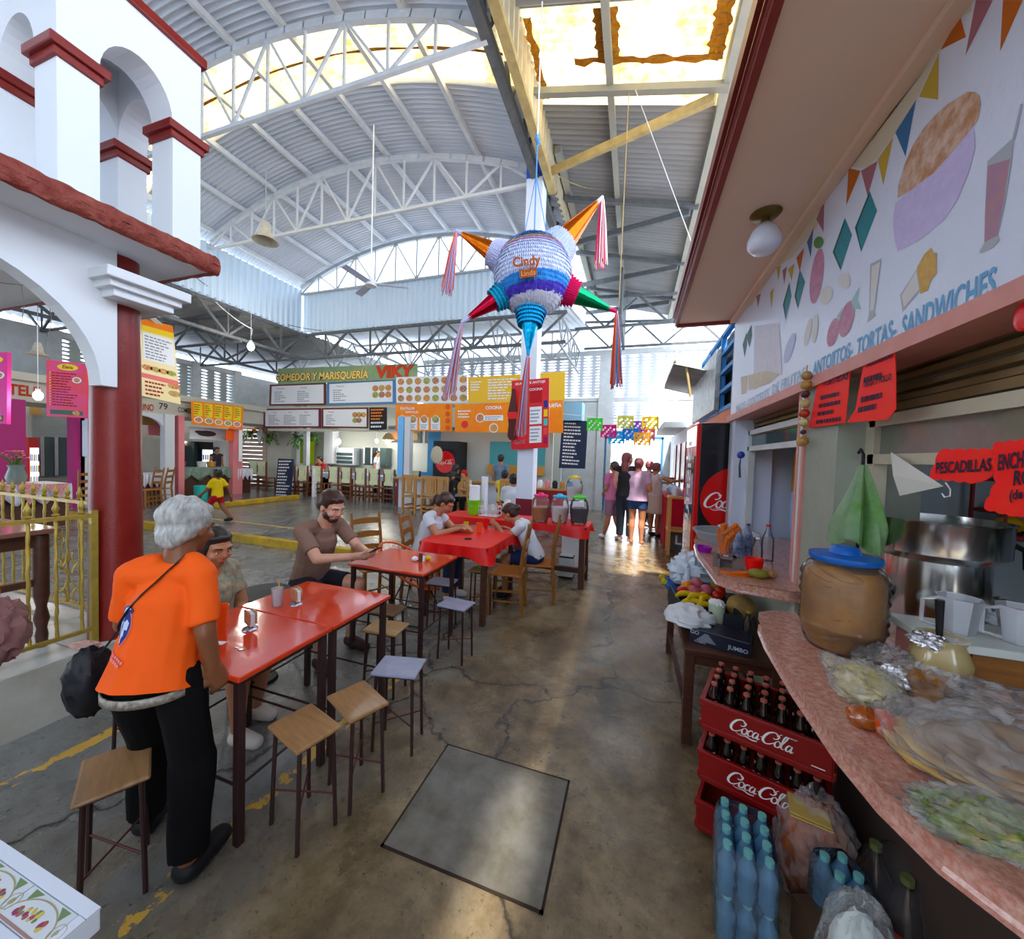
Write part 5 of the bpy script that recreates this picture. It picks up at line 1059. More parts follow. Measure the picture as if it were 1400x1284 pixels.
# items on the joined tables
TZ = .7005
def cup(x, y, z, mat, label, r=.03, h=.095, name='plastic_cup', group=None, pat='cup'):
    t = thing(name, label, pat, (x, y, z), 0, group); mb = MB(mat); mb.lathe([(0, 0), (r*.8, 0), (r*1.12, h), (r*1.04, h), (r*.74, .004), (0, .004)], n=24); local('cup_body', mb, t, smooth=True); return t
ORC = M('bright_orange_plastic', (.80, .13, .01), .3, coat=.4)
q = PZ(302, 860, TZ); cup(q.x, q.y, TZ, ORC, 'tall orange plastic cup on the nearest red table', .030, .115)
q = PZ(379, 828, TZ); t = cup(q.x, q.y, TZ, film('frosted_cup', (.75, .75, .78), .45, .3, .15), 'frosted clear cup with a straw on the joined red table', .028, .10)
mb = MB(M('orange_straw', (.70, .35, .15), .5)); mb.tube([(0, 0, .006), (.012, 0, .10), (.010, 0, .145)], .003, 6); local('straw', mb, t)
def napkin_holder(u, v, label, rz=0.):
    q = PZ(u, v, TZ); t = thing('napkin_holder', label, 'napkin holder', (q.x, q.y, TZ), rz, 'napkin holders on the red tables')
    mb = MB(M('tin_base', (.4, .4, .42), .25, metal=.9)); mb.lathe([(0, 0), (.034, 0), (.03, .008), (.012, .016), (.012, .026), (0, .026)], n=20); local('holder_base', mb, t, smooth=True)
    pts = []; 
    for cx_, cz_, a0 in ((.024, .024, 0), (-.024, .024, pi/2), (-.024, -.012, pi), (.024, -.012, 1.5*pi)):
        for k in range(5): a = a0+k*pi/8; pts.append((cx_+.014*cos(a), cz_+.014*sin(a)))
    mb = MB(M('woven_tan_plate', (.40, .20, .10), .4, n=(40, .8, (.55, .40, .28)))); mb.prism(pts, (0, -.016, .054), (1, 0, 0), (0, 0, 1), (0, .006, 0)); mb.prism(pts, (0, .012, .054), (1, 0, 0), (0, 0, 1), (0, .006, 0)); local('side_plate', mb, t, bev=.001)
    mb = MB(PAPERW); mb.box((0, .001, .052), (.062, .02, .06)); local('napkins', mb, t); return t
napkin_holder(342, 860, 'tan napkin holder on the nearest red table beside the orange cup', -.35); napkin_holder(405, 826, 'tan napkin holder on the second joined table beside the frosted cup', -.35)
q = PZ(287, 883, TZ); t = thing('phone', 'small dark phone and white paper at the left edge of the nearest table', 'phone', (q.x, q.y, TZ), .3); mb = MB(BLACK); mb.box((0, 0, .006), (.05, .03, .012)); local('phone_body', mb, t, bev=.003); mb = MB(PAPERW); mb.box((.02, .02, .003), (.06, .03, .002)); local('paper', mb, t)
q = PZ(330, 888, TZ); mb = MB(CHROME); mb.lathe([(.010, 0), (.013, .0015), (.010, .003), (.007, .0015)], (q.x, q.y, TZ), 18); mb.box((q.x-.025, q.y, TZ+.002), (.03, .004, .003)); tag(build('key_ring', mb), 'small metal ring and key lying on the nearest red table', 'keys')
# sauce set on the square table
q = PZ(575, 768, TZ); t = thing('condiment_set', 'red bowl, white sachets and dark shaker on the square red table', 'condiments', (q.x, q.y, TZ))
mb = MB(COKERED); mb.lathe([(0, 0), (.03, 0), (.04, .03), (.035, .03), (0, .008)], (-.06, .06, 0), 16); local('bowl', mb, t, smooth=True)
mb = MB(M('brown_shaker', (.12, .04, .03), .3)); mb.lathe([(0, 0), (.016, 0), (.016, .07), (0, .072)], n=14); local('shaker', mb, t, smooth=True)
mb = MB(PAPERW); mb.box((.02, .015, .022), (.014, .02, .044)); local('sachet', mb, t)
mb = MB(M('yellow_plastic', (.70, .48, .02), .4)); mb.ball((.03, .06, .02), (.032, .02, .02), 12); local('lime_squeezer', mb, t, smooth=True)
mb = crumple((-.06, .01, .016), (.026, .02, .016), 5, .2); mb.mats = [PAPERW]; local('tissue', mb, t)
# cloth covered tables
def cloth_table(label, x0, x1, y0, y1, z, drop, name='dining_table', leg=.06, seed=0, stretch=True):
    cx, cy = (x0+x1)/2, (y0+y1)/2; W, D_ = x1-x0, y1-y0; t = thing(name, label, 'table', (cx, cy, 0))
    mb = MB(DWOOD); mb.box((0, 0, z-.02), (W-.02, D_-.02, .03)); local('tabletop', mb, t)
    for sx in (-1, 1):
        for sy in (-1, 1): mb = MB(DWOOD); mb.box((sx*(W/2-.06), sy*(D_/2-.06), (z-.035)/2), (leg, leg, z-.036)); local('leg', mb, t, bev=.003)
    if stretch: mb = MB(DWOOD); mb.box((0, 0, .16), (W-.12, .05, .06)); mb.box((-W/2+.06, 0, .16), (.04, D_-.12, .06)); mb.box((W/2-.06, 0, .16), (.04, D_-.12, .06)); local('stretcher', mb, t)
    mb = MB(REDCLOTH); n = 96; L = 6
    def f(u, v):
        a = 2*pi*u; k = 12; c_, s_ = cos(a), sin(a); m_ = (abs(c_)**k+abs(s_)**k)**(-1/k); cor = max(0, abs(c_*s_)*2-.82)/.18
        if v < .4: w_ = v/.4; return Vector((c_*m_*W/2*w_, s_*m_*D_/2*w_, z+.002))
        w_ = (v-.4)/.6; fl = .014*w_*sin(a*17+seed)+.05*cor*w_
        return Vector((c_*(m_*W/2+fl+.006), s_*(m_*D_/2+fl+.006), z+.002-drop*(1+.55*cor+.12*noise.noise(Vector((c_*3, s_*3, seed))))*w_))
    mb.grid(f, n, 10, closeu=True); o = local('tablecloth', mb, t, smooth=True); return t
cloth_table('red covered table where two women eat, cups and plates on it', -1.95, -1.22, 3.12, 4.04, .74, .10, seed=1, leg=.05, stretch=False)
cloth_table('long red covered table holding the big drink jars', -2.45, -.50, 4.50, 5.02, .76, .085, 'long_table', .07, 3)
T3 = .744
for u, v, m_, lb, r, h in ((637, 724, M('yellow_green_plastic', (.50, .55, .03), .3), 'yellow green cup on the women\'s red table', .026, .085), (655, 728, ORC, 'orange cup in the middle of the women\'s red table', .03, .105), (664, 722, M('red_plastic_cup', (.65, .02, .015), .3), 'red cup beside the orange one on the women\'s table', .03, .11)):
    q = PZ(u, v, T3); cup(q.x, q.y, T3, m_, lb, r, h)
def plate(u, v, z, label, m1, m2, r=.07):
    q = PZ(u, v, z); t = thing('plate', label, 'plate', (q.x, q.y, z)); mb = MB(m1); mb.lathe([(0, 0), (r*.6, 0), (r, .012), (r*.98, .015), (r*.6, .004), (0, .004)], n=24); local('dish', mb, t, smooth=True)
    mb = crumple((0, 0, .012), (r*.7, r*.6, .014), int(u), .2, 4); mb.mats = [m2]; local('food', mb, t, smooth=True)
plate(622, 727, T3, 'plate of food in front of the left woman in white', M('lilac_plate', (.45, .36, .45), .3), BROWNF); plate(684, 722, T3, 'wide plate of flat bread in front of the right woman', M('tan_plate', (.45, .26, .14), .4), TORT, .08)
mb = MB(BLACK); q = PZ(640, 737, T3); mb.box((q.x, q.y, T3+.005), (.07, .04, .008), rz=.4); tag(build('phone', mb), 'dark phone lying on the women\'s red table', 'phone')
# ladder back chairs
def chair_proto():
    t = thing('ladder_back_chair', 'c', 'chair'); W, D_, sh, top = .34, .34, .42, .93
    mb = MB(M('orange_brown_seat', (.42, .17, .06), .4, n=(9, .4, (.3, .1, .04)))); mb.box((0, 0, sh-.012), (W, D_, .024)); local('seat', mb, t, bev=.006)
    for sx in (-1, 1):
        mb = MB(WOOD); mb.bar((sx*(W/2-.02), D_/2-.02, 0), (sx*(W/2-.02), D_/2-.02, sh-.02), .034); local('leg', mb, t, bev=.003)
        mb = MB(WOOD); mb.tube([(sx*(W/2-.02), -D_/2-.02, 0), (sx*(W/2-.02), -D_/2+.015, sh), (sx*(W/2-.02), -D_/2-.01, .66), (sx*(W/2-.02), -D_/2-.06, top)], [.020, .021, .018, .015], 6); local('leg', mb, t, smooth=True)
    mb = MB(WOOD)
    for i, z in enumerate((.56, .70, .84)):
        y = -D_/2-.005-(.02*i); pts = [(-W/2+.02, -.022)]+[(-W/2+.02+(W-.04)*k/8, .022+.016*sin(pi*k/8)) for k in range(9)]+[(W/2-.02, -.022)]
        mb.prism(pts, (0, y, z), (1, 0, 0), (0, -.08, 1), (0, -.014, 0))
    local('back_slats', mb, t, bev=.002)
    mb = MB(WOOD)
    for z in (.14, .24):
        for sx in (-1, 1): mb.tube([(sx*(W/2-.02), D_/2-.02, z), (sx*(W/2-.02), -D_/2, z)], .009, 6)
        mb.tube([(-W/2+.02, D_/2-.02, z-.03), (W/2-.02, D_/2-.02, z-.03)], .009, 6)
    local('stretcher', mb, t); return t
c1 = chair_proto(); G = 'ladder back wooden chairs at the women\'s table'
place(c1, (-1.20, 3.62, 0), pi/2+.15); c1['label'] = 'nearest varnished ladder back chair, empty, on the aisle side of the women\'s table'; c1['group'] = G
dup(c1, (-.98, 4.06, 0), pi/2+.2, 'ladder back chair on the aisle side, carrying the girl in white', G)
dup(c1, (-2.22, 3.66, 0), -pi/2+.25, 'ladder back chair left of the table carrying the woman in white', G)
dup(c1, (-2.52, 3.20, 0), -pi/2-.5, 'empty ladder back chair behind the orange woven chair', G)
# orange woven round chair
t = thing('woven_chair', 'round orange chair of woven cord behind the square red table', 'chair', (-1.98, 3.10, 0))
ORW = M('orange_cord', (.72, .13, .04), .4); cen = Vector((-.06, .02, .50)); ua = Vector((-.86, .05, .50)).normalized(); ub = Vector((.05, 1, 0)).normalized()
ring = [cen+ua*(.36*cos(2*pi*k/40))*(1.0)+ub*(.24*sin(2*pi*k/40)) for k in range(41)]
mb = MB(ORW); mb.tube(ring, .011, 8, caps=False); local('rim', mb, t, smooth=True)
mb = MB(ORW); low = cen+Vector((.06, 0, -.10))
for k in range(0, 40): mb.tube([ring[k], low+(ring[k]-cen)*.25], .0028, 4)
mb.tube([low+(ring[k]-cen)*.25 for k in range(0, 41)], .007, 6, caps=False); local('woven_cords', mb, t)
mb = MB(BLACK)
for sx, sy in ((-.2, -.18), (-.2, .18), (.22, -.18), (.22, .18)): mb.tube([low+Vector((sx*.3, sy*.3, 0)), Vector((sx, sy, 0))], .007, 6)
mb.tube([Vector((-.2, -.18, .005)), Vector((.22, -.18, .005))], .006, 6); mb.tube([Vector((-.2, .18, .005)), Vector((.22, .18, .005))], .006, 6); local('leg_frame', mb, t)
# green buckets
def bucket(x, y, z, label, r=.06, h=.12, lid=False):
    t = thing('bucket', label, 'bucket', (x, y, z)); m_ = M('lime_green_plastic', (.22, .50, .03), .35)
    mb = MB(m_); mb.lathe([(0, 0), (r*.8, 0), (r, h), (r*1.08, h), (r*1.08, h-.012), (r*.97, h-.012), (r*.76, .006), (0, .006)] if not lid else [(0, 0), (r*.85, 0), (r*.95, h*.85), (r*1.07, h*.85), (r*1.08, h), (0, h)], n=24); local('bucket_body', mb, t, smooth=True)
    mb = MB(STEELW); mb.tube([(-r, 0, h*.9), (0, -r*1.05, h*.6), (r, 0, h*.9)], .002, 5); local('handle', mb, t); return t
bucket(-1.42, 3.50, .43, 'small green bucket on a stand below the women\'s red table', .055, .11)
dup(st0, (-1.42, 3.50, 0), .1, 'low stool under the women\'s table holding the small green bucket', 'small stools round the red tables')
LZ = .765
q = PZ(648, 703, LZ); bucket(q.x, q.y, LZ, 'lidded lime green bucket on the long red table', .095, .20, True)
t = thing('paper_towel_roll', 'paper towel roll standing on the green bucket', 'roll', (q.x, q.y, LZ+.202)); mb = MB(PAPERW); mb.lathe([(.018, 0), (.075, 0), (.075, .20), (.018, .20)], n=24); local('paper_roll', mb, t, smooth=True)
t = thing('bottle_rack', 'grey wire basket on the long red table', 'basket', (q.x+.25, q.y-.02, LZ)); mb = MB(STEELW)
for z in (.005, .07, .13):
    for a, b in (((-.13, -.09), (.13, -.09)), ((.13, -.09), (.13, .09)), ((.13, .09), (-.13, .09)), ((-.13, .09), (-.13, -.09))): mb.tube([(*a, z), (*b, z)], .005, 5)
for k in range(7): x = -.13+.26*k/6; mb.tube([(x, -.09, 0), (x, -.09, .13)], .004, 5); mb.tube([(x, .09, 0), (x, .09, .13)], .004, 5)
mb.box((0, 0, .004), (.26, .18, .004)); local('wire_frame', mb, t)
t = thing('cup_tower', 'tall stack of white foam cups on the long red table', 'cups', (q.x+.08, q.y+.17, LZ)); mb = MB(PAPERW)
for k in range(20): mb.lathe([(.04, 0), (.052, .02), (.05, .02)], (0, 0, .12+.02*k), 16)
mb.lathe([(0, 0), (.05, 0), (.045, .13), (0, .13)], n=16); local('cups', mb, t)
for k, (dx, dy, c_, h, lb) in enumerate(((.32, .12, (.55, .01, .03), .17, 'red sauce bottle among the items on the long table'), (.22, .15, (.75, .7, .65), .14, 'pale sauce bottle beside the red one on the long table'), (.46, .10, (.72, .66, .66), .22, 'white jar with a dark round label on the long table'))):
    t = thing('sauce_bottle', lb, 'bottle', (q.x+dx, q.y+dy, LZ)); mb = MB(cm(*c_, .35)); r = .03 if k < 2 else .075; mb.lathe([(0, 0), (r, 0), (r, h*.7), (r*.5, h*.85), (r*.45, h), (0, h)], n=16); local('bottle_body', mb, t, smooth=True)
    if k == 2: mb = MB(M('dark_red_label', (.12, .02, .03), .5)); mb.ball((0, -.062, .09), (.04, .015, .04), 14); local('bottle_label', mb, t, smooth=True)
t = thing('white_tub', 'translucent pinkish tub at the back of the long red table near the girl', 'tub', (q.x+.55, q.y-.07, LZ)); mb = MB(M('pinkish_tub', (.66, .52, .55), .3)); mb.lathe([(0, 0), (.07, 0), (.085, .14), (.09, .15), (0, .155)], n=20); local('tub_body', mb, t, smooth=True)
# drink jars
def drink_jar(x, y, z, label, liq, lid, lvl, sc_=1):
    t = thing('drink_jar', label, 'jar', (x, y, z), 0, 'barrel shaped drink jars on the long table'); P = [(0, 0), (.085, 0), (.098, .02), (.106, .05), (.100, .07), (.110, .09), (.104, .11), (.115, .13), (.119, .20), (.116, .23), (.105, .26), (.11, .27), (.085, .31), (.078, .325), (.078, .33)]
    mb = MB(film('jar_plastic', (.8, .82, .86), .07, .22, .08)); mb.lathe([(r*sc_, h*sc_) for r, h in P], n=28); local('jar_body', mb, t, smooth=True)
    L = [(0, .006)]+[(r*.97, h) for r, h in P[2:] if h < lvl]; rl = L[-1][0]; L += [(rl, lvl), (0, lvl)]
    mb = MB(liq); mb.lathe([(r*sc_, h*sc_) for r, h in L], n=28); local('drink', mb, t, smooth=True)
    mb = MB(lid); mb.lathe([(0, .322*sc_), (.09*sc_, .322*sc_), (.09*sc_, .343*sc_), (.04*sc_, .350*sc_), (.03*sc_, .368*sc_), (0, .37*sc_)], n=24); local('lid', mb, t, smooth=True)
drink_jar(-1.12, 4.66, LZ, 'drink jar with orange brown drink and pink lid', M('tamarind_drink', (.42, .15, .03), .2), M('pink_lid', (.72, .06, .18), .4), .19)
drink_jar(-.875, 4.68, LZ, 'drink jar with milky pink drink and light blue lid', M('rice_drink', (.70, .58, .56), .25), M('cyan_lid', (.06, .45, .65), .4), .20)
drink_jar(-.635, 4.72, LZ, 'drink jar with dark purple drink and green lid', M('hibiscus_drink', (.02, .008, .025), .15), M('green_lid', (.10, .55, .05), .4), .20)
drink_jar(-.80, 5.36, .98, 'clear jar with a yellow lid behind the others on a side stand', M('clear_drink', (.68, .68, .64), .2), M('yellow_lid', (.75, .55, .03), .4), .20)
mb = MB(PAPERW); mb.box((-.80, 5.36, .49), (.26, .26, .975)); tag(build('side_stand', mb), 'pale narrow stand behind the long red table', 'stand')
mb = MB(M('grey_white_box', (.62, .66, .66), .4, n=(4, .3, (.4, .44, .44)))); mb.box((-.80, 4.92, .15), (.18, .14, .25)); mb.use(BLACK).box((-.80, 4.92, .015), (.19, .15, .03)); mb.box((-.80, 4.92, .285), (.185, .145, .02)); mb.use(PAPERW).box((-.80, 4.92, .30), (.17, .13, .012)); tag(build('step_bin', mb), 'small grey white bin with black base under the end of the long table', 'bin')
# ================================================================== PEOPLE
def remeshed(name, mb, parent, mat, vox, smooth=4, disp=None, label=None, cut=None):
    me = mesh_of('tmp', mb); o = bpy.data.objects.new('tmp', me); sc.collection.objects.link(o)
    r = o.modifiers.new('r', 'REMESH'); r.mode = 'VOXEL'; r.voxel_size = vox; r.use_smooth_shade = True
    s = o.modifiers.new('s', 'SMOOTH'); s.factor = .5; s.iterations = smooth
    dg = bpy.context.evaluated_depsgraph_get(); m2 = bpy.data.meshes.new_from_object(o.evaluated_get(dg))
    bpy.data.objects.remove(o); bpy.data.meshes.remove(me)
    if disp:
        amp, fr, st = disp
        m2.calc_loop_triangles()
        for v in m2.vertices:
            p = Vector((v.co.x*fr*st[0], v.co.y*fr*st[1], v.co.z*fr*st[2])); v.co += v.normal*amp*noise.noise(p)
    if cut:
        bmx = bmesh.new(); bmx.from_mesh(m2); bmesh.ops.bisect_plane(bmx, geom=bmx.verts[:]+bmx.edges[:]+bmx.faces[:], plane_co=cut[0], plane_no=cut[1], clear_inner=True); bmx.to_mesh(m2); bmx.free()
    m2.materials.clear(); m2.materials.append(mat); m2.name = name
    m2.polygons.foreach_set('use_smooth', [True]*len(m2.polygons))
    q = bpy.data.objects.new(name, m2); sc.collection.objects.link(q)
    if parent is not None: q.parent = parent
    if label: q['label'] = label
    return q
def cap(mb, a, b, r0, r1, sq=None, n=14, round_=True, tip=True):
    """tapered limb piece with rounded ends; sq = (direction, scale) widens it sideways"""
    a = Vector(a); b = Vector(b); d = b-a
    pts = []; rs = []
    if round_:
        for t_ in (-1, -.8, -.5): pts.append(a+d.normalized()*r0*t_); rs.append(r0*math.sqrt(max(.02, 1-t_*t_)))
    pts.append(a); rs.append(r0); pts.append(b); rs.append(r1)
    if round_ and tip:
        for t_ in (.5, .8, 1): pts.append(b+d.normalized()*r1*t_); rs.append(r1*math.sqrt(max(.02, 1-t_*t_)))
    k = len(mb.v); mb.tube(pts, rs, n)
    if sq:
        ax = Vector(sq[0]).normalized(); s = sq[1]
        for i in range(k, len(mb.v)):
            v = Vector(mb.v[i]); t_ = max(0, min(1, (v-a).dot(d)/d.length_squared)); c = a+d*t_; w_ = v-c; mb.v[i] = tuple(c+w_+ax*w_.dot(ax)*(s-1))
def hand(mb, w_, d, palm_n, curl, s=1.0, side=1):
    """w_ wrist, d pointing along the hand, palm_n the palm's facing, curl 0..1; five fingers with unequal lengths"""
    d = Vector(d).normalized(); nrm = Vector(palm_n); nrm = (nrm-d*nrm.dot(d)).normalized(); sd = d.cross(nrm)*side; w_ = Vector(w_)
    pc = w_+d*.045*s
    cap(mb, w_, w_+d*.075*s, .022*s, .024*s, (sd, 1.5)); 
    for i, (o_, L) in enumerate(((-.030, .058), (-.011, .072), (.010, .078), (.030, .070))):
        p = w_+d*.085*s+sd*o_*s; di = (d+sd*o_*3).normalized(); a1 = curl*.9
        q1 = p+(di*cos(a1)+nrm*sin(a1))*L*.45*s; q2 = q1+(di*cos(a1*2.1)+nrm*sin(a1*2.1))*L*.32*s; q3 = q2+(di*cos(a1*2.9)+nrm*sin(a1*2.9))*L*.25*s
        mb.tube([p-di*.02*s, p, q1, q2, q3], [.009*s, .0095*s, .0085*s, .008*s, .006*s], 8)
    p = w_+d*.03*s+sd*.026*s; q = p+(d*.6+sd*.75+nrm*.25).normalized()*.035*s; q2 = q+(d*.85+sd*.2+nrm*.5*max(curl, .3)).normalized()*.032*s
    mb.tube([p, q, q2], [.013*s, .011*s, .008*s], 8)
SKIN = {'tan': M('skin_tan', (.42, .20, .12), .45, sss=.1, n=(14, .3, (.48, .22, .14))), 'dark': M('skin_brown', (.20, .085, .045), .42, sss=.08, n=(14, .3, (.26, .10, .06))), 'light': M('skin_light', (.60, .34, .25), .45, sss=.1, n=(14, .3, (.62, .30, .22)))}
HAIRB = M('black_hair', (.012, .009, .008), .35, n=(60, .6, (.04, .028, .02), (1, 1, .2))); HAIRG = M('silver_hair', (.50, .49, .46), .4, n=(70, .9, (.18, .17, .16), (1, .5, .3))); HAIRR = M('reddish_hair', (.18, .05, .06), .4, n=(60, .6, (.3, .1, .1), (1, 1, .2))); HAIRD = M('dark_brown_hair', (.03, .014, .010), .35, n=(60, .6, (.08, .03, .02), (1, 1, .2)))
EYEW = M('eye_white', (.75, .74, .72), .2); LIP = M('lips', (.35, .09, .07), .4)
BASE = dict(pelvis=(0, 0, .86), chest=(0, 0, 1.17), neck=(0, 0, 1.33), head=(0, .015, 1.475), shL=(-.165, 0, 1.29), shR=(.165, 0, 1.29), elL=(-.20, -.02, 1.04), elR=(.20, -.02, 1.04), wrL=(-.21, .04, .82), wrR=(.21, .04, .82),
    hipL=(-.085, 0, .84), hipR=(.085, 0, .84), knL=(-.09, .02, .46), knR=(.09, .02, .46), anL=(-.09, 0, .075), anR=(.09, 0, .075), toeL=(-.105, .13, .025), toeR=(.105, .13, .025))
def person(label, loc, rz, J=None, s=1.0, skin='tan', hair=HAIRB, hstyle='short', top=None, sleeve=.6, bottom=None, blen=1.0, shoes=None, fat=1.0, hy=0.0, hp=0.0, vox=.012, hd=None, face=True, skirt=None, group=None, tops=None, curl=(.35, .35), hsc=1.0, belly=0, wide=1.0):
    j = {k: Vector(v) for k, v in {**BASE, **(J or {})}.items()}; SK = SKIN[skin]
    lat = (j['hipR']-j['hipL']).normalized(); slat = (j['shR']-j['shL']).normalized()
    Rh = Matrix.Rotation(hy, 3, 'Z') @ Matrix.Rotation(hp, 3, 'X'); H = j['head']; K = hsc
    root = None
    mb = MB(); bx = lambda p: H+Rh@(Vector(p)*K)
    # head: skull, face, jaw, nose, ears
    mb.ball(bx((0, -.012, .025)), (.074*K, .090*K, .083*K), 18, Rh); mb.ball(bx((0, .022, -.025)), (.060*K, .066*K, .080*K), 18, Rh); mb.ball(bx((0, .048, -.078)), (.034*K, .032*K, .026*K), 12, Rh)
    if face:
        mb.ball(bx((0, .091, -.020)), (.013*K, .019*K, .016*K), 10, Rh); cap(mb, bx((0, .080, .018)), bx((0, .096, -.014)), .008*K, .010*K, n=8)
        for sx in (-1, 1):
            mb.ball(bx((sx*.075, -.004, -.012)), (.010*K, .020*K, .030*K), 10, Rh); mb.ball(bx((sx*.042, .060, -.03)), (.022*K, .022*K, .02*K), 10, Rh); cap(mb, bx((sx*.015, .080, .022)), bx((sx*.05, .068, .022)), .010*K, .009*K, n=8)
        cap(mb, bx((-.018, .084, -.052)), bx((.018, .084, -.052)), .008*K, .008*K, n=8)
    cap(mb, j['neck']-(j['neck']-j['chest'])*.2, H+Rh@Vector((0, -.02, -.05))*K, .054*fat**.5, .050*fat**.5)
    def torso(g):
        mx = j['pelvis'].lerp(j['chest'], .5); fx = lat.cross((j['chest']-j['pelvis']).normalized())
        cap(mb_t, j['pelvis'], mx, .098*fat+g, .092*fat+g, (lat, 1.38)); cap(mb_t, mx, j['chest'], .092*fat+g, .100*fat+g, (slat, 1.30))
        cap(mb_t, j['chest'], j['chest'].lerp(j['neck'], .5), .100*fat+g, .064+g, (slat, 1.25))
        cap(mb_t, j['shL']-slat*-.03, j['shR']-slat*.03, .046*fat+g, .046*fat+g)
        for sh in ('shL', 'shR'): cap(mb_t, j[sh].lerp(j['neck'], .45)+Vector((0, 0, .012)), j[sh], .036+g, .044*fat+g)
        if belly:
            fd = Vector((-lat.y, lat.x, 0)); mb_t.ball(mx+fd*(.045+belly)-Vector((0, 0, .03)), (.12*fat+g, .09*fat+belly+g, .13+g), 16)
    mb_t = mb; torso(0)
    f2 = fat**.6
    for S in ('L', 'R'):
        cap(mb, j['sh'+S], j['el'+S], .047*f2, .037*f2); cap(mb, j['el'+S], j['wr'+S], .037*f2, .024)
        d = (j['wr'+S]-j['el'+S]).normalized(); pn = Vector((1 if S == 'L' else -1, 0, 0)); dd = d
        if hd and hd.get(S): dd, pn = Vector(hd[S][0]), Vector(hd[S][1])
        hand(mb, j['wr'+S], dd, pn, curl[0 if S == 'L' else 1], .95, 1 if S == 'L' else -1)
        cap(mb, j['hip'+S], j['kn'+S], .080*fat, .053*f2); m_ = j['kn'+S].lerp(j['an'+S], .35); bk = (j['toe'+S]-j['an'+S]); bk.z = 0; bk = bk.normalized()*-.012 if bk.length else Vector()
        cap(mb, j['kn'+S], m_+bk, .052*f2, .055*f2); cap(mb, m_+bk, j['an'+S], .052*f2, .031)
        cap(mb, j['an'+S]-Vector((0, 0, .03)), j['toe'+S], .034, .024, ((lat), 1.25))
    root = remeshed('person', mb, None, SK, vox)
    tag(root, label, 'person', group); root.matrix_basis = Matrix.Translation(Vector(loc)) @ Matrix.Rotation(rz, 4, 'Z') @ Matrix.Scale(s, 4)
    def part(name, m2, mat, v=None, **k): return remeshed(name, m2, root, mat, v or vox, **k)
    # hair
    hb = MB()
    if hstyle != 'none':
        hb.ball(bx((0, -.024, .036)), (.086*K, .092*K, .088*K), 18, Rh)
        if hstyle in ('short', 'thick'): hb.ball(bx((0, -.05, -.01)), (.080*K, .062*K, .070*K), 14, Rh); hb.ball(bx((0, .02, .075)), (.066*K, .062*K, .036*K), 12, Rh)
        if hstyle == 'thick': hb.ball(bx((0, -.04, .05)), (.088*K, .09*K, .085*K), 14, Rh); hb.ball(bx((0, -.062, -.03)), (.070*K, .05*K, .065*K), 14, Rh); [hb.ball(bx((sx*.068, -.012, .025)), (.022*K, .05*K, .042*K), 10, Rh) for sx in (-1, 1)]
        if hstyle in ('pony', 'bun', 'long', 'bob'): hb.ball(bx((0, -.045, -.0)), (.082*K, .07*K, .08*K), 14, Rh); hb.ball(bx((0, .01, .07)), (.072*K, .068*K, .036*K), 12, Rh)
        if hstyle == 'pony': hb.ball(bx((0, -.125, -.015)), (.032*K, .034*K, .05*K), 12, Rh); hb.ball(bx((0, -.12, -.07)), (.026*K, .026*K, .05*K), 12, Rh)
        if hstyle == 'bun': hb.ball(bx((0, -.12, .02)), (.042*K, .042*K, .042*K), 12, Rh)
        if hstyle == 'long': hb.ball(bx((0, -.06, -.12)), (.08*K, .05*K, .16*K), 14, Rh); hb.ball(bx((.0, -.05, -.22)), (.09*K, .04*K, .10*K), 14, Rh)
        if hstyle == 'bob': [hb.ball(bx((sx*.065, -.01, -.02)), (.025*K, .05*K, .06*K), 10, Rh) for sx in (-1, 1)]
        part('hair', hb, hair, min(vox, .009), disp=(.010 if hstyle == 'thick' else .005, 40, (1, .6, .5)))
    if face and vox < .0125:
        for sx in (-1, 1):
            e = MB(EYEW); e.ball(bx((sx*.029, .0735, -.003)), (.0105*K, .005*K, .0036*K), 10, Rh); e.use(BLACK).ball(bx((sx*.029, .0768, -.003)), (.0048*K, .003*K, .0038*K), 8, Rh); local('eye', e, root, smooth=True)
            e = MB(hair if hair is not HAIRG else HAIRG); cap(e, bx((sx*.016, .088, .022)), bx((sx*.046, .076, .024)), .0042*K, .003*K, n=6); local('eyebrow', e, root, smooth=True)
        e = MB(LIP); cap(e, bx((-.018, .0885, -.052)), bx((.018, .0885, -.052)), .0048*K, .0048*K, n=8); local('lips', e, root, smooth=True)
    # clothes
    if top:
        tb = MB(); mb_t = tb; torso(.012)
        for S in ('L', 'R'):
            if sleeve > 0: e_ = j['sh'+S].lerp(j['el'+S], sleeve); cap(tb, j['sh'+S], e_, .053*f2, .053*f2, tip=False)
        ax0 = (j['chest']-j['pelvis']).normalized(); st_ = j['pelvis'].z < .6; cap(tb, j['pelvis']-ax0*(.03 if st_ else .07), j['pelvis']+ax0*.05, (.106 if st_ else .122)*fat, .104*fat, (lat, 1.46 if not st_ else 1.36))
        if tops: cap(tb, j['pelvis']+Vector((0, 0, .02)), j['pelvis']-Vector((0, 0, tops)), .115*fat, .125*fat, (lat, 1.35), round_=False)
        ax_ = (j['chest']-j['pelvis']).normalized(); part('shirt', tb, top, disp=(.009, 11, (1.6, 1, .7)), cut=None if tops else (j['pelvis']-ax_*(.03 if j['pelvis'].z < .6 else .045), ax_))
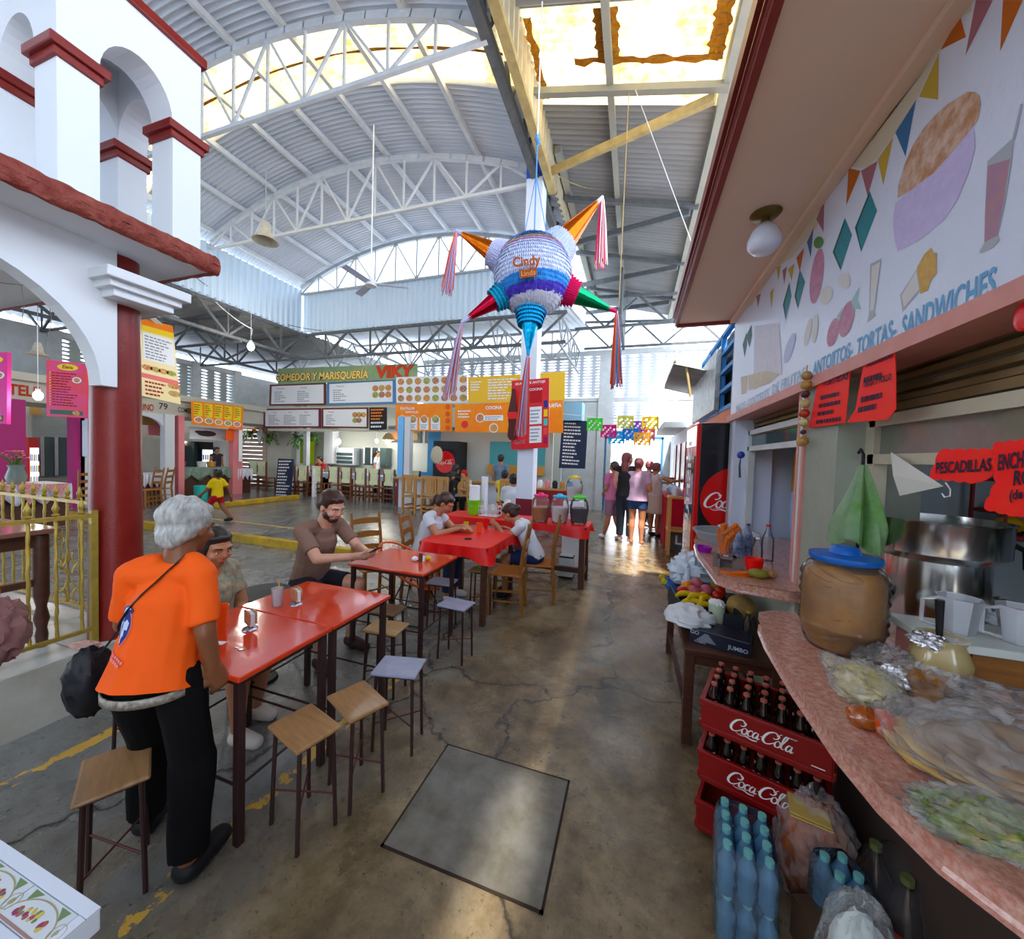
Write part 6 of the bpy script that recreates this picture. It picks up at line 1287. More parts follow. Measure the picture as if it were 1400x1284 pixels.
    if bottom:
        bb = MB(); cap(bb, j['pelvis']+Vector((0, 0, .0)), (j['hipL']+j['hipR'])/2-Vector((0, 0, .0)), .104*fat, .108*fat, (lat, 1.40)); bl = min(blen, 2)
        for S in ('L', 'R'):
            e_ = j['hip'+S].lerp(j['kn'+S], min(1, bl)); cap(bb, j['hip'+S], e_, .084*fat, (.088*fat*(1-.24*min(1, bl)))*(wide if bl > 1 else 1), tip=bl > 1)
            if bl > 1: cap(bb, j['kn'+S], j['kn'+S].lerp(j['an'+S], bl-1), .068*f2*wide, .058*f2*wide, tip=False)
        part('trousers' if bl > 1.2 else 'shorts', bb, bottom, disp=(.004, 12, (1, 1, .6)))
    if skirt:
        m_, z1, r1 = skirt; sb = MB(m_); c0 = j['pelvis']+Vector((0, 0, .06)); sb.grid(lambda u, v: Vector((c0.x+cos(2*pi*u)*(.13*fat+(r1-.13*fat)*v)*1.25*(1+.05*v*sin(2*pi*u*9)), c0.y+sin(2*pi*u)*(.12*fat+(r1-.12*fat)*v)*(1+.05*v*sin(2*pi*u*9)), c0.z+(z1-c0.z)*v)), 54, 10, closeu=True)
        local('skirt', sb, root, smooth=True, solid=.004)
    if shoes:
        for S in ('L', 'R'):
            fb = MB(); cap(fb, j['an'+S]-Vector((0, 0, .035)), j['toe'+S], .043, .034, (lat, 1.2)); part('shoe', fb, shoes, max(.007, vox*.8))
    return root
# 1 the man in orange, seen from behind, leaning over the table
P_OR = M('orange_polo_cotton', (.80, .145, .012), .75, n=(4, .3, (.72, .11, .01)), bump=(9, .5)); P_BK = M('black_trousers', (.004, .0035, .004), .9, bump=(14, .3), spec=.2)
om = person('elderly man with silver hair in orange polo and black trousers, leaning on the table', (-1.62, .87, 0), .42, dict(
    pelvis=(0, -.02, .77), chest=(.01, .045, 1.00), neck=(.015, .085, 1.14), head=(.025, .12, 1.265), shL=(-.115, .045, 1.10), shR=(.115, .05, 1.10), elL=(-.17, .08, .90), elR=(.165, .0, .90), wrL=(-.15, .22, .78), wrR=(.175, .03, .745),
    hipL=(-.08, -.01, .75), hipR=(.08, -.01, .75), knL=(-.11, .12, .42), knR=(.11, .02, .41), anL=(-.16, .16, .075), anR=(.13, -.03, .075), toeL=(-.18, .29, .03), toeR=(.16, .10, .03)), skin='dark', hair=HAIRG, hstyle='thick', top=P_OR, sleeve=.85, bottom=P_BK, blen=1.95, shoes=BLACK, fat=.87, hsc=.90, hy=-.22, hp=-.22, vox=.0065, hd={'R': ((.1, .35, -.9), (-.6, .3, .3)), 'L': ((.5, .6, -.5), (.2, -.2, -1))}, belly=.012, curl=(.4, .6), wide=1.15)
# emblem on the back, belt, sling bag
def onto(objs, o, d):
    """first hit of a ray on the man's shirt, in its local space"""
    from mathutils.bvhtree import BVHTree
    me = objs.data; bv = BVHTree.FromPolygons([v.co.copy() for v in me.vertices], [tuple(p.vertices) for p in me.polygons]); return bv
shirt = [c for c in bpy.data.objects if c.parent == om and c.name.startswith('shirt')][0]; bvh = onto(shirt, None, None)
def decal(name, shapes, mat_list, cx, cz, sc_, parent, tilt=0.0, off=.002, flip=1):
    mb = MB()
    for k, (pts, m_) in enumerate(zip(shapes, mat_list)):
        mb.use(m_); vs = []
        # triangulated fan so that the decal can follow the cloth
        for p in pts:
            x = cx+(p[0]*cos(tilt)-p[1]*sin(tilt))*sc_; z = cz+(p[0]*sin(tilt)+p[1]*cos(tilt))*sc_
            h = bvh.ray_cast(Vector((x, -.6, z)), Vector((0, 1, 0))); y = h[0].y if h[0] else 0; vs.append(Vector((x, y-off-.0006*k, z)))
        c = sum(vs, Vector())/len(vs); h = bvh.ray_cast(Vector((c.x, -.6, c.z)), Vector((0, 1, 0)))
        if h[0]: c.y = h[0].y-off-.0006*k
        mb.add(vs+[c], [(i, (i+1) % len(vs), len(vs)) for i in range(len(vs))])
    return local(name, mb, parent)
NAVY = M('navy_print', (.02, .03, .16), .6); LBL = M('pale_blue_print', (.55, .62, .80), .6); PKP = M('pink_outline_print', (.70, .25, .25), .6)
drop = [(0, -1.25), (.35, -.75), (.62, -.1), (.62, .35), (.45, .75), (0, .95), (-.5, .8), (-.75, .3), (-.5, -.2), (-.35, -.75)]
ex, ez = -.07, .955
decal('back_emblem', [[(x*1.12, y*1.06) for x, y in drop], drop, [(-.35, .25), (-.05, .45), (.1, .1), (.3, .3), (.5, .1), (.35, -.35), (.15, -.3), (.1, -.9), (-.05, -1.1), (-.12, -.5), (-.3, -.1)], [(-.62, .25), (-.2, .95), (.35, 1.15), (.75, .9), (.7, .7), (.3, .85), (-.1, .65), (-.45, .1)], [(-.35, .5), (-.05, .9), (.35, 1.05), (.6, .92), (.3, .98), (-.02, .78)],
    *[[(-.7+.22*k, -1.55-.06*k), (-.55+.22*k, -1.52-.06*k), (-.55+.22*k, -1.68-.06*k), (-.7+.22*k, -1.7-.06*k)] for k in range(7)], *[[(-.45+.22*k, -1.8-.06*k), (-.3+.22*k, -1.78-.06*k), (-.3+.22*k, -1.95-.06*k), (-.45+.22*k, -1.97-.06*k)] for k in range(5)]],
    [PKP, NAVY, LBL, NAVY, LBL]+[PKP]*12, ex, ez, .055, om, .05)
mb = MB(M('patterned_belt', (.16, .13, .10), .4, n=(60, 1, (.45, .42, .36)))); mb.grid(lambda u, v: Vector((.139*cos(2*pi*u)+.0, .106*sin(2*pi*u)-.02, .700+.030*v)), 48, 2, closeu=True); local('belt', mb, om, smooth=True, solid=.006)
mb = MB(BLACK); SP = []
for k in range(15):
    f_ = k/14; x = .06-.235*f_; z = 1.165-.33*f_; h = bvh.ray_cast(Vector((x, -.6, z)), Vector((0, 1, 0))); SP.append(Vector((x, (h[0].y if h[0] else .0)-.006, z)))
SP = SP+[Vector((-.19, -.0, .82))]
mb.grid(lambda u, v: SP[min(int(u*(len(SP)-1)), len(SP)-1)]+Vector((-.6, 0, -.55)).normalized()*0+Vector((.019*(v-.5)*1.4, 0, .019*(v-.5)*1.4)), len(SP)-1, 1); 
bag = thing('sling_bag', 'black sling bag hanging from the strap across the orange polo', 'bag', om.matrix_basis.translation, .42); local('strap', mb, bag, solid=.003)
bb = crumple((-.235, .02, .72), (.06, .07, .12), 7, .12, 2.2, 26); bb.mats = [BLACK]; local('bag_body', bb, bag, smooth=True)
mb = crumple((-.27, .04, .84), (.045, .015, .014), 9, .3); mb.mats = [M('pinkish_knot', (.42, .28, .24), .7)]; local('cord_knot', mb, bag)
# 2 seated woman in floral blouse
FLO = M('floral_blouse', (.42, .33, .22), .7, n=(26, 1, (.12, .16, .13)))
SIT = dict(pelvis=(0, 0, .50), chest=(0, .05, .78), neck=(0, .07, .925), head=(0, .10, 1.055), shL=(-.155, .05, .885), shR=(.155, .05, .885), elL=(-.19, .14, .68), elR=(.19, .14, .68), wrL=(-.12, .33, .72), wrR=(.12, .33, .72),
    hipL=(-.085, .02, .49), hipR=(.085, .02, .49), knL=(-.10, .36, .47), knR=(.10, .36, .47), anL=(-.10, .34, .075), anR=(.10, .34, .075), toeL=(-.11, .46, .025), toeR=(.11, .46, .025))
def sit(**k): d = dict(SIT); d.update(k); return d
person('seated woman with short black hair and floral blouse behind the man in orange', (-2.30, 1.43, 0), -1.35, sit(elL=(-.19, .10, .66), wrL=(-.10, .16, .55), elR=(.19, .10, .66), wrR=(.08, .2, .56), anL=(-.1, .28, .075), toeL=(-.1, .38, .025)), s=.97, skin='tan', hstyle='bob', top=FLO, sleeve=.65, bottom=M('dark_skirt', (.05, .035, .04), .8), blen=.9, shoes=M('white_sandal', (.65, .6, .55), .6), fat=1.15, hy=-.25, hp=-.25, vox=.0085, face=True)
dup(st0, (-2.33, 1.46, 0), .3, 'dark stool carrying the woman in the floral blouse', 'small stools round the red tables')
mb = MB(BLACK); mb.lathe([(0, 0), (.16, 0), (.17, .012), (0, .02)], (-2.36, 1.86, .60), 20); mb.tube([(-2.36, 1.86, .6), (-2.36, 1.86, .02)], .01, 6); mb.lathe([(0, 0), (.10, 0), (.09, .02), (0, .02)], (-2.36, 1.86, .0), 16); tag(build('round_stool', mb, smooth=True), 'black round topped stool behind the joined red tables', 'stool')
# 3 bearded man with the phone
bm = person('bearded young man in taupe shirt and black shorts looking at his phone', (-2.47, 2.34, 0), -1.62, sit(pelvis=(0, 0, .50), chest=(0, .10, .80), neck=(0, .155, .96), head=(.0, .225, 1.085), shL=(-.165, .12, .915), shR=(.165, .12, .915), elL=(-.19, .30, .75), elR=(.19, .30, .745), wrL=(-.05, .52, .765), wrR=(.08, .51, .765), knL=(-.13, .36, .49), knR=(.16, .33, .49), anL=(-.12, .30, .08), anR=(.20, .34, .08), toeR=(.24, .46, .025)), s=1.06, skin='light', hair=HAIRD, hstyle='short', top=M('taupe_shirt', (.22, .13, .10), .7, bump=(10, .4)), sleeve=.72, bottom=M('black_shorts', (.012, .012, .016), .8), blen=.72, shoes=M('dark_trainer', (.05, .03, .025), .6), fat=1.0, hy=-.1, hp=-.42, vox=.0065, hd={'R': ((-.1, 1, .15), (-.7, 0, .7)), 'L': ((.4, 1, .1), (.8, 0, .6))}, curl=(.5, .5))
bd = MB(); Rb = Matrix.Rotation(-.1, 3, 'Z') @ Matrix.Rotation(-.42, 3, 'X'); Hb = Vector((0, .225, 1.085))
for p, r in (((0, .05, -.082), (.042, .036, .030)), ((.048, .025, -.055), (.018, .038, .036)), ((-.048, .025, -.055), (.018, .038, .036)), ((0, .084, -.038), (.028, .009, .006))): bd.ball(Hb+Rb@Vector(p), r, 12, Rb)
remeshed('beard', bd, bm, HAIRD, .0065, disp=(.003, 80, (1, 1, 1)))
dup(st0, (-2.50, 2.37, 0), .1, 'dark stool carrying the bearded man', 'small stools round the red tables')
ph = bm.matrix_basis @ Vector((.02, .625, .80)); t = thing('smartphone', 'black smartphone held by the bearded man', 'phone', ph, -1.62); mb = MB(BLACK); mb.box((0, 0, 0), (.065, .13, .008), m=Matrix.Rotation(.55, 3, 'X')); local('phone_body', mb, t, bev=.003)
# 4 and 5 the two women at the covered table
WT = M('white_tshirt', (.62, .64, .68), .75, bump=(12, .4))
person('woman in white t-shirt with dark ponytail eating at the left of the covered table', (-2.20, 3.62, 0), -1.45, sit(chest=(0, .10, .80), neck=(0, .17, .945), head=(0, .255, 1.05), shL=(-.155, .12, .90), shR=(.155, .12, .90), elL=(-.20, .28, .74), elR=(.20, .24, .74), wrL=(-.06, .45, .80), wrR=(.04, .44, .795)), skin='tan', hair=HAIRD, hstyle='pony', top=WT, sleeve=.5, bottom=M('dark_jeans', (.03, .04, .08), .8), blen=1.9, shoes=PAPERW, fat=1.08, hp=-.55, vox=.009, hd={'L': ((.5, 1, -.1), (.3, 0, -1)), 'R': ((-.3, 1, -.1), (.2, 0, -1))})
person('girl in white top with dark hair in a bun leaning over the covered table', (-1.0, 4.03, 0), 1.60, sit(pelvis=(0, 0, .50), chest=(0, .14, .76), neck=(0, .25, .89), head=(0, .345, .985), shL=(-.14, .17, .855), shR=(.14, .17, .855), elL=(-.17, .33, .70), elR=(.17, .30, .72), wrL=(-.07, .46, .83), wrR=(.10, .44, .79)), s=.95, skin='tan', hair=HAIRD, hstyle='bun', top=WT, sleeve=.45, bottom=M('navy_shorts', (.015, .025, .08), .8), blen=.75, shoes=BLACK, fat=.95, hp=-.5, vox=.009, hd={'L': ((.2, 1, .6), (1, 0, 0)), 'R': ((-.2, 1, -.1), (0, 0, -1))})
# 6 the walking boy
q = PZ(297, 714, .118)
person('small boy in yellow t-shirt and red shorts walking across the plaza', (q.x, q.y, .118), 1.8, dict(pelvis=(0, 0, .52), chest=(0, .01, .72), neck=(0, .01, .83), head=(0, .02, .94), shL=(-.115, 0, .80), shR=(.115, 0, .80), elL=(-.15, .08, .64), elR=(.15, -.10, .66), wrL=(-.14, .20, .55), wrR=(.17, -.12, .52), hipL=(-.06, 0, .50), hipR=(.06, 0, .50), knL=(-.06, .14, .30), knR=(.06, -.06, .28), anL=(-.06, .20, .07), anR=(.06, -.22, .10), toeL=(-.06, .31, .03), toeR=(.06, -.13, .04)), s=1.0, skin='dark', hstyle='short', top=M('yellow_tshirt', (.72, .52, .04), .75), sleeve=.7, bottom=M('red_shorts', (.35, .02, .03), .75), blen=.62, fat=.72, hsc=.88, vox=.010, shoes=BLACK)
# 7.. the women at the entrance
LIL = M('lilac_tshirt', (.50, .36, .48), .75); DEN = M('denim_shorts', (.03, .06, .16), .8)
def at(u, v, z=0): q = PZ(u, v, z); return (q.x, q.y, z)
person('woman in pink t-shirt and mauve shorts walking at the left of the entrance', at(836, 737), .75, dict(anL=(-.1, .12, .08), toeL=(-.1, .25, .03), anR=(.1, -.14, .09), toeR=(.1, -.02, .03), wrR=(.10, .2, .92), wrL=(-.08, .22, .92)), s=.98, hair=HAIRD, hstyle='bun', top=M('pink_tshirt', (.52, .18, .30), .75), sleeve=.7, bottom=M('mauve_shorts', (.28, .16, .24), .8), blen=.95, shoes=PAPERW, fat=1.2, vox=.015, face=True)
person('tall woman in black tank top and dark trousers with long reddish hair', at(853, 741), -.35, dict(), s=1.09, skin='light', hair=HAIRR, hstyle='long', top=M('black_tank', (.015, .015, .02), .8), sleeve=0, bottom=M('charcoal_trousers', (.025, .03, .045), .8), blen=1.9, fat=1.12, vox=.015, hy=-.5)
person('woman in lilac t-shirt and denim shorts in the middle of the queue', at(869, 744), -.25, dict(wrR=(.12, .12, .98), elR=(.22, -.03, 1.02)), s=1.03, skin='tan', hair=HAIRR, hstyle='bun', top=LIL, sleeve=.6, bottom=DEN, blen=.50, fat=1.25, vox=.015)
person('woman in pale dress reaching out to the red covered table', at(893, 733), -.85, dict(elR=(.24, .2, 1.2), wrR=(.26, .42, 1.22), elL=(-.22, .18, 1.14), wrL=(-.12, .4, 1.15)), s=.98, skin='tan', hair=HAIRR, hstyle='short', top=M('pale_dress', (.60, .50, .50), .75, n=(30, .4, (.5, .36, .36))), sleeve=0, bottom=None, fat=1.1, vox=.015, skirt=(M('pale_dress_skirt', (.60, .50, .48), .75), .50, .17), shoes=BLACK)
person('woman in a dark top with reddish hair hidden behind the queue', at(884, 722), -.9, dict(elR=(.24, .2, 1.2), wrR=(.26, .42, 1.2)), s=1.0, skin='tan', hair=HAIRR, hstyle='short', top=M('wine_top', (.20, .05, .08), .75), sleeve=.5, bottom=M('charcoal_trousers', (.025, .03, .045), .8), blen=1.9, vox=.018)
# ================================================================== LEFT AND BACK STALLS (far side of the plaza)
ZF = .119
CRW = M('cream_wall_paint', (.58, .56, .48), .6, n=(2, .4, (.45, .42, .36)))
LX = -12.0
mb = MB(CRW); mb.b2(-13.7, LX-.02, 1.0, 10.3, 2.40, 2.82); mb.b2(LX-.06, LX+.12, 1.0, 10.3, 2.82, 2.98); lf = struct('wall_left_fascia', mb)
mb = MB(CRW); mb.b2(-14.6, -14.5, 1.0, 10.4, ZF, 2.72); mb.use(M('grey_shutter_wall', (.34, .35, .33), .6, n=(3, .5, (.25, .24, .2)), wave=(6, 'Z', .4))).b2(-14.5, -14.45, 5.2, 7.0, ZF, 2.5); struct('wall_left', mb)
def pillar(y, mat, w_=.16, x=LX, foot=None, z1=2.42):
    c = MB(mat); c.box((x, y, (z1+ZF)/2), (.2, w_, z1-ZF)); o = struct('column_stall', c); return o
PNK = M('pink_painted_plaster', (.72, .26, .28), .55, n=(3, .3, (.75, .4, .38))); MAG = M('magenta_painted_plaster', (.36, .05, .17), .55); WHP = M('white_pillar', (.66, .68, .70), .55)
for u, m_, w_ in ((322, PNK, .30), (229, WHP, .22), (245, PNK, .14), (104, MAG, .20), (112, WHP, .12), (6, MAG, .5)):
    pillar(PX(u, 640, LX).y, m_, w_)
# white rounded arch mouth between the pillars
ya, yb = PX(197, 600, LX).y, PX(226, 600, LX).y
mb = MB(WHP); mb.prism(arch_pts(PX(150, 600, LX).y, yb-.05, 2.02, 2.02, 2.34, 2.42, PX(145, 600, LX).y, yb+.02), (LX+.02, 0, 0), (0, 1, 0), (0, 0, 1), (-.1, 0, 0)); struct('wall_white_arch', mb)
FT = MB()
def ftext(t, u, v, wpx, h, mat, x=LX-.012, bold=.01):
    a = PX(u-wpx/2, v, x); b = PX(u+wpx/2, v, x); FT.use(mat).text(t, (x+.004, (a.y+b.y)/2, (a.z+b.z)/2), (0, 1, 0), (0, 0, 1), h, bold, wfit=abs(b.y-a.y))
TRD = M('fascia_red_letter', (.42, .06, .03), .6); TBK = M('fascia_dark_letter', (.06, .05, .04), .6)
ftext('TELE', 33, 535, 44, .30, TRD, bold=.03); ftext('PEREGRINO', 188, 556, 44, .24, TRD); ftext('79', 223, 556, 12, .24, TBK); ftext('COMEDOR', 257, 562, 28, .20, TBK); ftext('C', 127, 546, 6, .22, TBK)
struct('wall_fascia_lettering', FT, parent=lf)
def banner(name, label, P, mat, detail, group=None, th=(.0, 0, 0), solid=.01):
    """P: four corners (tl, tr, br, bl) in world space; detail(mb, M(u, v), ax, ay, W, H) adds what is printed on it"""
    o = sum(P, Vector())/4; t = thing(name, label, 'sign' if 'board' not in name else 'board', o, 0, group)
    mb = MB(mat); mb.poly([p-o for p in P]); local('panel', mb, t, solid=solid)
    ax = (P[1]-P[0]+P[2]-P[3]).normalized(); ay = (P[0]-P[3]+P[1]-P[2]).normalized(); n = ax.cross(ay).normalized()
    if n.dot(CAM-o) < 0: n = -n
    W = ((P[1]-P[0]).length+(P[2]-P[3]).length)/2; H = ((P[0]-P[3]).length+(P[1]-P[2]).length)/2
    c = [0]
    def at_(u, v, k=1): return (P[0].lerp(P[1], u)).lerp(P[3].lerp(P[2], u), v)-o+n*(solid*.5+.002+.0015*k)
    pr = MB(); detail(pr, at_, ax, ay, W, H)
    if pr.v: local('printed_panel', pr, t)
    return t
def rect(pr, at_, u0, u1, v0, v1, mat, k=1): pr.use(mat).quad(at_(u0, v0, k), at_(u1, v0, k), at_(u1, v1, k), at_(u0, v1, k))
def disc(pr, at_, u, v, r, ax, ay, mat, k=2, sx=1): c = at_(u, v, k); pr.use(mat).poly([c+ax*(r*sx*cos(2*pi*i/16))+ay*(r*sin(2*pi*i/16)) for i in range(16)])
def lines(pr, at_, u0, u1, v0, v1, rows, mat, ax, ay, W, H, k=2, seed=0): pr.use(mat); scribble(pr, at_(u0, v0, k), ax, ay, (u1-u0)*W, rows, (v1-v0)*H, .45, seed)
INKR = M('print_dark_red', (.28, .03, .03), .6); INKG = M('print_grey', (.25, .27, .32), .6); PWH = M('print_white', (.80, .82, .84), .6); FOODC = [M('print_food_%d' % i, c, .6, n=(30, .7, (.75, .6, .35))) for i, c in enumerate(((.45, .12, .05), (.35, .22, .06), (.50, .20, .06), (.20, .28, .06), (.30, .08, .08)))]
PRED = M('poster_red_pink', (.72, .09, .09), .5, n=(2, .8, (.66, .10, .34))); PPNK = M('poster_pink', (.66, .07, .27), .5); PYEL = M('poster_yellow', (.80, .62, .12), .5); PORG = M('poster_orange', (.82, .24, .03), .5, n=(2, .5, (.85, .42, .05)))
def menu(title, rows, tcol=PYEL, food=1):
    def d(pr, at_, ax, ay, W, H):
        disc(pr, at_, .55, .10, H*.06, ax, ay, tcol, 1, 3.2)
        if title: pr.use(INKR).text(title, at_(.55, .10, 2), ax, ay, H*.09, .02)
        lines(pr, at_, .14, .8, .2, .82, rows, INKR, ax, ay, W, H)
        for k in range(rows): disc(pr, at_, .10, .22+.62*k/rows, H*.012, ax, ay, tcol, 2)
        disc(pr, at_, .78, .32, H*.055, ax, ay, PWH, 2, 1.6); disc(pr, at_, .78, .32, H*.04, ax, ay, FOODC[0], 3, 1.5)
        rect(pr, at_, .1, .9, .88, .96, M('print_dark_green', (.05, .12, .08), .6), 1); disc(pr, at_, .75, .92, H*.04, ax, ay, FOODC[2], 3, 1.8)
    return d
def quadY(u0, v0, u1, v1, u2, v2, u3, v3, y): return [PY(u0, v0, y), PY(u1, v1, y), PY(u2, v2, y), PY(u3, v3, y)]
def quadX(a, x): return [PX(u, v, x) for u, v in a]
# hanging posters by the kiosk
def face(a, x, y): return [PD(u, v, 6.2) for u, v in a]
banner('hanging_menu_sign', 'red to pink menu sign with a white edge hanging left of the red column', face([(66, 492), (119, 498), (121, 572), (66, 569)], 0, 0), PRED, menu('Elena', 13), solid=.05)
banner('hanging_menu_sign', 'pink menu sign cut by the left edge of the photo', face([(-40, 484), (13, 482), (12, 580), (-40, 580)], 0, 0), PPNK, menu('', 5), solid=.05)
banner('tall_menu_banner', 'tall yellow and red menu banner just right of the red column', quadX([(193, 434), (236, 446), (247, 553), (193, 541)], -10.5), M('poster_pale_yellow', (.82, .72, .45), .5),
    lambda pr, at_, ax, ay, W, H: (rect(pr, at_, 0, 1, 0, .09, PORG), rect(pr, at_, 0, 1, .09, .16, PYEL), rect(pr, at_, .05, .95, .18, .52, PWH), lines(pr, at_, .08, .9, .2, .5, 8, INKG, ax, ay, W, H), [disc(pr, at_, .15+.22*i, .62, H*.035, ax, ay, FOODC[i], 2, 1.6) for i in range(4)], rect(pr, at_, 0, 1, .70, .76, M('print_pinkish', (.7, .2, .2), .6)), lines(pr, at_, .08, .7, .78, .98, 4, INKR, ax, ay, W, H), [disc(pr, at_, .85, .78+.1*i, H*.04, ax, ay, FOODC[i], 2, 1.8) for i in range(2)]))
banner('orange_menu_banner', 'sagging orange and yellow menu banner over the middle stall at the left', quadX([(261, 548), (333, 556), (331, 588), (262, 580)], LX+.3), PORG,
    lambda pr, at_, ax, ay, W, H: [(rect(pr, at_, .04+.19*i, .19+.19*i, .06, .62, PYEL), lines(pr, at_, .05+.19*i, .17+.19*i, .1, .55, 5, INKR, ax, ay, W, H, 2, i), disc(pr, at_, .12+.19*i, .78, H*.13, ax, ay, PWH, 2, 1.3), disc(pr, at_, .12+.19*i, .78, H*.10, ax, ay, FOODC[i], 3, 1.3)) for i in range(5)])
banner('stall_sign', 'white sign with a dark lobster drawing above the counter of the middle left stall', quadX([(259, 583), (309, 587), (309, 602), (259, 600)], -12.3), PWH, lambda pr, at_, ax, ay, W, H: (disc(pr, at_, .45, .5, H*.25, ax, ay, M('print_black_brown', (.06, .04, .03), .6), 2, 3), disc(pr, at_, .25, .4, H*.12, ax, ay, M('print_black_brown', (.06, .04, .03), .6), 2, 3)))
# fridges, shutters, windows of the left stalls
def fridge(u0, u1, v0, v1, x, label, body):
    a, b = PX(u0, v0, x), PX(u1, v0, x); w_ = b.y-a.y; t = thing('drinks_fridge', label, 'fridge', (x-.35, (a.y+b.y)/2, ZF)); h = PX(u0, v0, x).z-ZF
    mb = MB(body); mb.box((0, 0, h/2), (.68, w_, h)); local('cabinet', mb, t, bev=.01)
    mb = MB(M('lit_fridge_inside', (.72, .85, .95), .3, emit=1.2)); mb.box((.342, 0, h*.48), (.01, w_*.84, h*.72)); local('glass_door', mb, t)
    for r_ in range(4):
        for k in range(5):
            mb = MB((COKERED, M('drink_green', (.05, .3, .1), .4), M('drink_yellow', (.7, .5, .05), .4), M('drink_blue', (.1, .2, .6), .4))[(r_+k) % 4]); mb.box((.352, (-.36+.18*k)*w_, h*(.18+.17*r_)), (.01, w_*.12, h*.11)); local('drink', mb, t)
fridge(40, 54, 598, 648, -13.6, 'red topped drinks fridge seen through the pink stall at the left', COKERED); fridge(276, 292, 604, 650, -13.4, 'lit glass drinks fridge in the middle left stall', BLACK)
def panel(name, label, cat, u0, u1, v0, v1, x, mat, t_=.06):
    a = PX(u0, v0, x); b = PX(u1, v1, x); mb = MB(mat); mb.b2(x-t_, x, a.y, b.y, b.z, a.z); return tag(build(name, mb), label, cat)
mb = MB(GLASSD); a = PX(57, 597, -14.3); b = PX(95, 650, -14.3); mb.b2(-14.35, -14.3, a.y, b.y, b.z, a.z); mb.use(STEELP)
for k in (0, .5, 1): y = a.y+(b.y-a.y)*k; mb.b2(-14.3, -14.27, y-.03, y+.03, b.z, a.z)
struct('window_5', mb)
panel('framed_picture', 'small brown framed picture on the wall of the pink stall', 'picture', 42, 57, 556, 568, -14.3, LWOOD); panel('pink_board', 'pink panel on the back wall of the arched stall', 'board', 203, 225, 566, 596, -13.5, PNK); panel('wooden_shutter', 'brown wooden board behind the arched stall', 'board', 196, 210, 563, 582, -13.2, LWOOD)
panel('dark_cabinet', 'dark glazed cabinet in the middle left stall', 'cabinet', 252, 275, 603, 652, -13.6, GLASSD, .4); panel('white_board', 'white panel behind the cook in the middle left stall', 'board', 293, 309, 603, 640, -13.6, PWH)
panel('yellow_sign', 'small bright yellow sign beside the red column', 'sign', 126, 134, 556, 578, -11.9, M('bright_yellow', (.85, .75, .05), .5), .02); panel('orange_cloth', 'orange red cloth hung on the pink pillar', 'cloth', 309, 320, 587, 603, -11.85, M('orange_red_cloth', (.75, .14, .03), .6), .02)
panel('white_banner', 'narrow white banner hanging beside the pink pillar', 'banner', 327, 331, 588, 631, -11.7, PWH, .02); panel('white_curtain', 'pale blue white curtain beside the magenta pillar', 'curtain', 113, 120, 575, 624, -11.8, M('pale_curtain', (.62, .70, .85), .6), .03)
panel('white_flag', 'white cloth hanging inside the arched stall', 'cloth', 239, 243, 575, 603, -12.2, PWH, .02)
# rolling shutter with lettering right of the pink pillar
mb = MB(M('beige_brick_shutter', (.56, .42, .34), .6, n=(12, .4, (.45, .33, .26)))); a = PY(331, 600, 10.4); b = PY(364, 650, 10.4)
for k in range(16): mb.b2(a.x, b.x, 10.38, 10.42+.01*(k % 2), ZF+k*.155, ZF+k*.155+.14)
struct('window_6', mb)
mb = MB(CRW); mb.b2(-14.4, -9.9, 10.38, 10.5, 2.55, 3.0); mb.b2(-13.3, -11.9, 10.42, 10.5, ZF, 2.6); st_ = struct('wall_corner_fascia', mb)
q = PY(350, 589, 10.37); mb = MB(M('fascia_orange_letter', (.75, .25, .05), .6)); mb.text('COMEDOR', (q.x, 10.37, q.z), (1, 0, 0), (0, 0, 1), .26, .02, wfit=.9); struct('wall_corner_lettering', mb, parent=st_)
# covered tables and counters of the left stalls
def cloth_counter(label, u0, u1, v, mat, h=.78, dpt=.7, x=None, tri=None, name='stall_table'):
    x = x or LX+.1; a = PX(u0, v, x); b = PX(u1, v, x); t = thing(name, label, 'table', (x-dpt/2, (a.y+b.y)/2, ZF)); w_ = abs(b.y-a.y)
    mb = MB(DWOOD); mb.box((0, 0, (h-.03)/2), (dpt*.8, w_*.9, h-.03)); local('table_body', mb, t)
    mb = MB(mat); mb.grid(lambda u, v_: (Vector(((dpt/2)*(1 if v_ > .5 else v_*4-1), (u-.5)*w_, h if v_ <= .5 else h-(v_-.5)*.9*h*(.8+.2*sin(u*21)))) if True else 0)+Vector((.02*(v_ > .5)*sin(u*40), 0, 0)), 40, 8); local('tablecloth', mb, t, smooth=True, solid=.008)
    if tri:
        mb = MB(tri)
        for k in range(3): y = (-.32+.32*k)*w_; mb.poly([(dpt/2+.03, y-.14*w_, h+.012), (dpt/2+.03, y+.14*w_, h+.012), (dpt/2+.04, y, h-.32)])
        mb.box((0, 0, h+.008), (dpt*.98, w_*.3, .006)); local('runner', mb, t)
    return t
CHK = M('red_checked_cloth', (.55, .12, .12), .7, n=(60, 1, (.75, .6, .6)))
cloth_counter('white clothed table with red pennant runner behind the gilt railing', -30, 98, 660, M('white_tablecloth', (.72, .72, .76), .7), .74, .8, -9.4, CHK); cloth_counter('white clothed table under the arched stall', 196, 224, 662, M('white_tablecloth_2', (.66, .68, .74), .7), .76, .6, -11.2)
cloth_counter('counter covered with green patterned cloth in the middle left stall', 243, 318, 652, M('green_patterned_oilcloth', (.14, .22, .17), .4, n=(20, .8, (.34, .40, .33))), .85, .6, -12.0)
cloth_counter('white clothed table in the shadow right of the pink pillar', 325, 345, 650, M('white_tablecloth', (.72, .72, .76), .7), .8, .6, -11.9)
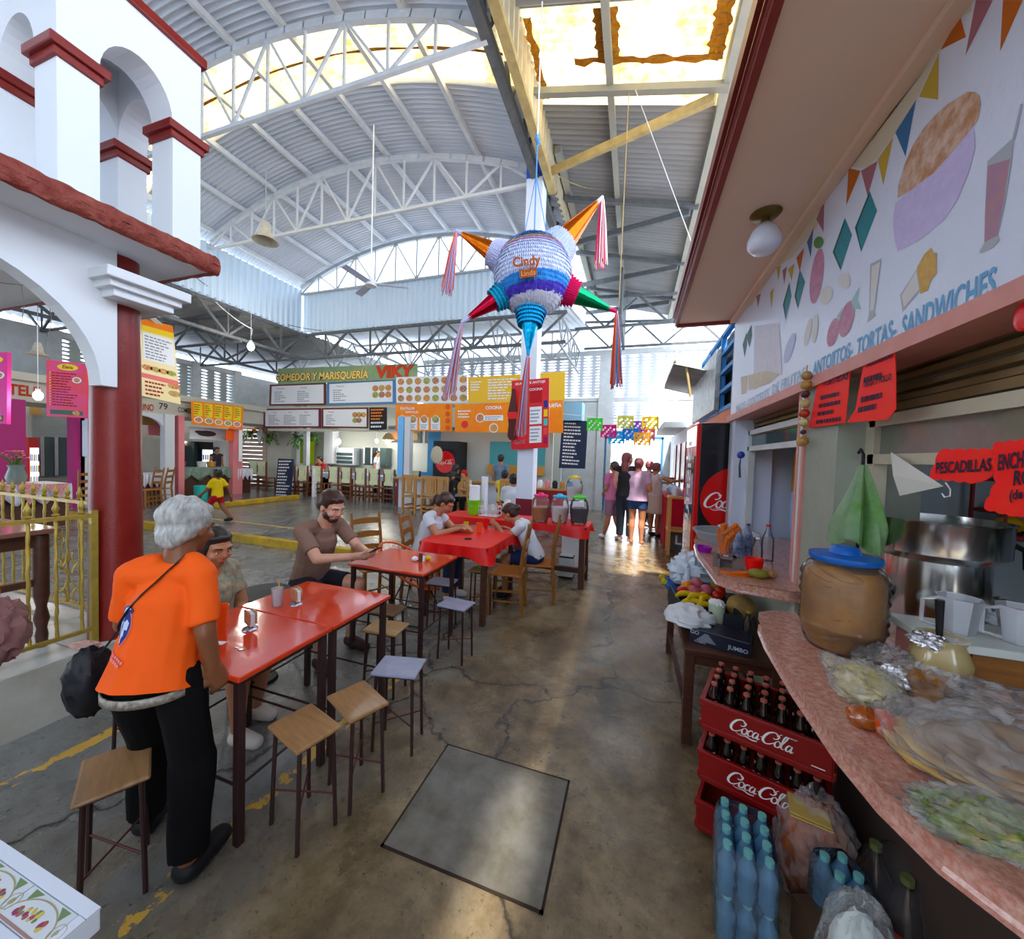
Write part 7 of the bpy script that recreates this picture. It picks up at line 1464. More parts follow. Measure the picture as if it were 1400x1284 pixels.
t = thing('teal_bucket', 'turquoise bucket under the green covered counter', 'bucket', (-11.45, PX(275, 660, -11.45).y, ZF)); mb = MB(M('turquoise_plastic', (.08, .48, .42), .4)); mb.lathe([(0, 0), (.14, 0), (.17, .38), (.15, .38), (.13, .02), (0, .02)], n=20); local('bucket_body', mb, t, smooth=True)
for k, (u, c_, lb) in enumerate(((262, (.5, .02, .1), 'dark red pot on the green covered counter'), (290, (.7, .7, .72), 'white tub on the green covered counter'), (303, (.55, .3, .1), 'wooden napkin box on the green covered counter'))):
    q = PX(u, 640, -11.85); mb = MB(cm(*c_, .4)); mb.lathe([(0, 0), (.10, 0), (.12, .16), (0, .17)], n=14); o = local('counter_pot', mb, None, smooth=True); place(o, (-12.3, q.y, ZF+.86)); tag(o, lb, 'pot')
q = PX(22, 640, -9.6); t = thing('flower_vase', 'grey vase of pink lilies on the clothed table behind the railing', 'flowers', (-9.6, q.y, ZF+.75)); mb = MB(M('grey_glass_vase', (.2, .24, .22), .2)); mb.lathe([(0, 0), (.09, 0), (.12, .12), (.08, .26), (.10, .32), (0, .30)], n=18); local('vase_body', mb, t, smooth=True)
for k in range(10):
    a = k*2.4; mb = MB(M('pink_petal', (.72, .26, .28), .6)); cx_, cy_, cz_ = .16*cos(a)*(.4+.6*(k % 3)/2), .16*sin(a)*(.4+.6*(k % 3)/2), .42+.10*((k*7) % 4)/3
    for p in range(5): b = 2*pi*p/5; mb.add([(cx_, cy_, cz_), (cx_+.06*cos(b-.3), cy_+.06*sin(b-.3), cz_+.03), (cx_+.10*cos(b), cy_+.10*sin(b), cz_+.02), (cx_+.06*cos(b+.3), cy_+.06*sin(b+.3), cz_+.03)], [(0, 1, 2, 3)])
    local('flower', mb, t); mb = MB(LEAF); mb.tube([(0, 0, .25), (cx_, cy_, cz_)], .008, 5); local('stem', mb, t)
# dark and cream chairs (far): one model, many copies
def cream_chair():
    t = thing('cream_back_chair', 'c', 'chair'); BW = M('brown_chair_wood', (.16, .06, .03), .45)
    mb = MB(BW); mb.box((0, 0, .45), (.40, .40, .03)); local('seat', mb, t)
    for sx in (-1, 1):
        for sy in (-1, 1): mb = MB(BW); h = 1.02 if sy < 0 else .44; mb.box((sx*.18, sy*.18, h/2), (.04, .04, h)); local('leg', mb, t)
    mb = MB(M('cream_chair_panel', (.70, .74, .52), .5)); mb.prism([(-.155, -.24), (.155, -.24), (.155, -.14), (.08, -.10), (.08, .08), (.155, .12), (.17, .24), (-.17, .24), (-.155, .12), (-.08, .08), (-.08, -.10), (-.155, -.14)], (0, -.20, .78), (1, 0, 0), (0, 0, 1), (0, -.02, 0)); mb.box((-.12, -.20, .78), (.03, .02, .3)); mb.box((.12, -.20, .78), (.03, .02, .3)); local('backrest', mb, t)
    mb = MB(BW)
    for z in (.16, .28): mb.box((0, .18, z), (.34, .025, .03)); mb.box((-.18, 0, z), (.025, .34, .03)); mb.box((.18, 0, z), (.025, .34, .03)); mb.box((0, -.18, z), (.34, .025, .03))
    local('stretcher', mb, t); return t
cc = cream_chair(); us = [403, 421, 439, 463, 481, 500, 518, 538, 557-20+20-4, 572]; us = [403, 420, 439, 462, 479, 498, 517, 537, 553, 571]
for i, u in enumerate(us):
    o = cc if i == 0 else dup(cc, (0, 0, 0)); q = PY(u, 680, 9.45); place(o, (q.x, 9.45, .075), random.uniform(-.06, .06)); o['group'] = 'cream backed chairs along the seafood stall'
    o['label'] = ('%s cream backed chair in the row before the seafood stall, counted from the chalkboard' % ('first', 'second', 'third', 'fourth', 'fifth', 'sixth', 'seventh', 'eighth', 'ninth', 'last')[i])
for i, (u, y, lb) in enumerate(((353, 9.9, 'left one of the two cream slatted chairs behind the pink pillar'), (364, 9.7, 'right one of the two cream slatted chairs left of the chalkboard'))):
    q = PY(u, 670, y); dup(cc, (q.x, y, ZF), .1, lb, 'cream chairs left of the chalkboard')
for i, (u, x, lb) in enumerate(((123, -10.4, 'dark ladder chair just left of the red column behind the railing'), (219, -11.0, 'dark ladder chair beside the white pillar under the arched stall'), (203, -10.9, 'dark ladder chair close to the red column at the arched stall'))):
    q = PX(u, 660, x); dup(c1, (x, q.y, ZF), 1.2+i, lb, 'ladder back chairs of the left stalls')
# platform and long table of the seafood stall
mb = MB(M('pale_blue_tiles', (.50, .54, .62), .3)); mb.b2(-11.6, -2.2, 9.1, 11.9, .0, .075+.045*0); struct('floor_seafood_stall', mb)
t = thing('long_dining_table', 'long pale blue topped table behind the row of cream chairs', 'table', (-8.2, 9.95, .075)); mb = MB(M('pale_blue_oilcloth', (.42, .50, .66), .4)); mb.box((0, 0, .76), (4.4, .6, .03)); mb.box((0, -.3, .70), (4.4, .01, .12)); local('tabletop', mb, t)
for x in (-2.2, -.7, .8, 2.2): mb = MB(DWOOD); mb.box((x, 0, .37), (.07, .4, .74)); local('leg', mb, t)
for k, u in enumerate((408, 430, 470, 492, 530, 560)):
    q = PY(u, 640, 9.95); mb = MB((PAPERW, M('grey_jar', (.3, .33, .36), .3))[k % 2]); mb.lathe([(0, 0), (.07, 0), (.08, .12), (.05, .18), (0, .18)], n=12); o = local('table_jar', mb, None, smooth=True); place(o, (q.x, 9.95, .852)); tag(o, ('first', 'second', 'third', 'fourth', 'fifth', 'sixth')[k]+' small jar from the chalkboard on the long seafood table', 'jar', 'jars on the seafood table')
mb = MB(PAPERW); q = PY(430, 660, 9.25); mb.b2(q.x-.05, q.x+.05, 9.2, 9.3, .075, 1.0); tag(build('white_post', mb), 'short white post in front of the row of cream chairs', 'post')
# chalkboards
CHB = M('chalkboard_navy', (.025, .035, .07), .6)
banner('chalkboard_sign', 'tall chalkboard covered in handwriting left of the row of cream chairs', quadY(381, 627, 402, 628, 397, 681, 376, 681, 9.0), CHB, lambda pr, at_, ax, ay, W, H: lines(pr, at_, .08, .95, .03, .97, 12, PWH, ax, ay, W, H), solid=.04)
banner('chalkboard_menu', 'big dark chalkboard menu between the main column and the entrance', quadY(769, 573, 804, 576, 800, 641, 764, 640, 9.4), CHB, lambda pr, at_, ax, ay, W, H: lines(pr, at_, .1, .8, .05, .95, 13, PWH, ax, ay, W, H, 2, 4), solid=.04)
# the name banner and the menu boards above the seafood stall
def viky(pr, at_, ax, ay, W, H):
    g = M('banner_letter_yellow', (.90, .66, .26), .5); r = M('banner_letter_red', (.60, .08, .03), .5); dk = M('banner_letter_shadow', (.10, .05, .02), .6)
    for k, (m_, d) in enumerate(((dk, .012), (g, 0))): pr.use(m_).text('COMEDOR Y MARISQUERÍA', at_(.33+d*.2, .60+d, 1+k), ax, ay, H*.66, .075 if k == 0 else .03, wfit=W*.70, shear=.15)
    for k, (m_, d) in enumerate(((dk, .015), (r, 0))): pr.use(m_).text('VIKY', at_(.85+d*.2, .50+d, 1+k), ax, ay, H*.95, .05, wfit=W*.25, shear=.12)
banner('name_banner', 'long green and gold banner reading COMEDOR Y MARISQUERÍA VIKY', [PY(380, 504, 9.4), PY(571, 497, 9.4), PY(571, 518, 9.4), PY(380, 526, 9.4)], M('banner_green_gold', (.22, .34, .20), .5, n=(2, .8, (.40, .42, .24))), viky)
def board(name, label, a, y, mat, cols, title, frame, food=None):
    def d(pr, at_, ax, ay, W, H):
        rect(pr, at_, .06 if not cols else .04, .96, .08, .92, PWH, 1)
        n = len(title)
        for i, tt in enumerate(title):
            u0 = .10+(.62 if food else .82)*i/n; pr.use(INKR).text(tt, at_(u0+.11, .2, 2), ax, ay, H*.11, 0); lines(pr, at_, u0, u0+.22, .32, .85, 6, INKG, ax, ay, W, H, 2, i+3)
        for k in range(food or 0): disc(pr, at_, .72+.09*(k % 3), .35+.27*(k//3), H*.13, ax, ay, FOODC[k % 5], 2, 1.2)
    return banner(name, label, [PY(u, v, y) for u, v in a], mat, d, 'menu boards of the seafood stall')
BRN = M('board_brown', (.13, .04, .03), .5); BLU = M('board_blue', (.10, .22, .42), .5); MAR = M('board_maroon', (.14, .03, .05), .5)
board('menu_board', 'upper left brown framed menu board under the name banner', [(369, 526), (446, 523), (446, 554), (368, 555)], 9.45, BRN, 2, ['Desayunos', 'Comidas'], BRN)
board('menu_board', 'upper middle blue framed menu board with seafood plates', [(447, 523), (541, 518), (541, 552), (447, 554)], 9.45, BLU, 2, ['Mariscos'], BLU, 6)
board('menu_board', 'lower left maroon menu board with a white medallion', [(360, 559), (439, 558), (439, 585), (360, 585)], 9.45, MAR, 2, ['Sopas', 'Arroz', 'Tacos'], MAR)
board('menu_board', 'lower middle menu board with a round of food pictures', [(440, 558), (504, 557), (504, 586), (440, 585)], 9.45, BRN, 2, ['Oaxaca'], BRN, 5)
banner('menu_board', 'small black board with coloured lettering beside the lower menu boards', [PY(u, v, 9.45) for u, v in ((505, 557), (529, 557), (529, 587), (505, 588))], BLACK, lambda pr, at_, ax, ay, W, H: (lines(pr, at_, .1, .9, .05, .6, 4, PORG, ax, ay, W, H), lines(pr, at_, .1, .9, .6, .95, 2, PWH, ax, ay, W, H)), 'menu boards of the seafood stall')
banner('photo_menu', 'white board filled with a grid of dish photographs', [PY(u, v, 9.0) for u, v in ((542, 516), (639, 512), (639, 551), (542, 551))], PWH, lambda pr, at_, ax, ay, W, H: [(disc(pr, at_, .07+.125*i, .18+.32*j_, H*.125, ax, ay, FOODC[(i+2*j_) % 5], 2, 1.15)) for i in range(8) for j_ in range(3)])
def plat(pr, at_, ax, ay, W, H):
    pr.use(PWH).text('PLATILLOS', at_(.22, .16, 1), ax, ay, H*.13, .03); pr.text('ESPECIALES', at_(.30, .30, 1), ax, ay, H*.11, .02)
    for i in range(4): rect(pr, at_, .04+.20*i, .20+.20*i, .5, .95, PWH, 1); disc(pr, at_, .12+.20*i, .55, H*.14, ax, ay, PWH, 1); disc(pr, at_, .12+.20*i, .55, H*.12, ax, ay, FOODC[i], 2); lines(pr, at_, .06+.2*i, .18+.2*i, .74, .92, 3, INKG, ax, ay, W, H)
    for k in range(4): disc(pr, at_, .93, .12+.25*k, H*.10, ax, ay, M('print_deep_orange', (.70, .14, .02), .5), 1)
banner('special_dishes_board', 'orange board reading PLATILLOS ESPECIALES with four dishes', [PY(u, v, 9.0) for u, v in ((541, 553), (618, 552), (618, 590), (541, 589))], PORG, plat)
def coc(pr, at_, ax, ay, W, H):
    pr.use(PWH).text('COCINA', at_(.38, .17, 1), ax, ay, H*.15, .03); pr.text('OAXAQUEÑA', at_(.86, .16, 1), ax, ay, H*.15, .03)
    disc(pr, at_, .10, .72, H*.13, ax, ay, COKERED, 1); lines(pr, at_, .03, .17, .2, .5, 3, PWH, ax, ay, W, H)
    for u, v, i in ((.25, .5, 0), (.38, .85, 2), (.66, .5, 1), (.80, .5, 3)): disc(pr, at_, u, v, H*.16, ax, ay, PWH, 1); disc(pr, at_, u, v, H*.13, ax, ay, FOODC[i], 2)
    rect(pr, at_, .29, .47, .42, .6, PWH, 1); lines(pr, at_, .30, .46, .44, .58, 2, INKG, ax, ay, W, H)
banner('kitchen_board', 'wide orange board reading COCINA behind the main column', [PY(u, v, 8.8) for u, v in ((622, 553), (770, 547), (770, 592), (622, 591))], PORG, coc)
banner('golden_board', 'golden yellow board with text above the orange kitchen board', [PY(u, v, 8.8) for u, v in ((640, 516), (773, 508), (772, 548), (640, 551))], M('board_golden', (.78, .50, .12), .5), lambda pr, at_, ax, ay, W, H: (lines(pr, at_, .03, .16, .15, .55, 4, PWH, ax, ay, W, H), lines(pr, at_, .22, .55, .1, .9, 8, PWH, ax, ay, W, H)))
def cokesign(pr, at_, ax, ay, W, H):
    pr.use(PWH).text('QUE SE TE ANTOJE', at_(.5, .05, 1), ax, ay, H*.045, .02, wfit=W*.8); rect(pr, at_, .5, .82, .10, .34, M('sign_dark_red', (.42, .01, .03), .5), 1); rect(pr, at_, .5, .82, .40, .65, PWH, 1); rect(pr, at_, .5, .82, .68, .92, PWH, 1)
    pr.use(PWH).text('COCINA', at_(.66, .15, 2), ax, ay, H*.05, .02); lines(pr, at_, .52, .8, .43, .63, 4, INKG, ax, ay, W, H); lines(pr, at_, .52, .8, .70, .9, 4, INKG, ax, ay, W, H); script_logo(pr, at_(.24, .90, 2), ax, ay, W*.34)
    for k, c_ in enumerate(((.02, .03, .2), (.8, .6, .1), (.1, .5, .4), (.7, .1, .1), (.3, .02, .1))): rect(pr, at_, .87, .97, .32+.13*k, .42+.13*k, cm(*c_), 1)
ck = banner('soda_menu_sign', 'tall red menu sign with a cola bottle fixed on the main column', [PY(u, v, 5.80) for u, v in ((700, 521), (751, 517), (750, 612), (699, 615))], M('sign_soda_red', (.58, .012, .04), .4), cokesign, solid=.03)
q = PY(701, 566, 5.74); mb = MB(M('cola_bottle_picture', (.07, .02, .02), .15)); mb.prism([(-.035, 0), (.035, 0), (.075, .06), (.06, .25), (.085, .42), (.06, .55), (.03, .72), (.028, .82), (-.028, .82), (-.03, .72), (-.06, .55), (-.085, .42), (-.06, .25), (-.075, .06)], (q.x, q.y, q.z-.42), (1, 0, 0), (0, 0, 1), (0, -.015, 0)); mb.use(COKERED).b2(q.x-.075, q.x+.075, q.y-.018, q.y-.016, q.z-.08, q.z+.03); build('bottle_cutout', mb, ck)
# kitchen behind the boards
KW = M('pale_kitchen_wall', (.60, .62, .56), .5)
mb = MB(KW); mb.b2(-11.8, -2.1, 11.2, 11.3, .1, 3.3); mb.use(M('counter_blue', (.10, .30, .60), .4)).b2(-7.8, -5.9, 10.6, 10.7, .1, 1.0); struct('wall_kitchen', mb)
mb = MB(CRW); mb.b2(-11.9, -2.0, 9.46, 9.56, 2.93, 2.99); mb.b2(-11.9, -6.0, 9.5, 9.6, 2.2, 2.28); struct('trim_board_rail', mb)
mb = MB(M('food_frame_grey', (.12, .13, .14), .5))
for k in range(4): x = -8.3+k*.75; mb.b2(x, x+.6, 11.15, 11.2, 1.95, 2.5); mb.use(FOODC[k]).b2(x+.12, x+.48, 11.13, 11.16, 2.05, 2.4); mb.use(M('food_frame_grey', (.12, .13, .14), .5))
struct('wall_kitchen_pictures', mb)
for k, (u0, u1, v0, v1, m_, nm, lb, cat) in enumerate(((462, 486, 612, 636, M('display_case_white', (.62, .66, .70), .4), 'display_case', 'white glazed display case in the seafood kitchen', 'case'), (500, 530, 612, 637, GLASSD, 'kitchen_window', 'dark serving window with pale frames in the seafood kitchen', 'window'), (413, 424, 600, 634, M('lime_green_panel', (.35, .45, .03), .5), 'green_panel', 'lime green panel behind hanging plants', 'panel'), (380, 398, 588, 628, M('cream_door_panels', (.68, .68, .48), .5), 'panelled_post', 'cream panelled post left of the seafood stall', 'panel'), (446, 457, 588, 634, PWH, 'white_pillar', 'white textured pillar behind the row of chairs', 'pillar'))):
    a = PY(u0, v0, 10.9); b = PY(u1, v1, 10.9); mb = MB(m_); mb.b2(a.x, b.x, 10.8, 11.1, max(.08, b.z), a.z)
    if k < 2:
        mb.use(GLASSD if k == 0 else PAPERW)
        for i in range(3): mb.b2(a.x+.05 if k == 0 else a.x+(b.x-a.x)*i/3, b.x-.05 if k == 0 else a.x+(b.x-a.x)*i/3+.05, 10.78, 10.8, b.z+.05+(.14*i if k == 0 else 0), b.z+.15+.14*i if k == 0 else a.z)
    tag(build(nm, mb), lb, cat)
for k, (u, m_) in enumerate(((548, M('sky_blue_paint', (.22, .50, .85), .5)), (557, WHP))):
    q = PY(u, 640, 9.0); mb = MB(m_); mb.b2(q.x-.09, q.x+.09, 8.95, 9.12, .9, 2.6); mb.use(WHP if k else M('maroon_paint', (.17, .02, .03), .4)).b2(q.x-.095, q.x+.095, 8.94, 9.13, .0, .9); struct('column_blue', mb)
def plant(u, v, y, r, label):
    q = PY(u, v, y); t = thing('hanging_plant', label, 'plant', q); mb = MB(LEAF); rnd = random.Random(int(u))
    for k in range(90):
        a = rnd.uniform(0, 2*pi); d = Vector((cos(a), sin(a), rnd.uniform(-1.4, .6)))*r*rnd.uniform(.2, 1); s_ = Vector((-sin(a), cos(a), .2))*.035; mb.add([d-s_, d+s_, d*1.25+Vector((0, 0, -.06))], [(0, 1, 2)])
    local('leaves', mb, t); mb = MB(DWOOD); mb.lathe([(0, -.12), (.08, -.1), (.1, 0), (0, 0)], n=12); mb.tube([(0, 0, 0), (0, 0, .35)], .006, 4); local('pot', mb, t)
plant(342, 590, 10.2, .3, 'hanging plant left of the white lantern'); plant(369, 594, 10.0, .28, 'hanging plant right of the white lantern'); plant(407, 595, 10.0, .32, 'left one of the plants hanging below the menu boards'); plant(427, 594, 10.2, .3, 'right one of the plants hanging below the menu boards')
q = PY(356, 595, 10.1); t = thing('paper_lantern', 'white pointed lantern hanging between two plants', 'lantern', q); mb = MB(PAPERW); mb.lathe([(0, -.3), (.05, -.22), (.12, 0), (.05, .2), (0, .3)], n=8); local('lantern_body', mb, t)
# warm pendant bulbs
def bulb(p, label, L=.3, r=.05, e=9, shade=False, group=None, pw=30):
    t = thing('light_bulb', label, 'bulb', p, 0, group); mb = MB(M('lit_bulb', (1, .97, .9), .3, emit=e)); mb.ball((0, 0, 0), (r, r, r*1.35), 14); local('glass_bulb', mb, t, smooth=True); mb = MB(PAPERW); mb.lathe([(0, r*1.2), (r*.5, r*1.2), (r*.5, r*2), (0, r*2)], n=10); mb.tube([(0, 0, r*2), (0, 0, L)], .006, 5); local('cord', mb, t)
    ld = bpy.data.lights.new('bulb_light', 'POINT'); ld.energy = pw; ld.color = (1, .93, .82); ld.shadow_soft_size = .12; lo = bpy.data.objects.new('bulb_light', ld); sc.collection.objects.link(lo); lo.parent = t; lo.location = (0, 0, -.12)
    if shade: mb = MB(M('wicker_shade', (.55, .42, .22), .7)); mb.lathe([(.06, .26), (.16, .14), (.2, .03), (.19, .03), (.15, .13), (.05, .25)], n=16); local('lamp_shade', mb, t, smooth=True)
bulb(PY(343, 474, 6.4), 'lit bulb hanging from the truss above the plaza', 1.0, .07); bulb(PD(52, 541, 6.4), 'lit bulb between the two pink menu signs', 1.2, .06, pw=6); bulb(PY(463, 604, 10.3), 'lit bulb left in the seafood kitchen', .4, .07, pw=10); bulb(PY(531, 603, 10.3), 'lit lamp with wicker shade in the seafood kitchen', .5, .08, 9, True, pw=10); bulb(PY(515, 603, 10.4), 'small lit bulb between the kitchen lamps', .4, .05, pw=6)
# light pine chairs and bar at the right back
pc = thing('pine_chair', 'c', 'chair')
mb = MB(LWOOD); mb.box((0, 0, .52), (.42, .42, .03)); local('seat', mb, pc)
for sx in (-1, 1):
    for sy in (-1, 1): mb = MB(LWOOD); h = 1.05 if sy < 0 else .51; mb.box((sx*.19, sy*.19, h/2), (.045, .045, h)); local('leg', mb, pc)
mb = MB(LWOOD); mb.box((0, -.19, 1.02), (.42, .03, .07)); mb.box((0, -.19, .62), (.38, .025, .05)); mb.prism([(-.07, 0), (.07, 0), (.09, .36), (-.09, .36)], (0, -.20, .64), (1, 0, 0), (0, 0, 1), (0, .02, 0)); mb.box((-.14, -.19, .8), (.02, .02, .34)); mb.box((.14, -.19, .8), (.02, .02, .34)); local('backrest', mb, pc)
mb = MB(LWOOD)
for z in (.2, .3): mb.box((0, -.19, z), (.36, .025, .035)); mb.box((-.19, 0, z), (.025, .36, .035)); mb.box((.19, 0, z), (.025, .36, .035))
local('stretcher', mb, pc)
for i, (u, lb) in enumerate(((566, 'pine chair nearest the blue column'), (592, 'second pine chair from the blue column'), (607, 'pine chair just left of the dark haired customer'), (633, 'pine chair at the right end by the green bucket'), (698, 'pine chair behind the man in the white shirt'))):
    y = 8.1 if i != 3 else 8.3; q = PY(u, 680, y); o = pc if i == 0 else dup(pc, (0, 0, 0)); place(o, (q.x, y, 0), .05*i-.1); o['label'] = lb; o['group'] = 'light pine chairs at the snack stall'
t = thing('snack_counter', 'pine bar counter of the snack stall behind the pine chairs', 'counter', (-4.6, 8.75, 0)); mb = MB(LWOOD); mb.box((0, 0, .92), (3.0, .45, .05)); local('countertop', mb, t); mb = MB(M('white_counter_front', (.62, .66, .72), .5)); mb.box((0, .05, .45), (2.9, .3, .89)); local('front', mb, t)
mb = MB(KW); mb.b2(-5.9, -2.1, 9.9, 10.0, 0, 2.3); mb.use(M('stall_blue', (.15, .40, .70), .5)).b2(-5.9, -5.5, 9.85, 9.9, 0, 2.3); mb.use(GLASSD).b2(-5.5, -4.9, 9.86, 9.9, 1.0, 1.9); mb.use(M('teal_shelf', (.10, .35, .38), .4)).b2(-3.9, -2.3, 9.86, 9.9, 1.15, 2.0); mb.use(M('wood_fronted_shelf', (.55, .30, .10), .5)).b2(-3.9, -2.3, 9.7, 9.86, 1.1, 1.35); struct('wall_snack_stall', mb)
t = thing('cola_fridge', 'black cola fridge with red round logo in the snack stall', 'fridge', (PY(613, 640, 9.4).x, 9.5, 0)); mb = MB(BLACK); mb.box((0, 0, .98), (.75, .6, 1.95)); local('cabinet', mb, t); mb = MB(COKERED); mb.lathe([(0, 0), (.30, 0), (.30, .004), (0, .004)], (0, -.302, 1.38), 32, m=Matrix.Rotation(pi/2, 3, 'X')); local('round_sticker', mb, t); mb = MB(COKEWH); script_logo(mb, (0, -.309, 1.37), (1, 0, 0), (0, 0, 1), .48); local('logo', mb, t)
q = PY(597, 622, 8.9); mb = crumple((q.x, q.y, q.z), (.17, .05, .22), 77, .1); mb.mats = [M('rough_cream_sign', (.5, .46, .36), .7)]; tag(build('cream_sign_shape', mb, smooth=True), 'cream irregular shape framed in black hanging in the snack stall', 'sign')
# small red tables near the chalkboard menu
t = thing('red_counter', 'small red counter with condiments below the chalkboard menu', 'counter', (-1.75, 8.6, 0)); mb = MB(M('maroon_counter', (.30, .02, .03), .4)); mb.box((0, 0, .42), (1.0, .45, .84)); local('counter_body', mb, t); mb = MB(LWOOD); mb.box((0, 0, .86), (1.1, .5, .035)); local('countertop', mb, t)
for k in range(5): mb = MB((PAPERW, PNK, BLACK, LWOOD, BLU)[k]); mb.lathe([(0, 0), (.06, 0), (.07, .12), (.04, .18), (0, .18)], n=12); o = local('counter_jar', mb, None, smooth=True); place(o, (-2.1+.18*k, 8.6, .879)); tag(o, ('white', 'pink', 'black', 'brown', 'blue')[k]+' jar on the small red counter', 'jar')
# papel picado
for k, (u, v, c_, lb) in enumerate(((813, 580, (.10, .55, .08), 'green'), (832, 589, (.62, .03, .20), 'crimson'), (843, 598, (.05, .45, .75), 'light blue'), (855, 577, (.62, .60, .15), 'olive yellow'), (862, 594, (.03, .22, .62), 'deep blue'), (872, 584, (.32, .10, .55), 'purple'), (878, 600, (.80, .40, .03), 'orange'), (889, 578, (.80, .55, .05), 'yellow'), (884, 594, (.78, .20, .22), 'coral'))):
    q = PY(u, v, 8.4+.05*(k % 3)); t = thing('cut_paper_flag', lb+' cut paper flag strung over the entrance', 'flag', q, 0, 'cut paper flags over the entrance'); m_ = cm(*c_, .7); mb = MB(m_); N = 9
    for i in range(N):
        for r_ in range(6):
            if r_ == 0 or (i+r_) % 3 or i in (0, N-1): mb.quad((-.17+.34*i/N, .01*sin(i), .13-.26*r_/6), (-.17+.34*(i+1)/N, .01*sin(i+1), .13-.26*r_/6), (-.17+.34*(i+1)/N, .01*sin(i+1), .13-.26*(r_+1)/6), (-.17+.34*i/N, .01*sin(i), .13-.26*(r_+1)/6))
        mb.add([(-.17+.34*i/N, 0, -.13), (-.17+.34*(i+1)/N, 0, -.13), (-.17+.34*(i+.5)/N, 0, -.155)], [(0, 1, 2)])
    local('paper', mb, t)
mb = MB(PAPERW); mb.tube([PY(770, 566, 8.45), PY(830, 572, 8.45), PY(905, 566, 8.45)], .006, 4); tag(build('flag_string', mb), 'string carrying the cut paper flags', 'string')
mb = MB(M('blue_white_cabinet', (.30, .52, .68), .4)); q = PY(780, 562, 9.2); mb.box((q.x, 9.5, q.z), (.55, .5, .45)); tag(build('wall_cabinet', mb), 'pale blue box above the chalkboard menu', 'cabinet')
# people further back
def far(label, u, v, z, y, rz, seated, **k):
    q = PY(u, v, y); kw = dict(vox=.02, face=False, fat=1.0); kw.update(k)
    return person(label, (q.x, q.y, z), rz, sit(**k.pop('J', {})) if seated else None, **{a: b for a, b in kw.items() if a != 'J'})
far('customer in red t-shirt sitting at the long seafood table', 440, 640, .0+.12, 10.35, pi, True, top=M('red_tshirt', (.35, .03, .04), .8), sleeve=.6, bottom=P_BK, blen=1.8, s=1.08)
far('child in grey top sitting beside the customer in red', 453, 640, .15, 10.3, pi, True, top=M('grey_top', (.4, .42, .45), .8), sleeve=.5, bottom=P_BK, blen=1.8, s=.85)
far('cook in white shirt with hands on hips in the seafood kitchen', 515, 640, .1, 10.75, -1.2, False, top=WT, sleeve=.6, bottom=P_BK, blen=1.9, s=.98, hair=HAIRB, hstyle='pony')
far('cook in dark apron behind the green covered counter', 298, 640, .119, 8.0, -pi/2, False, top=M('dark_apron', (.04, .04, .06), .8), sleeve=.3, bottom=P_BK, blen=1.9, s=.95) if False else None
q = PX(299, 640, -12.8); person('cook in dark apron behind the green covered counter', (-12.9, q.y, .119), -pi/2, None, vox=.02, face=False, top=M('dark_apron', (.04, .04, .06), .8), sleeve=0, bottom=P_BK, blen=1.9, s=.93)
far('long haired customer in black top and grey shorts on a pine chair', 618, 680, .05, 8.12, -.3, True, top=BLACK, sleeve=.5, bottom=M('grey_shorts', (.25, .30, .42), .8), blen=.9, s=1.12, hstyle='long', shoes=PAPERW)
far('customer in pale yellow shirt at the snack stall', 688, 680, .05, 8.0, 0, True, top=M('pale_yellow_shirt', (.70, .58, .18), .8), sleeve=.6, bottom=P_BK, blen=1.8, s=1.05)
far('standing man in grey blue t-shirt with his back turned at the snack stall', 684, 660, 0, 9.2, 0, False, top=M('slate_tshirt', (.14, .20, .28), .8), sleeve=.6, bottom=P_BK, blen=1.9, s=1.03)
far('man in white shirt sitting half behind the main column', 701, 690, .0, 6.7, .3, True, top=WT, sleeve=.95, bottom=P_BK, blen=1.9, s=1.08, fat=1.15)
far('customer in red cap at the snack stall', 636, 660, .05, 8.35, pi, True, top=M('cream_shirt', (.6, .55, .45), .8), sleeve=.6, bottom=P_BK, blen=1.8, s=1.0, hair=M('red_cap', (.45, .02, .03), .6))
# ================================================================== PINATA
PC = Vector((-1.06, 3.72, 3.43)); R0 = .40
pn = thing('pinata', 'star pinata with five foil cones, tassels and copper lettering hanging over the aisle', 'pinata', PC)
def fringe_mat(name, bands):
    m = bpy.data.materials.new(name); m.use_nodes = True; t = m.node_tree; b = t.nodes['Principled BSDF']; L = t.links.new; N = t.nodes.new
    tc_ = N('ShaderNodeTexCoord'); sp = N('ShaderNodeSeparateXYZ'); L(tc_.outputs['Object'], sp.inputs[0]); nz_ = N('ShaderNodeTexNoise'); nz_.inputs['Scale'].default_value = 30; L(tc_.outputs['Object'], nz_.inputs['Vector'])
    a = N('ShaderNodeMath'); a.operation = 'MULTIPLY_ADD'; a.inputs[1].default_value = .06; L(nz_.outputs['Fac'], a.inputs[0]); tilt = N('ShaderNodeMath'); tilt.operation = 'MULTIPLY_ADD'; tilt.inputs[1].default_value = -.10; L(sp.outputs[0], tilt.inputs[0]); L(sp.outputs[2], tilt.inputs[2]); L(tilt.outputs[0], a.inputs[2])
    mr = N('ShaderNodeMapRange'); mr.inputs[1].default_value = -.37; mr.inputs[2].default_value = .43; L(a.outputs[0], mr.inputs[0])
    r = N('ShaderNodeValToRGB'); r.color_ramp.interpolation = 'CONSTANT'; e = r.color_ramp.elements
    while len(e) < len(bands): e.new(.5)
    for i, (p, c) in enumerate(bands): e[i].position = p; e[i].color = (*c, 1)
    L(mr.outputs[0], r.inputs[0]); L(r.outputs[0], b.inputs['Base Color']); b.inputs['Roughness'].default_value = .7; return m
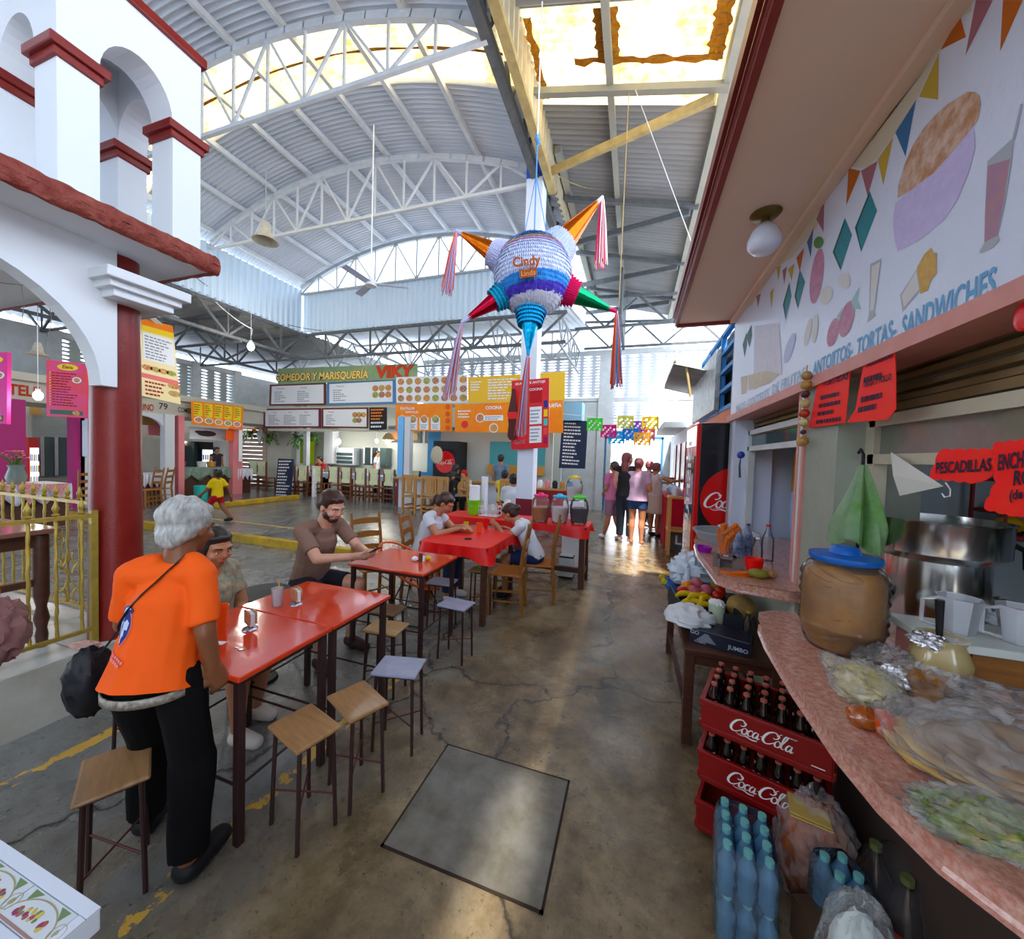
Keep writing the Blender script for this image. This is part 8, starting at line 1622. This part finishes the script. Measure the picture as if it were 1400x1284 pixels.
FR = fringe_mat('fringed_tissue', [(0, (.66, .66, .76)), (.15, (.07, .03, .50)), (.24, (.02, .28, .72)), (.35, (.58, .64, .84)), (.72, (.68, .42, .66)), (.77, (.66, .60, .42)), (.82, (.14, .36, .72))])
def fringe_ball(mb, c, r, rows, n, tilt=.0, flare=.035):
    for i in range(rows):
        t0 = pi*(i+.15)/rows; t1 = pi*(i+1.7)/rows; 
        vs = []
        for k in range(n*2+1):
            a = pi*k/n; d = .010*noise.noise(Vector((k*.9, i*3.1, 1)))
            vs.append(Vector((sin(t0)*cos(a), sin(t0)*sin(a), cos(t0)))*r*.98); tt = min(t1+(.05 if k % 2 else -.03), pi)
            vs.append(Vector((sin(tt)*cos(a), sin(tt)*sin(a), cos(tt)))*(r+flare*(.7+.3*(k % 2))+d)+Vector((0, 0, -.004)))
        mb.add([c+v for v in vs], [(2*k, 2*k+1, 2*k+3, 2*k+2) for k in range(n*2)])
mb = MB(FR); fringe_ball(mb, Vector(), R0-.02, 32, 120, flare=.020); mb.ball((0, 0, 0), R0-.02, 28); local('fringed_body', mb, pn)
def foil(name, c): return M('foil_'+name, c, .22, metal=.85, bump=(14, .5))
D_ = PD(730, 375, 4)-CAM; dd_ = (PC-CAM).dot(FW)
def tipat(u, v, off=0): return PD(u, v, dd_+off)-PC
tips = [((625, 316), foil('copper', (.68, .19, .03)), M('fringe_lilac', (.50, .52, .72), .7), .16, 'copper foil cone at the upper left'), ((823, 270), foil('orange', (.62, .16, .03)), M('fringe_pale_blue', (.56, .64, .80), .7), .19, 'copper foil cone at the upper right'), ((632, 440), foil('crimson', (.42, .01, .05)), M('fringe_turquoise', (.03, .32, .50), .7), .13, 'crimson foil cone at the lower left'),
    ((842, 426), foil('green', (.0, .26, .12)), M('fringe_red', (.60, .02, .12), .7), .15, 'green foil cone at the lower right'), ((722, 484), foil('blue', (.02, .35, .60)), M('fringe_sky', (.03, .35, .62), .7), .145, 'blue foil cone at the bottom')]
TM = [[M('tassel_lilac', (.40, .42, .66), .6), M('tassel_coral', (.70, .16, .10), .6)], [M('tassel_white', (.72, .74, .80), .6), M('tassel_coral', (.70, .16, .10), .6), M('tassel_pink', (.65, .05, .15), .6)], [M('tassel_dusty', (.50, .30, .34), .6), M('tassel_lilac', (.40, .42, .66), .6), M('tassel_coral', (.70, .16, .10), .6)], [M('tassel_brick', (.50, .07, .04), .6), M('tassel_coral', (.70, .16, .10), .6), M('tassel_blue', (.1, .3, .55), .6)], [M('tassel_dusty', (.50, .30, .34), .6), M('tassel_brick', (.50, .07, .04), .6), M('tassel_lilac', (.40, .42, .66), .6), M('tassel_coral', (.70, .16, .10), .6)]]
TL = [(612, 403), (822, 365), (614, 545), (842, 530), (712, 595)]
for k, ((uv), fm, rm, r_, lb) in enumerate(tips):
    T = tipat(*uv, -.05 if k in (2, 4) else .05); d = T.normalized(); s0 = d*(R0*.72)
    if k == 4: s0 = d*(R0*.80)
    mb = MB(fm); n = 28; q1 = d.orthogonal().normalized(); q2 = d.cross(q1)
    base = d*(R0*.80 if k != 4 else R0*.86); L_ = (T-base)
    mb.grid(lambda u, v: base+L_*v+(q1*cos(2*pi*u)+q2*sin(2*pi*u))*(r_*.78*(1-v)+.012)*(1+.04*sin(9*2*pi*u)), n, 14, closeu=True); c_ = local('foil_cone', mb, pn, smooth=True, label=lb)
    mb = MB(rm)
    for i in range(5):
        b0 = s0+d*.035*i; rr = r_*(1.08-.06*i)
        vs = []
        for m_ in range(81):
            a = 2*pi*m_/80; e = q1*cos(a)+q2*sin(a); vs.append(b0+e*rr*.86); vs.append(b0+d*(.055+.012*(m_ % 2))+e*(rr*(1.04+.05*noise.noise(Vector((m_*.7, i, k))))))
        mb.add(vs, [(2*m_, 2*m_+1, 2*m_+3, 2*m_+2) for m_ in range(80)])
    local('fringe_collar', mb, pn)
    # tassel
    E_ = tipat(*TL[k], 0); rnd = random.Random(k); mb = MB()
    for i in range(46):
        mb.use(TM[k][i % len(TM[k])]); a = rnd.uniform(0, 2*pi); rr = rnd.uniform(.02, .06); e = Vector((cos(a)*rr, sin(a)*rr, 0)); p0 = T+d*.01; end = Vector((E_.x, E_.y, E_.z+rnd.uniform(-.02, .07)))
        mid = p0.lerp(end, .45)+e*.7+Vector((0, 0, .02)); mb.tube([p0, p0+Vector((0, 0, -.03))+e*.25, mid, end+e*1.15], [.004, .006, .006, .004], 4)
    local('tassel', mb, pn); mb = MB(rm if k != 2 else M('fringe_lilac', (.50, .52, .72), .7)); mb.tube([T-d*.10, T+d*.012], [.030, .016], 10); local('cone_tip', mb, pn, smooth=True)
# lettering plate
vd = (CAM-PC).normalized(); rx = Vector((vd.y, -vd.x, 0)).normalized()*-1; rx = rx if rx.dot(RT) > 0 else -rx; uy = vd.cross(rx)*1; uy = uy if uy.z > 0 else -uy
rx2 = (rx*cos(.12)+uy*sin(.12)); uy2 = (uy*cos(.12)-rx*sin(.12))
COP = M('copper_glitter', (.30, .07, .025), .5, metal=.5, n=(60, .6, (.7, .3, .12)))
cL = vd*(R0+.035)+rx*(-.06)+uy*.075
mb = MB(COP); mb.text('Cindy', cL+uy2*.04, rx2, uy2, .105, .035); mb.text('la', cL+uy2*-.002+rx2*.05, rx2, uy2, .05, .02); mb.box(cL-uy2*.055+rx2*.01, (.155, .065, .006), m=Matrix((rx2, uy2, vd)).transposed()); mb.use(M('copper_light', (.70, .36, .2), .4, metal=.4)).text('Linda', cL-uy2*.055+rx2*.01+vd*.006, rx2, uy2, .062, .015); local('lettering', mb, pn, solid=.004)
mb = MB(M('blue_rope', (.12, .28, .55), .6)); mb.tube([(0, 0, R0-.04), (0, 0, 1.35)], .007, 6); mb.tube([(.02, 0, 1.30), (-.01, 0, 1.36), (.0, .02, 1.42)], .02, 6); mb.use(PAPERW).tube([(0, 0, 1.35), (0, 0, 2.68)], .008, 6)
for s_ in (-.12, .14): mb.use(M('blue_rope', (.12, .28, .55), .6)).tube([(s_, 0, R0-.06), (0, 0, 1.0)], .005, 5)
local('rope', mb, pn)
# ================================================================== LAMPS, FAN, CABLES
def bell(p, L, label, s_=1):
    t = thing('bell_lamp', label, 'lamp', p); mb = MB(M('aged_white_enamel', (.60, .57, .48), .5, n=(9, .6, (.3, .24, .15)))); mb.lathe([(.0, .30*s_), (.05*s_, .30*s_), (.075*s_, .20*s_), (.10*s_, .08*s_), (.19*s_, .0), (.18*s_, .0), (.09*s_, .07*s_), (0, .26*s_)], n=24); local('lamp_shade', mb, t, smooth=True); mb = MB(STEELP); mb.tube([(0, 0, .30*s_), (0, 0, L)], .006*s_, 5); local('cord', mb, t)
bell(PY(363, 330, 4.5), 1.1, 'aged white bell lamp hanging from the vault truss'); bell(PD(52, 486, 7), 1.6, 'small white bell lamp above the pink menu signs', .8)
f0 = PY(507, 388, 5.2); t = thing('ceiling_fan', 'white ceiling fan hanging below the vault', 'fan', f0); mb = MB(PAPERW); mb.lathe([(0, -.05), (.09, -.04), (.10, .03), (.04, .08), (0, .08)], n=20); local('motor', mb, t, smooth=True)
for k, a in enumerate((.5, 2.6, 4.7)): mb = MB(M('fan_blade', (.50, .54, .66), .4)); mb.box((.34*cos(a), .34*sin(a), 0), (.52, .12, .012), m=Matrix.Rotation(a, 3, 'Z') @ Matrix.Rotation(.2, 3, 'X')); local('blade', mb, t)
mb = MB(PAPERW); mb.tube([(0, 0, .08), (0, 0, 2.55)], .011, 6); local('rod', mb, t)
f1 = PD(205, 432, 8); t = thing('ceiling_fan', 'small white ceiling fan by the tall yellow menu banner', 'fan', f1); mb = MB(PAPERW); mb.lathe([(0, -.05), (.09, -.04), (.10, .03), (0, .05)], n=16); mb.tube([(0, 0, .04), (0, 0, .7)], .012, 6); local('motor', mb, t, smooth=True)
for a in (.3, 2.4, 4.5): mb = MB(PAPERW); mb.box((.34*cos(a), .34*sin(a), 0), (.5, .12, .012), rz=a); local('blade', mb, t)
def cable(pts, r, mat, label, name='cable', sag=0):
    P = []
    for i in range(len(pts)-1):
        for k in range(10): f_ = k/10; p = pts[i].lerp(pts[i+1], f_); p = p-Vector((0, 0, sag*4*f_*(1-f_))); P.append(p)
    P.append(pts[-1]); mb = MB(mat); mb.tube(P, r, 5); tag(build(name, mb), label, 'cable')
cable([PX(250, 365, -8.9), PY(345, 425, 7.8), PY(440, 452, 8.2)], .008, BLACK, 'thin black cable along the pale corrugated panel', sag=.1)
cable([PY(755, 235, 6), PY(860, 250, 8)], .006, YSTEEL, 'ochre wire strung under the right roof', sag=.2)
cable([PY(867, 118, 4.9), PY(945, 330, 3.8)], .004, PAPERW, 'white cord slanting down to the canopy gutter')
cable([PY(860, 120, 4.9), PY(846, 420, 4.9)], .006, YSTEEL, 'tan rope hanging straight down behind the pinata')
cable([PX(295, 413, -9.1), PY(345, 450, 6.5), PY(343, 458, 6.4)], .010, PAPERW, 'white cable leading to the hanging bulb', sag=.05)
# icicle light string inside the kiosk arch
t = thing('icicle_lights', 'string of small clear icicle lights hanging inside the kiosk arch', 'lights', (-3.3, .9, 2.45)); mb = MB(M('clear_wire', (.25, .25, .22), .4)); 
mb.tube([(0, -.9+.1*i, .03*sin(i*1.1)) for i in range(15)], .0022, 4)
for i in range(13):
    y = -.85+.1*i; L_ = .12+.16*((i*7) % 5)/4; mb.tube([(0, y, 0), (.012*sin(i), y+.015, -L_*.5), (0, y, -L_)], .0018, 4)
local('wire', mb, t)
for i in range(13):
    y = -.85+.1*i; L_ = .12+.16*((i*7) % 5)/4; mb = MB(CLEAR); mb.ball((0, y, -L_), .006, 6); local('tiny_bulb', mb, t)
# ================================================================== GILT RAILING, TABLES ON THE PLATFORM, TILED TABLE
GILT = M('gilt_painted_iron', (.42, .30, .09), .4, metal=.4, n=(20, .5, (.22, .16, .06)), bump=(60, .4))
def railing(name, label, a, b, n, zb, zt):
    a = Vector(a); b = Vector(b); t = thing(name, label, 'railing', a); d = b-a; U = d.normalized()
    mb = MB(GILT); mb.bar((0, 0, zb), d+Vector((0, 0, zb)), .025, .02); mb.bar((0, 0, zt), d+Vector((0, 0, zt)), .028, .022); mb.bar((0, 0, .0), (0, 0, zt+.03), .03); mb.bar(d, d+Vector((0, 0, zt+.03)), .03); local('rails', mb, t)
    for i in range(n):
        p = d*((i+.5)/n); mb = MB(GILT); tw = [p+Vector((.0015*cos(k*1.3), .0015*sin(k*1.3), zb+(zt-zb)*k/22)) for k in range(23)]; mb.tube(tw, [.007+.0022*(k % 2) for k in range(23)], 6)
        mb.lathe([(0, 0), (.012, .004), (.008, .012), (.018, .022), (.008, .032), (.011, .045), (.016, .058), (.010, .075), (.0, .115)], p+Vector((0, 0, zt)), 10); local('baluster', mb, t, smooth=True)
    mb = MB(GILT)
    for i in range(0, n-1, 3):
        p = d*((i+1)/n)+Vector((0, 0, (zb+zt)/2))
        for sx, sz in ((1, 1), (-1, 1), (1, -1), (-1, -1)): mb.tube([p+U*(sx*(.012+.055*math.exp(-.16*k)*(1-cos(k*.55))*.6))+Vector((0, 0, sz*(.02+.009*k+.035*sin(k*.55)*math.exp(-.1*k)))) for k in range(14)], .0045, 5)
    local('scrollwork', mb, t, smooth=True); return t
railing('gilt_railing', 'gilt iron railing with spear tips along the near edge of the kiosk platform', (-3.12, 1.36, .342), (-3.12, -.2, .342), 15, .10, .80)
railing('gilt_railing', 'second gilt railing with floral tops at the far side of the platform', (-3.35, 1.55, .342), (-6.6, 1.55, .342), 22, .08, .82)
def plain_table(label, cx, cy, W, D_, h, z0=.342, rz=0):
    t = thing('wooden_table', label, 'table', (cx, cy, z0), rz); mb = MB(M('glossy_brown_top', (.20, .10, .07), .15, n=(5, .5, (.30, .16, .12)))); mb.box((0, 0, h-.015), (W, D_, .03)); local('tabletop', mb, t, bev=.004)
    mb = MB(DWOOD); mb.box((0, 0, h-.07), (W-.08, D_-.08, .08)); mb.box((0, 0, h*.55), (W-.12, .03, .04)); mb.box((W/2-.07, 0, h*.55), (.03, D_-.1, .04)); local('apron', mb, t)
    for sx in (-1, 1):
        for sy in (-1, 1): mb = MB(DWOOD); mb.lathe([(0, 0), (.022, 0), (.028, h*.1), (.022, h*.16), (.034, h*.24), (.022, h*.34), (.034, h*.44), (.034, h-.04)], (sx*(W/2-.06), sy*(D_/2-.06), 0), 12); local('leg', mb, t, smooth=True)
plain_table('glossy dark brown table with turned legs behind the gilt railing', -3.75, .92, .9, .75, .72)
b_ = .70; P_ = [PZ(138, 1240, b_), PZ(0, 1142, b_), PZ(75, 1284, b_)]
cx, cy = P_[0].x, P_[0].y
t = thing('tiled_table', 'white tiled table with a painted fruit border at the bottom left corner', 'table', (cx, cy, 0), 0)
TL_ = M('glossy_white_tile', (.62, .66, .74), .15); EDG = M('white_tile_edge', (.66, .70, .78), .25)
Xn, Yn = -.75, -.55
mb = MB(EDG); mb.b2(Xn, 0, Yn, 0, b_-.045, b_-.004); local('tabletop', mb, t, bev=.003)
mb = MB(EDG); mb.b2(Xn, 0, -.020, 0, b_-.004, b_); mb.b2(-.020, 0, Yn, -.021, b_-.004, b_); mb.use(TL_)
for i in range(5):
    for j_ in range(4): x1_ = -.022-i*.148; y1_ = -.074-j_*.148; mb.b2(x1_-.145, x1_, y1_-.145, y1_, b_-.004, b_-.0005)
local('tiles', mb, t)
mb = MB(M('border_tile_cream', (.62, .66, .70), .2)); zt_ = b_-.0002
for i in range(5): x1_ = -.022-i*.148; mb.b2(x1_-.145, x1_, -.072, -.0215, b_-.004, zt_-.0004)
gold = M('border_gold', (.36, .33, .20), .4); brd = M('border_brown', (.34, .22, .20), .4); frc = [M('border_grape', (.26, .05, .12), .4), M('border_pear', (.55, .45, .14), .4), M('border_leaf', (.16, .24, .12), .4), M('border_plum', (.36, .10, .10), .4)]
for i in range(5):
    xc = -.022-i*.148-.0725; mb.use(brd).b2(xc-.068, xc+.068, -.071, -.067, zt_-.0003, zt_)
    pts = [(xc+.066*cos(a), -.062+.034*sin(a)) for a in [pi*k/16 for k in range(17)]]
    for k in range(16): a, c_ = Vector((*pts[k], zt_)), Vector((*pts[k+1], zt_)); mb.use(gold).bar(a, c_, .0022, .0004)
    for k in range(22): a = random.uniform(-.045, .045); mb.use(frc[k % 4]).lathe([(0, 0), (.0035+.003*random.random(), 0), (0, .0006)], (xc+a, -.057+.020*random.random()*(1-abs(a)/.06), zt_), 8)
    xr = xc+.0735; mb.use(gold).tube([(xr+.013*cos(a), -.050+.013*sin(a), zt_) for a in [2*pi*k/20 for k in range(21)]], .0008, 4); mb.lathe([(0, 0), (.006, 0), (0, .0004)], (xr, -.050, zt_), 10)
    for s_ in ((-1, 1) if i else (-1,)): mb.use(frc[2]).poly([(xr+s_*.016, -.024, zt_), (xr+s_*.045, -.024, zt_), (xr+s_*.022, -.040, zt_)])
local('fruit_border', mb, t)
for x, y in ((-.06, -.06), (-.69, -.06), (-.06, -.49), (-.69, -.49)): mb = MB(DWOOD); mb.box((x, y, (b_-.045)/2), (.05, .05, b_-.045)); local('leg', mb, t)
# pink cloth at the left edge (a jacket hung over the railing end)
q = PD(-8, 865, 1.75); mb = crumple(q, (.07, .10, .14), 55, .22, 2.2, 36); mb.mats = [M('dusty_pink_cloth', (.24, .12, .11), .8, n=(9, .6, (.12, .07, .06)), bump=(20, .4))]; tag(build('draped_cloth', mb, smooth=True), 'dusty pink folded cloth at the left edge of the photo', 'cloth')
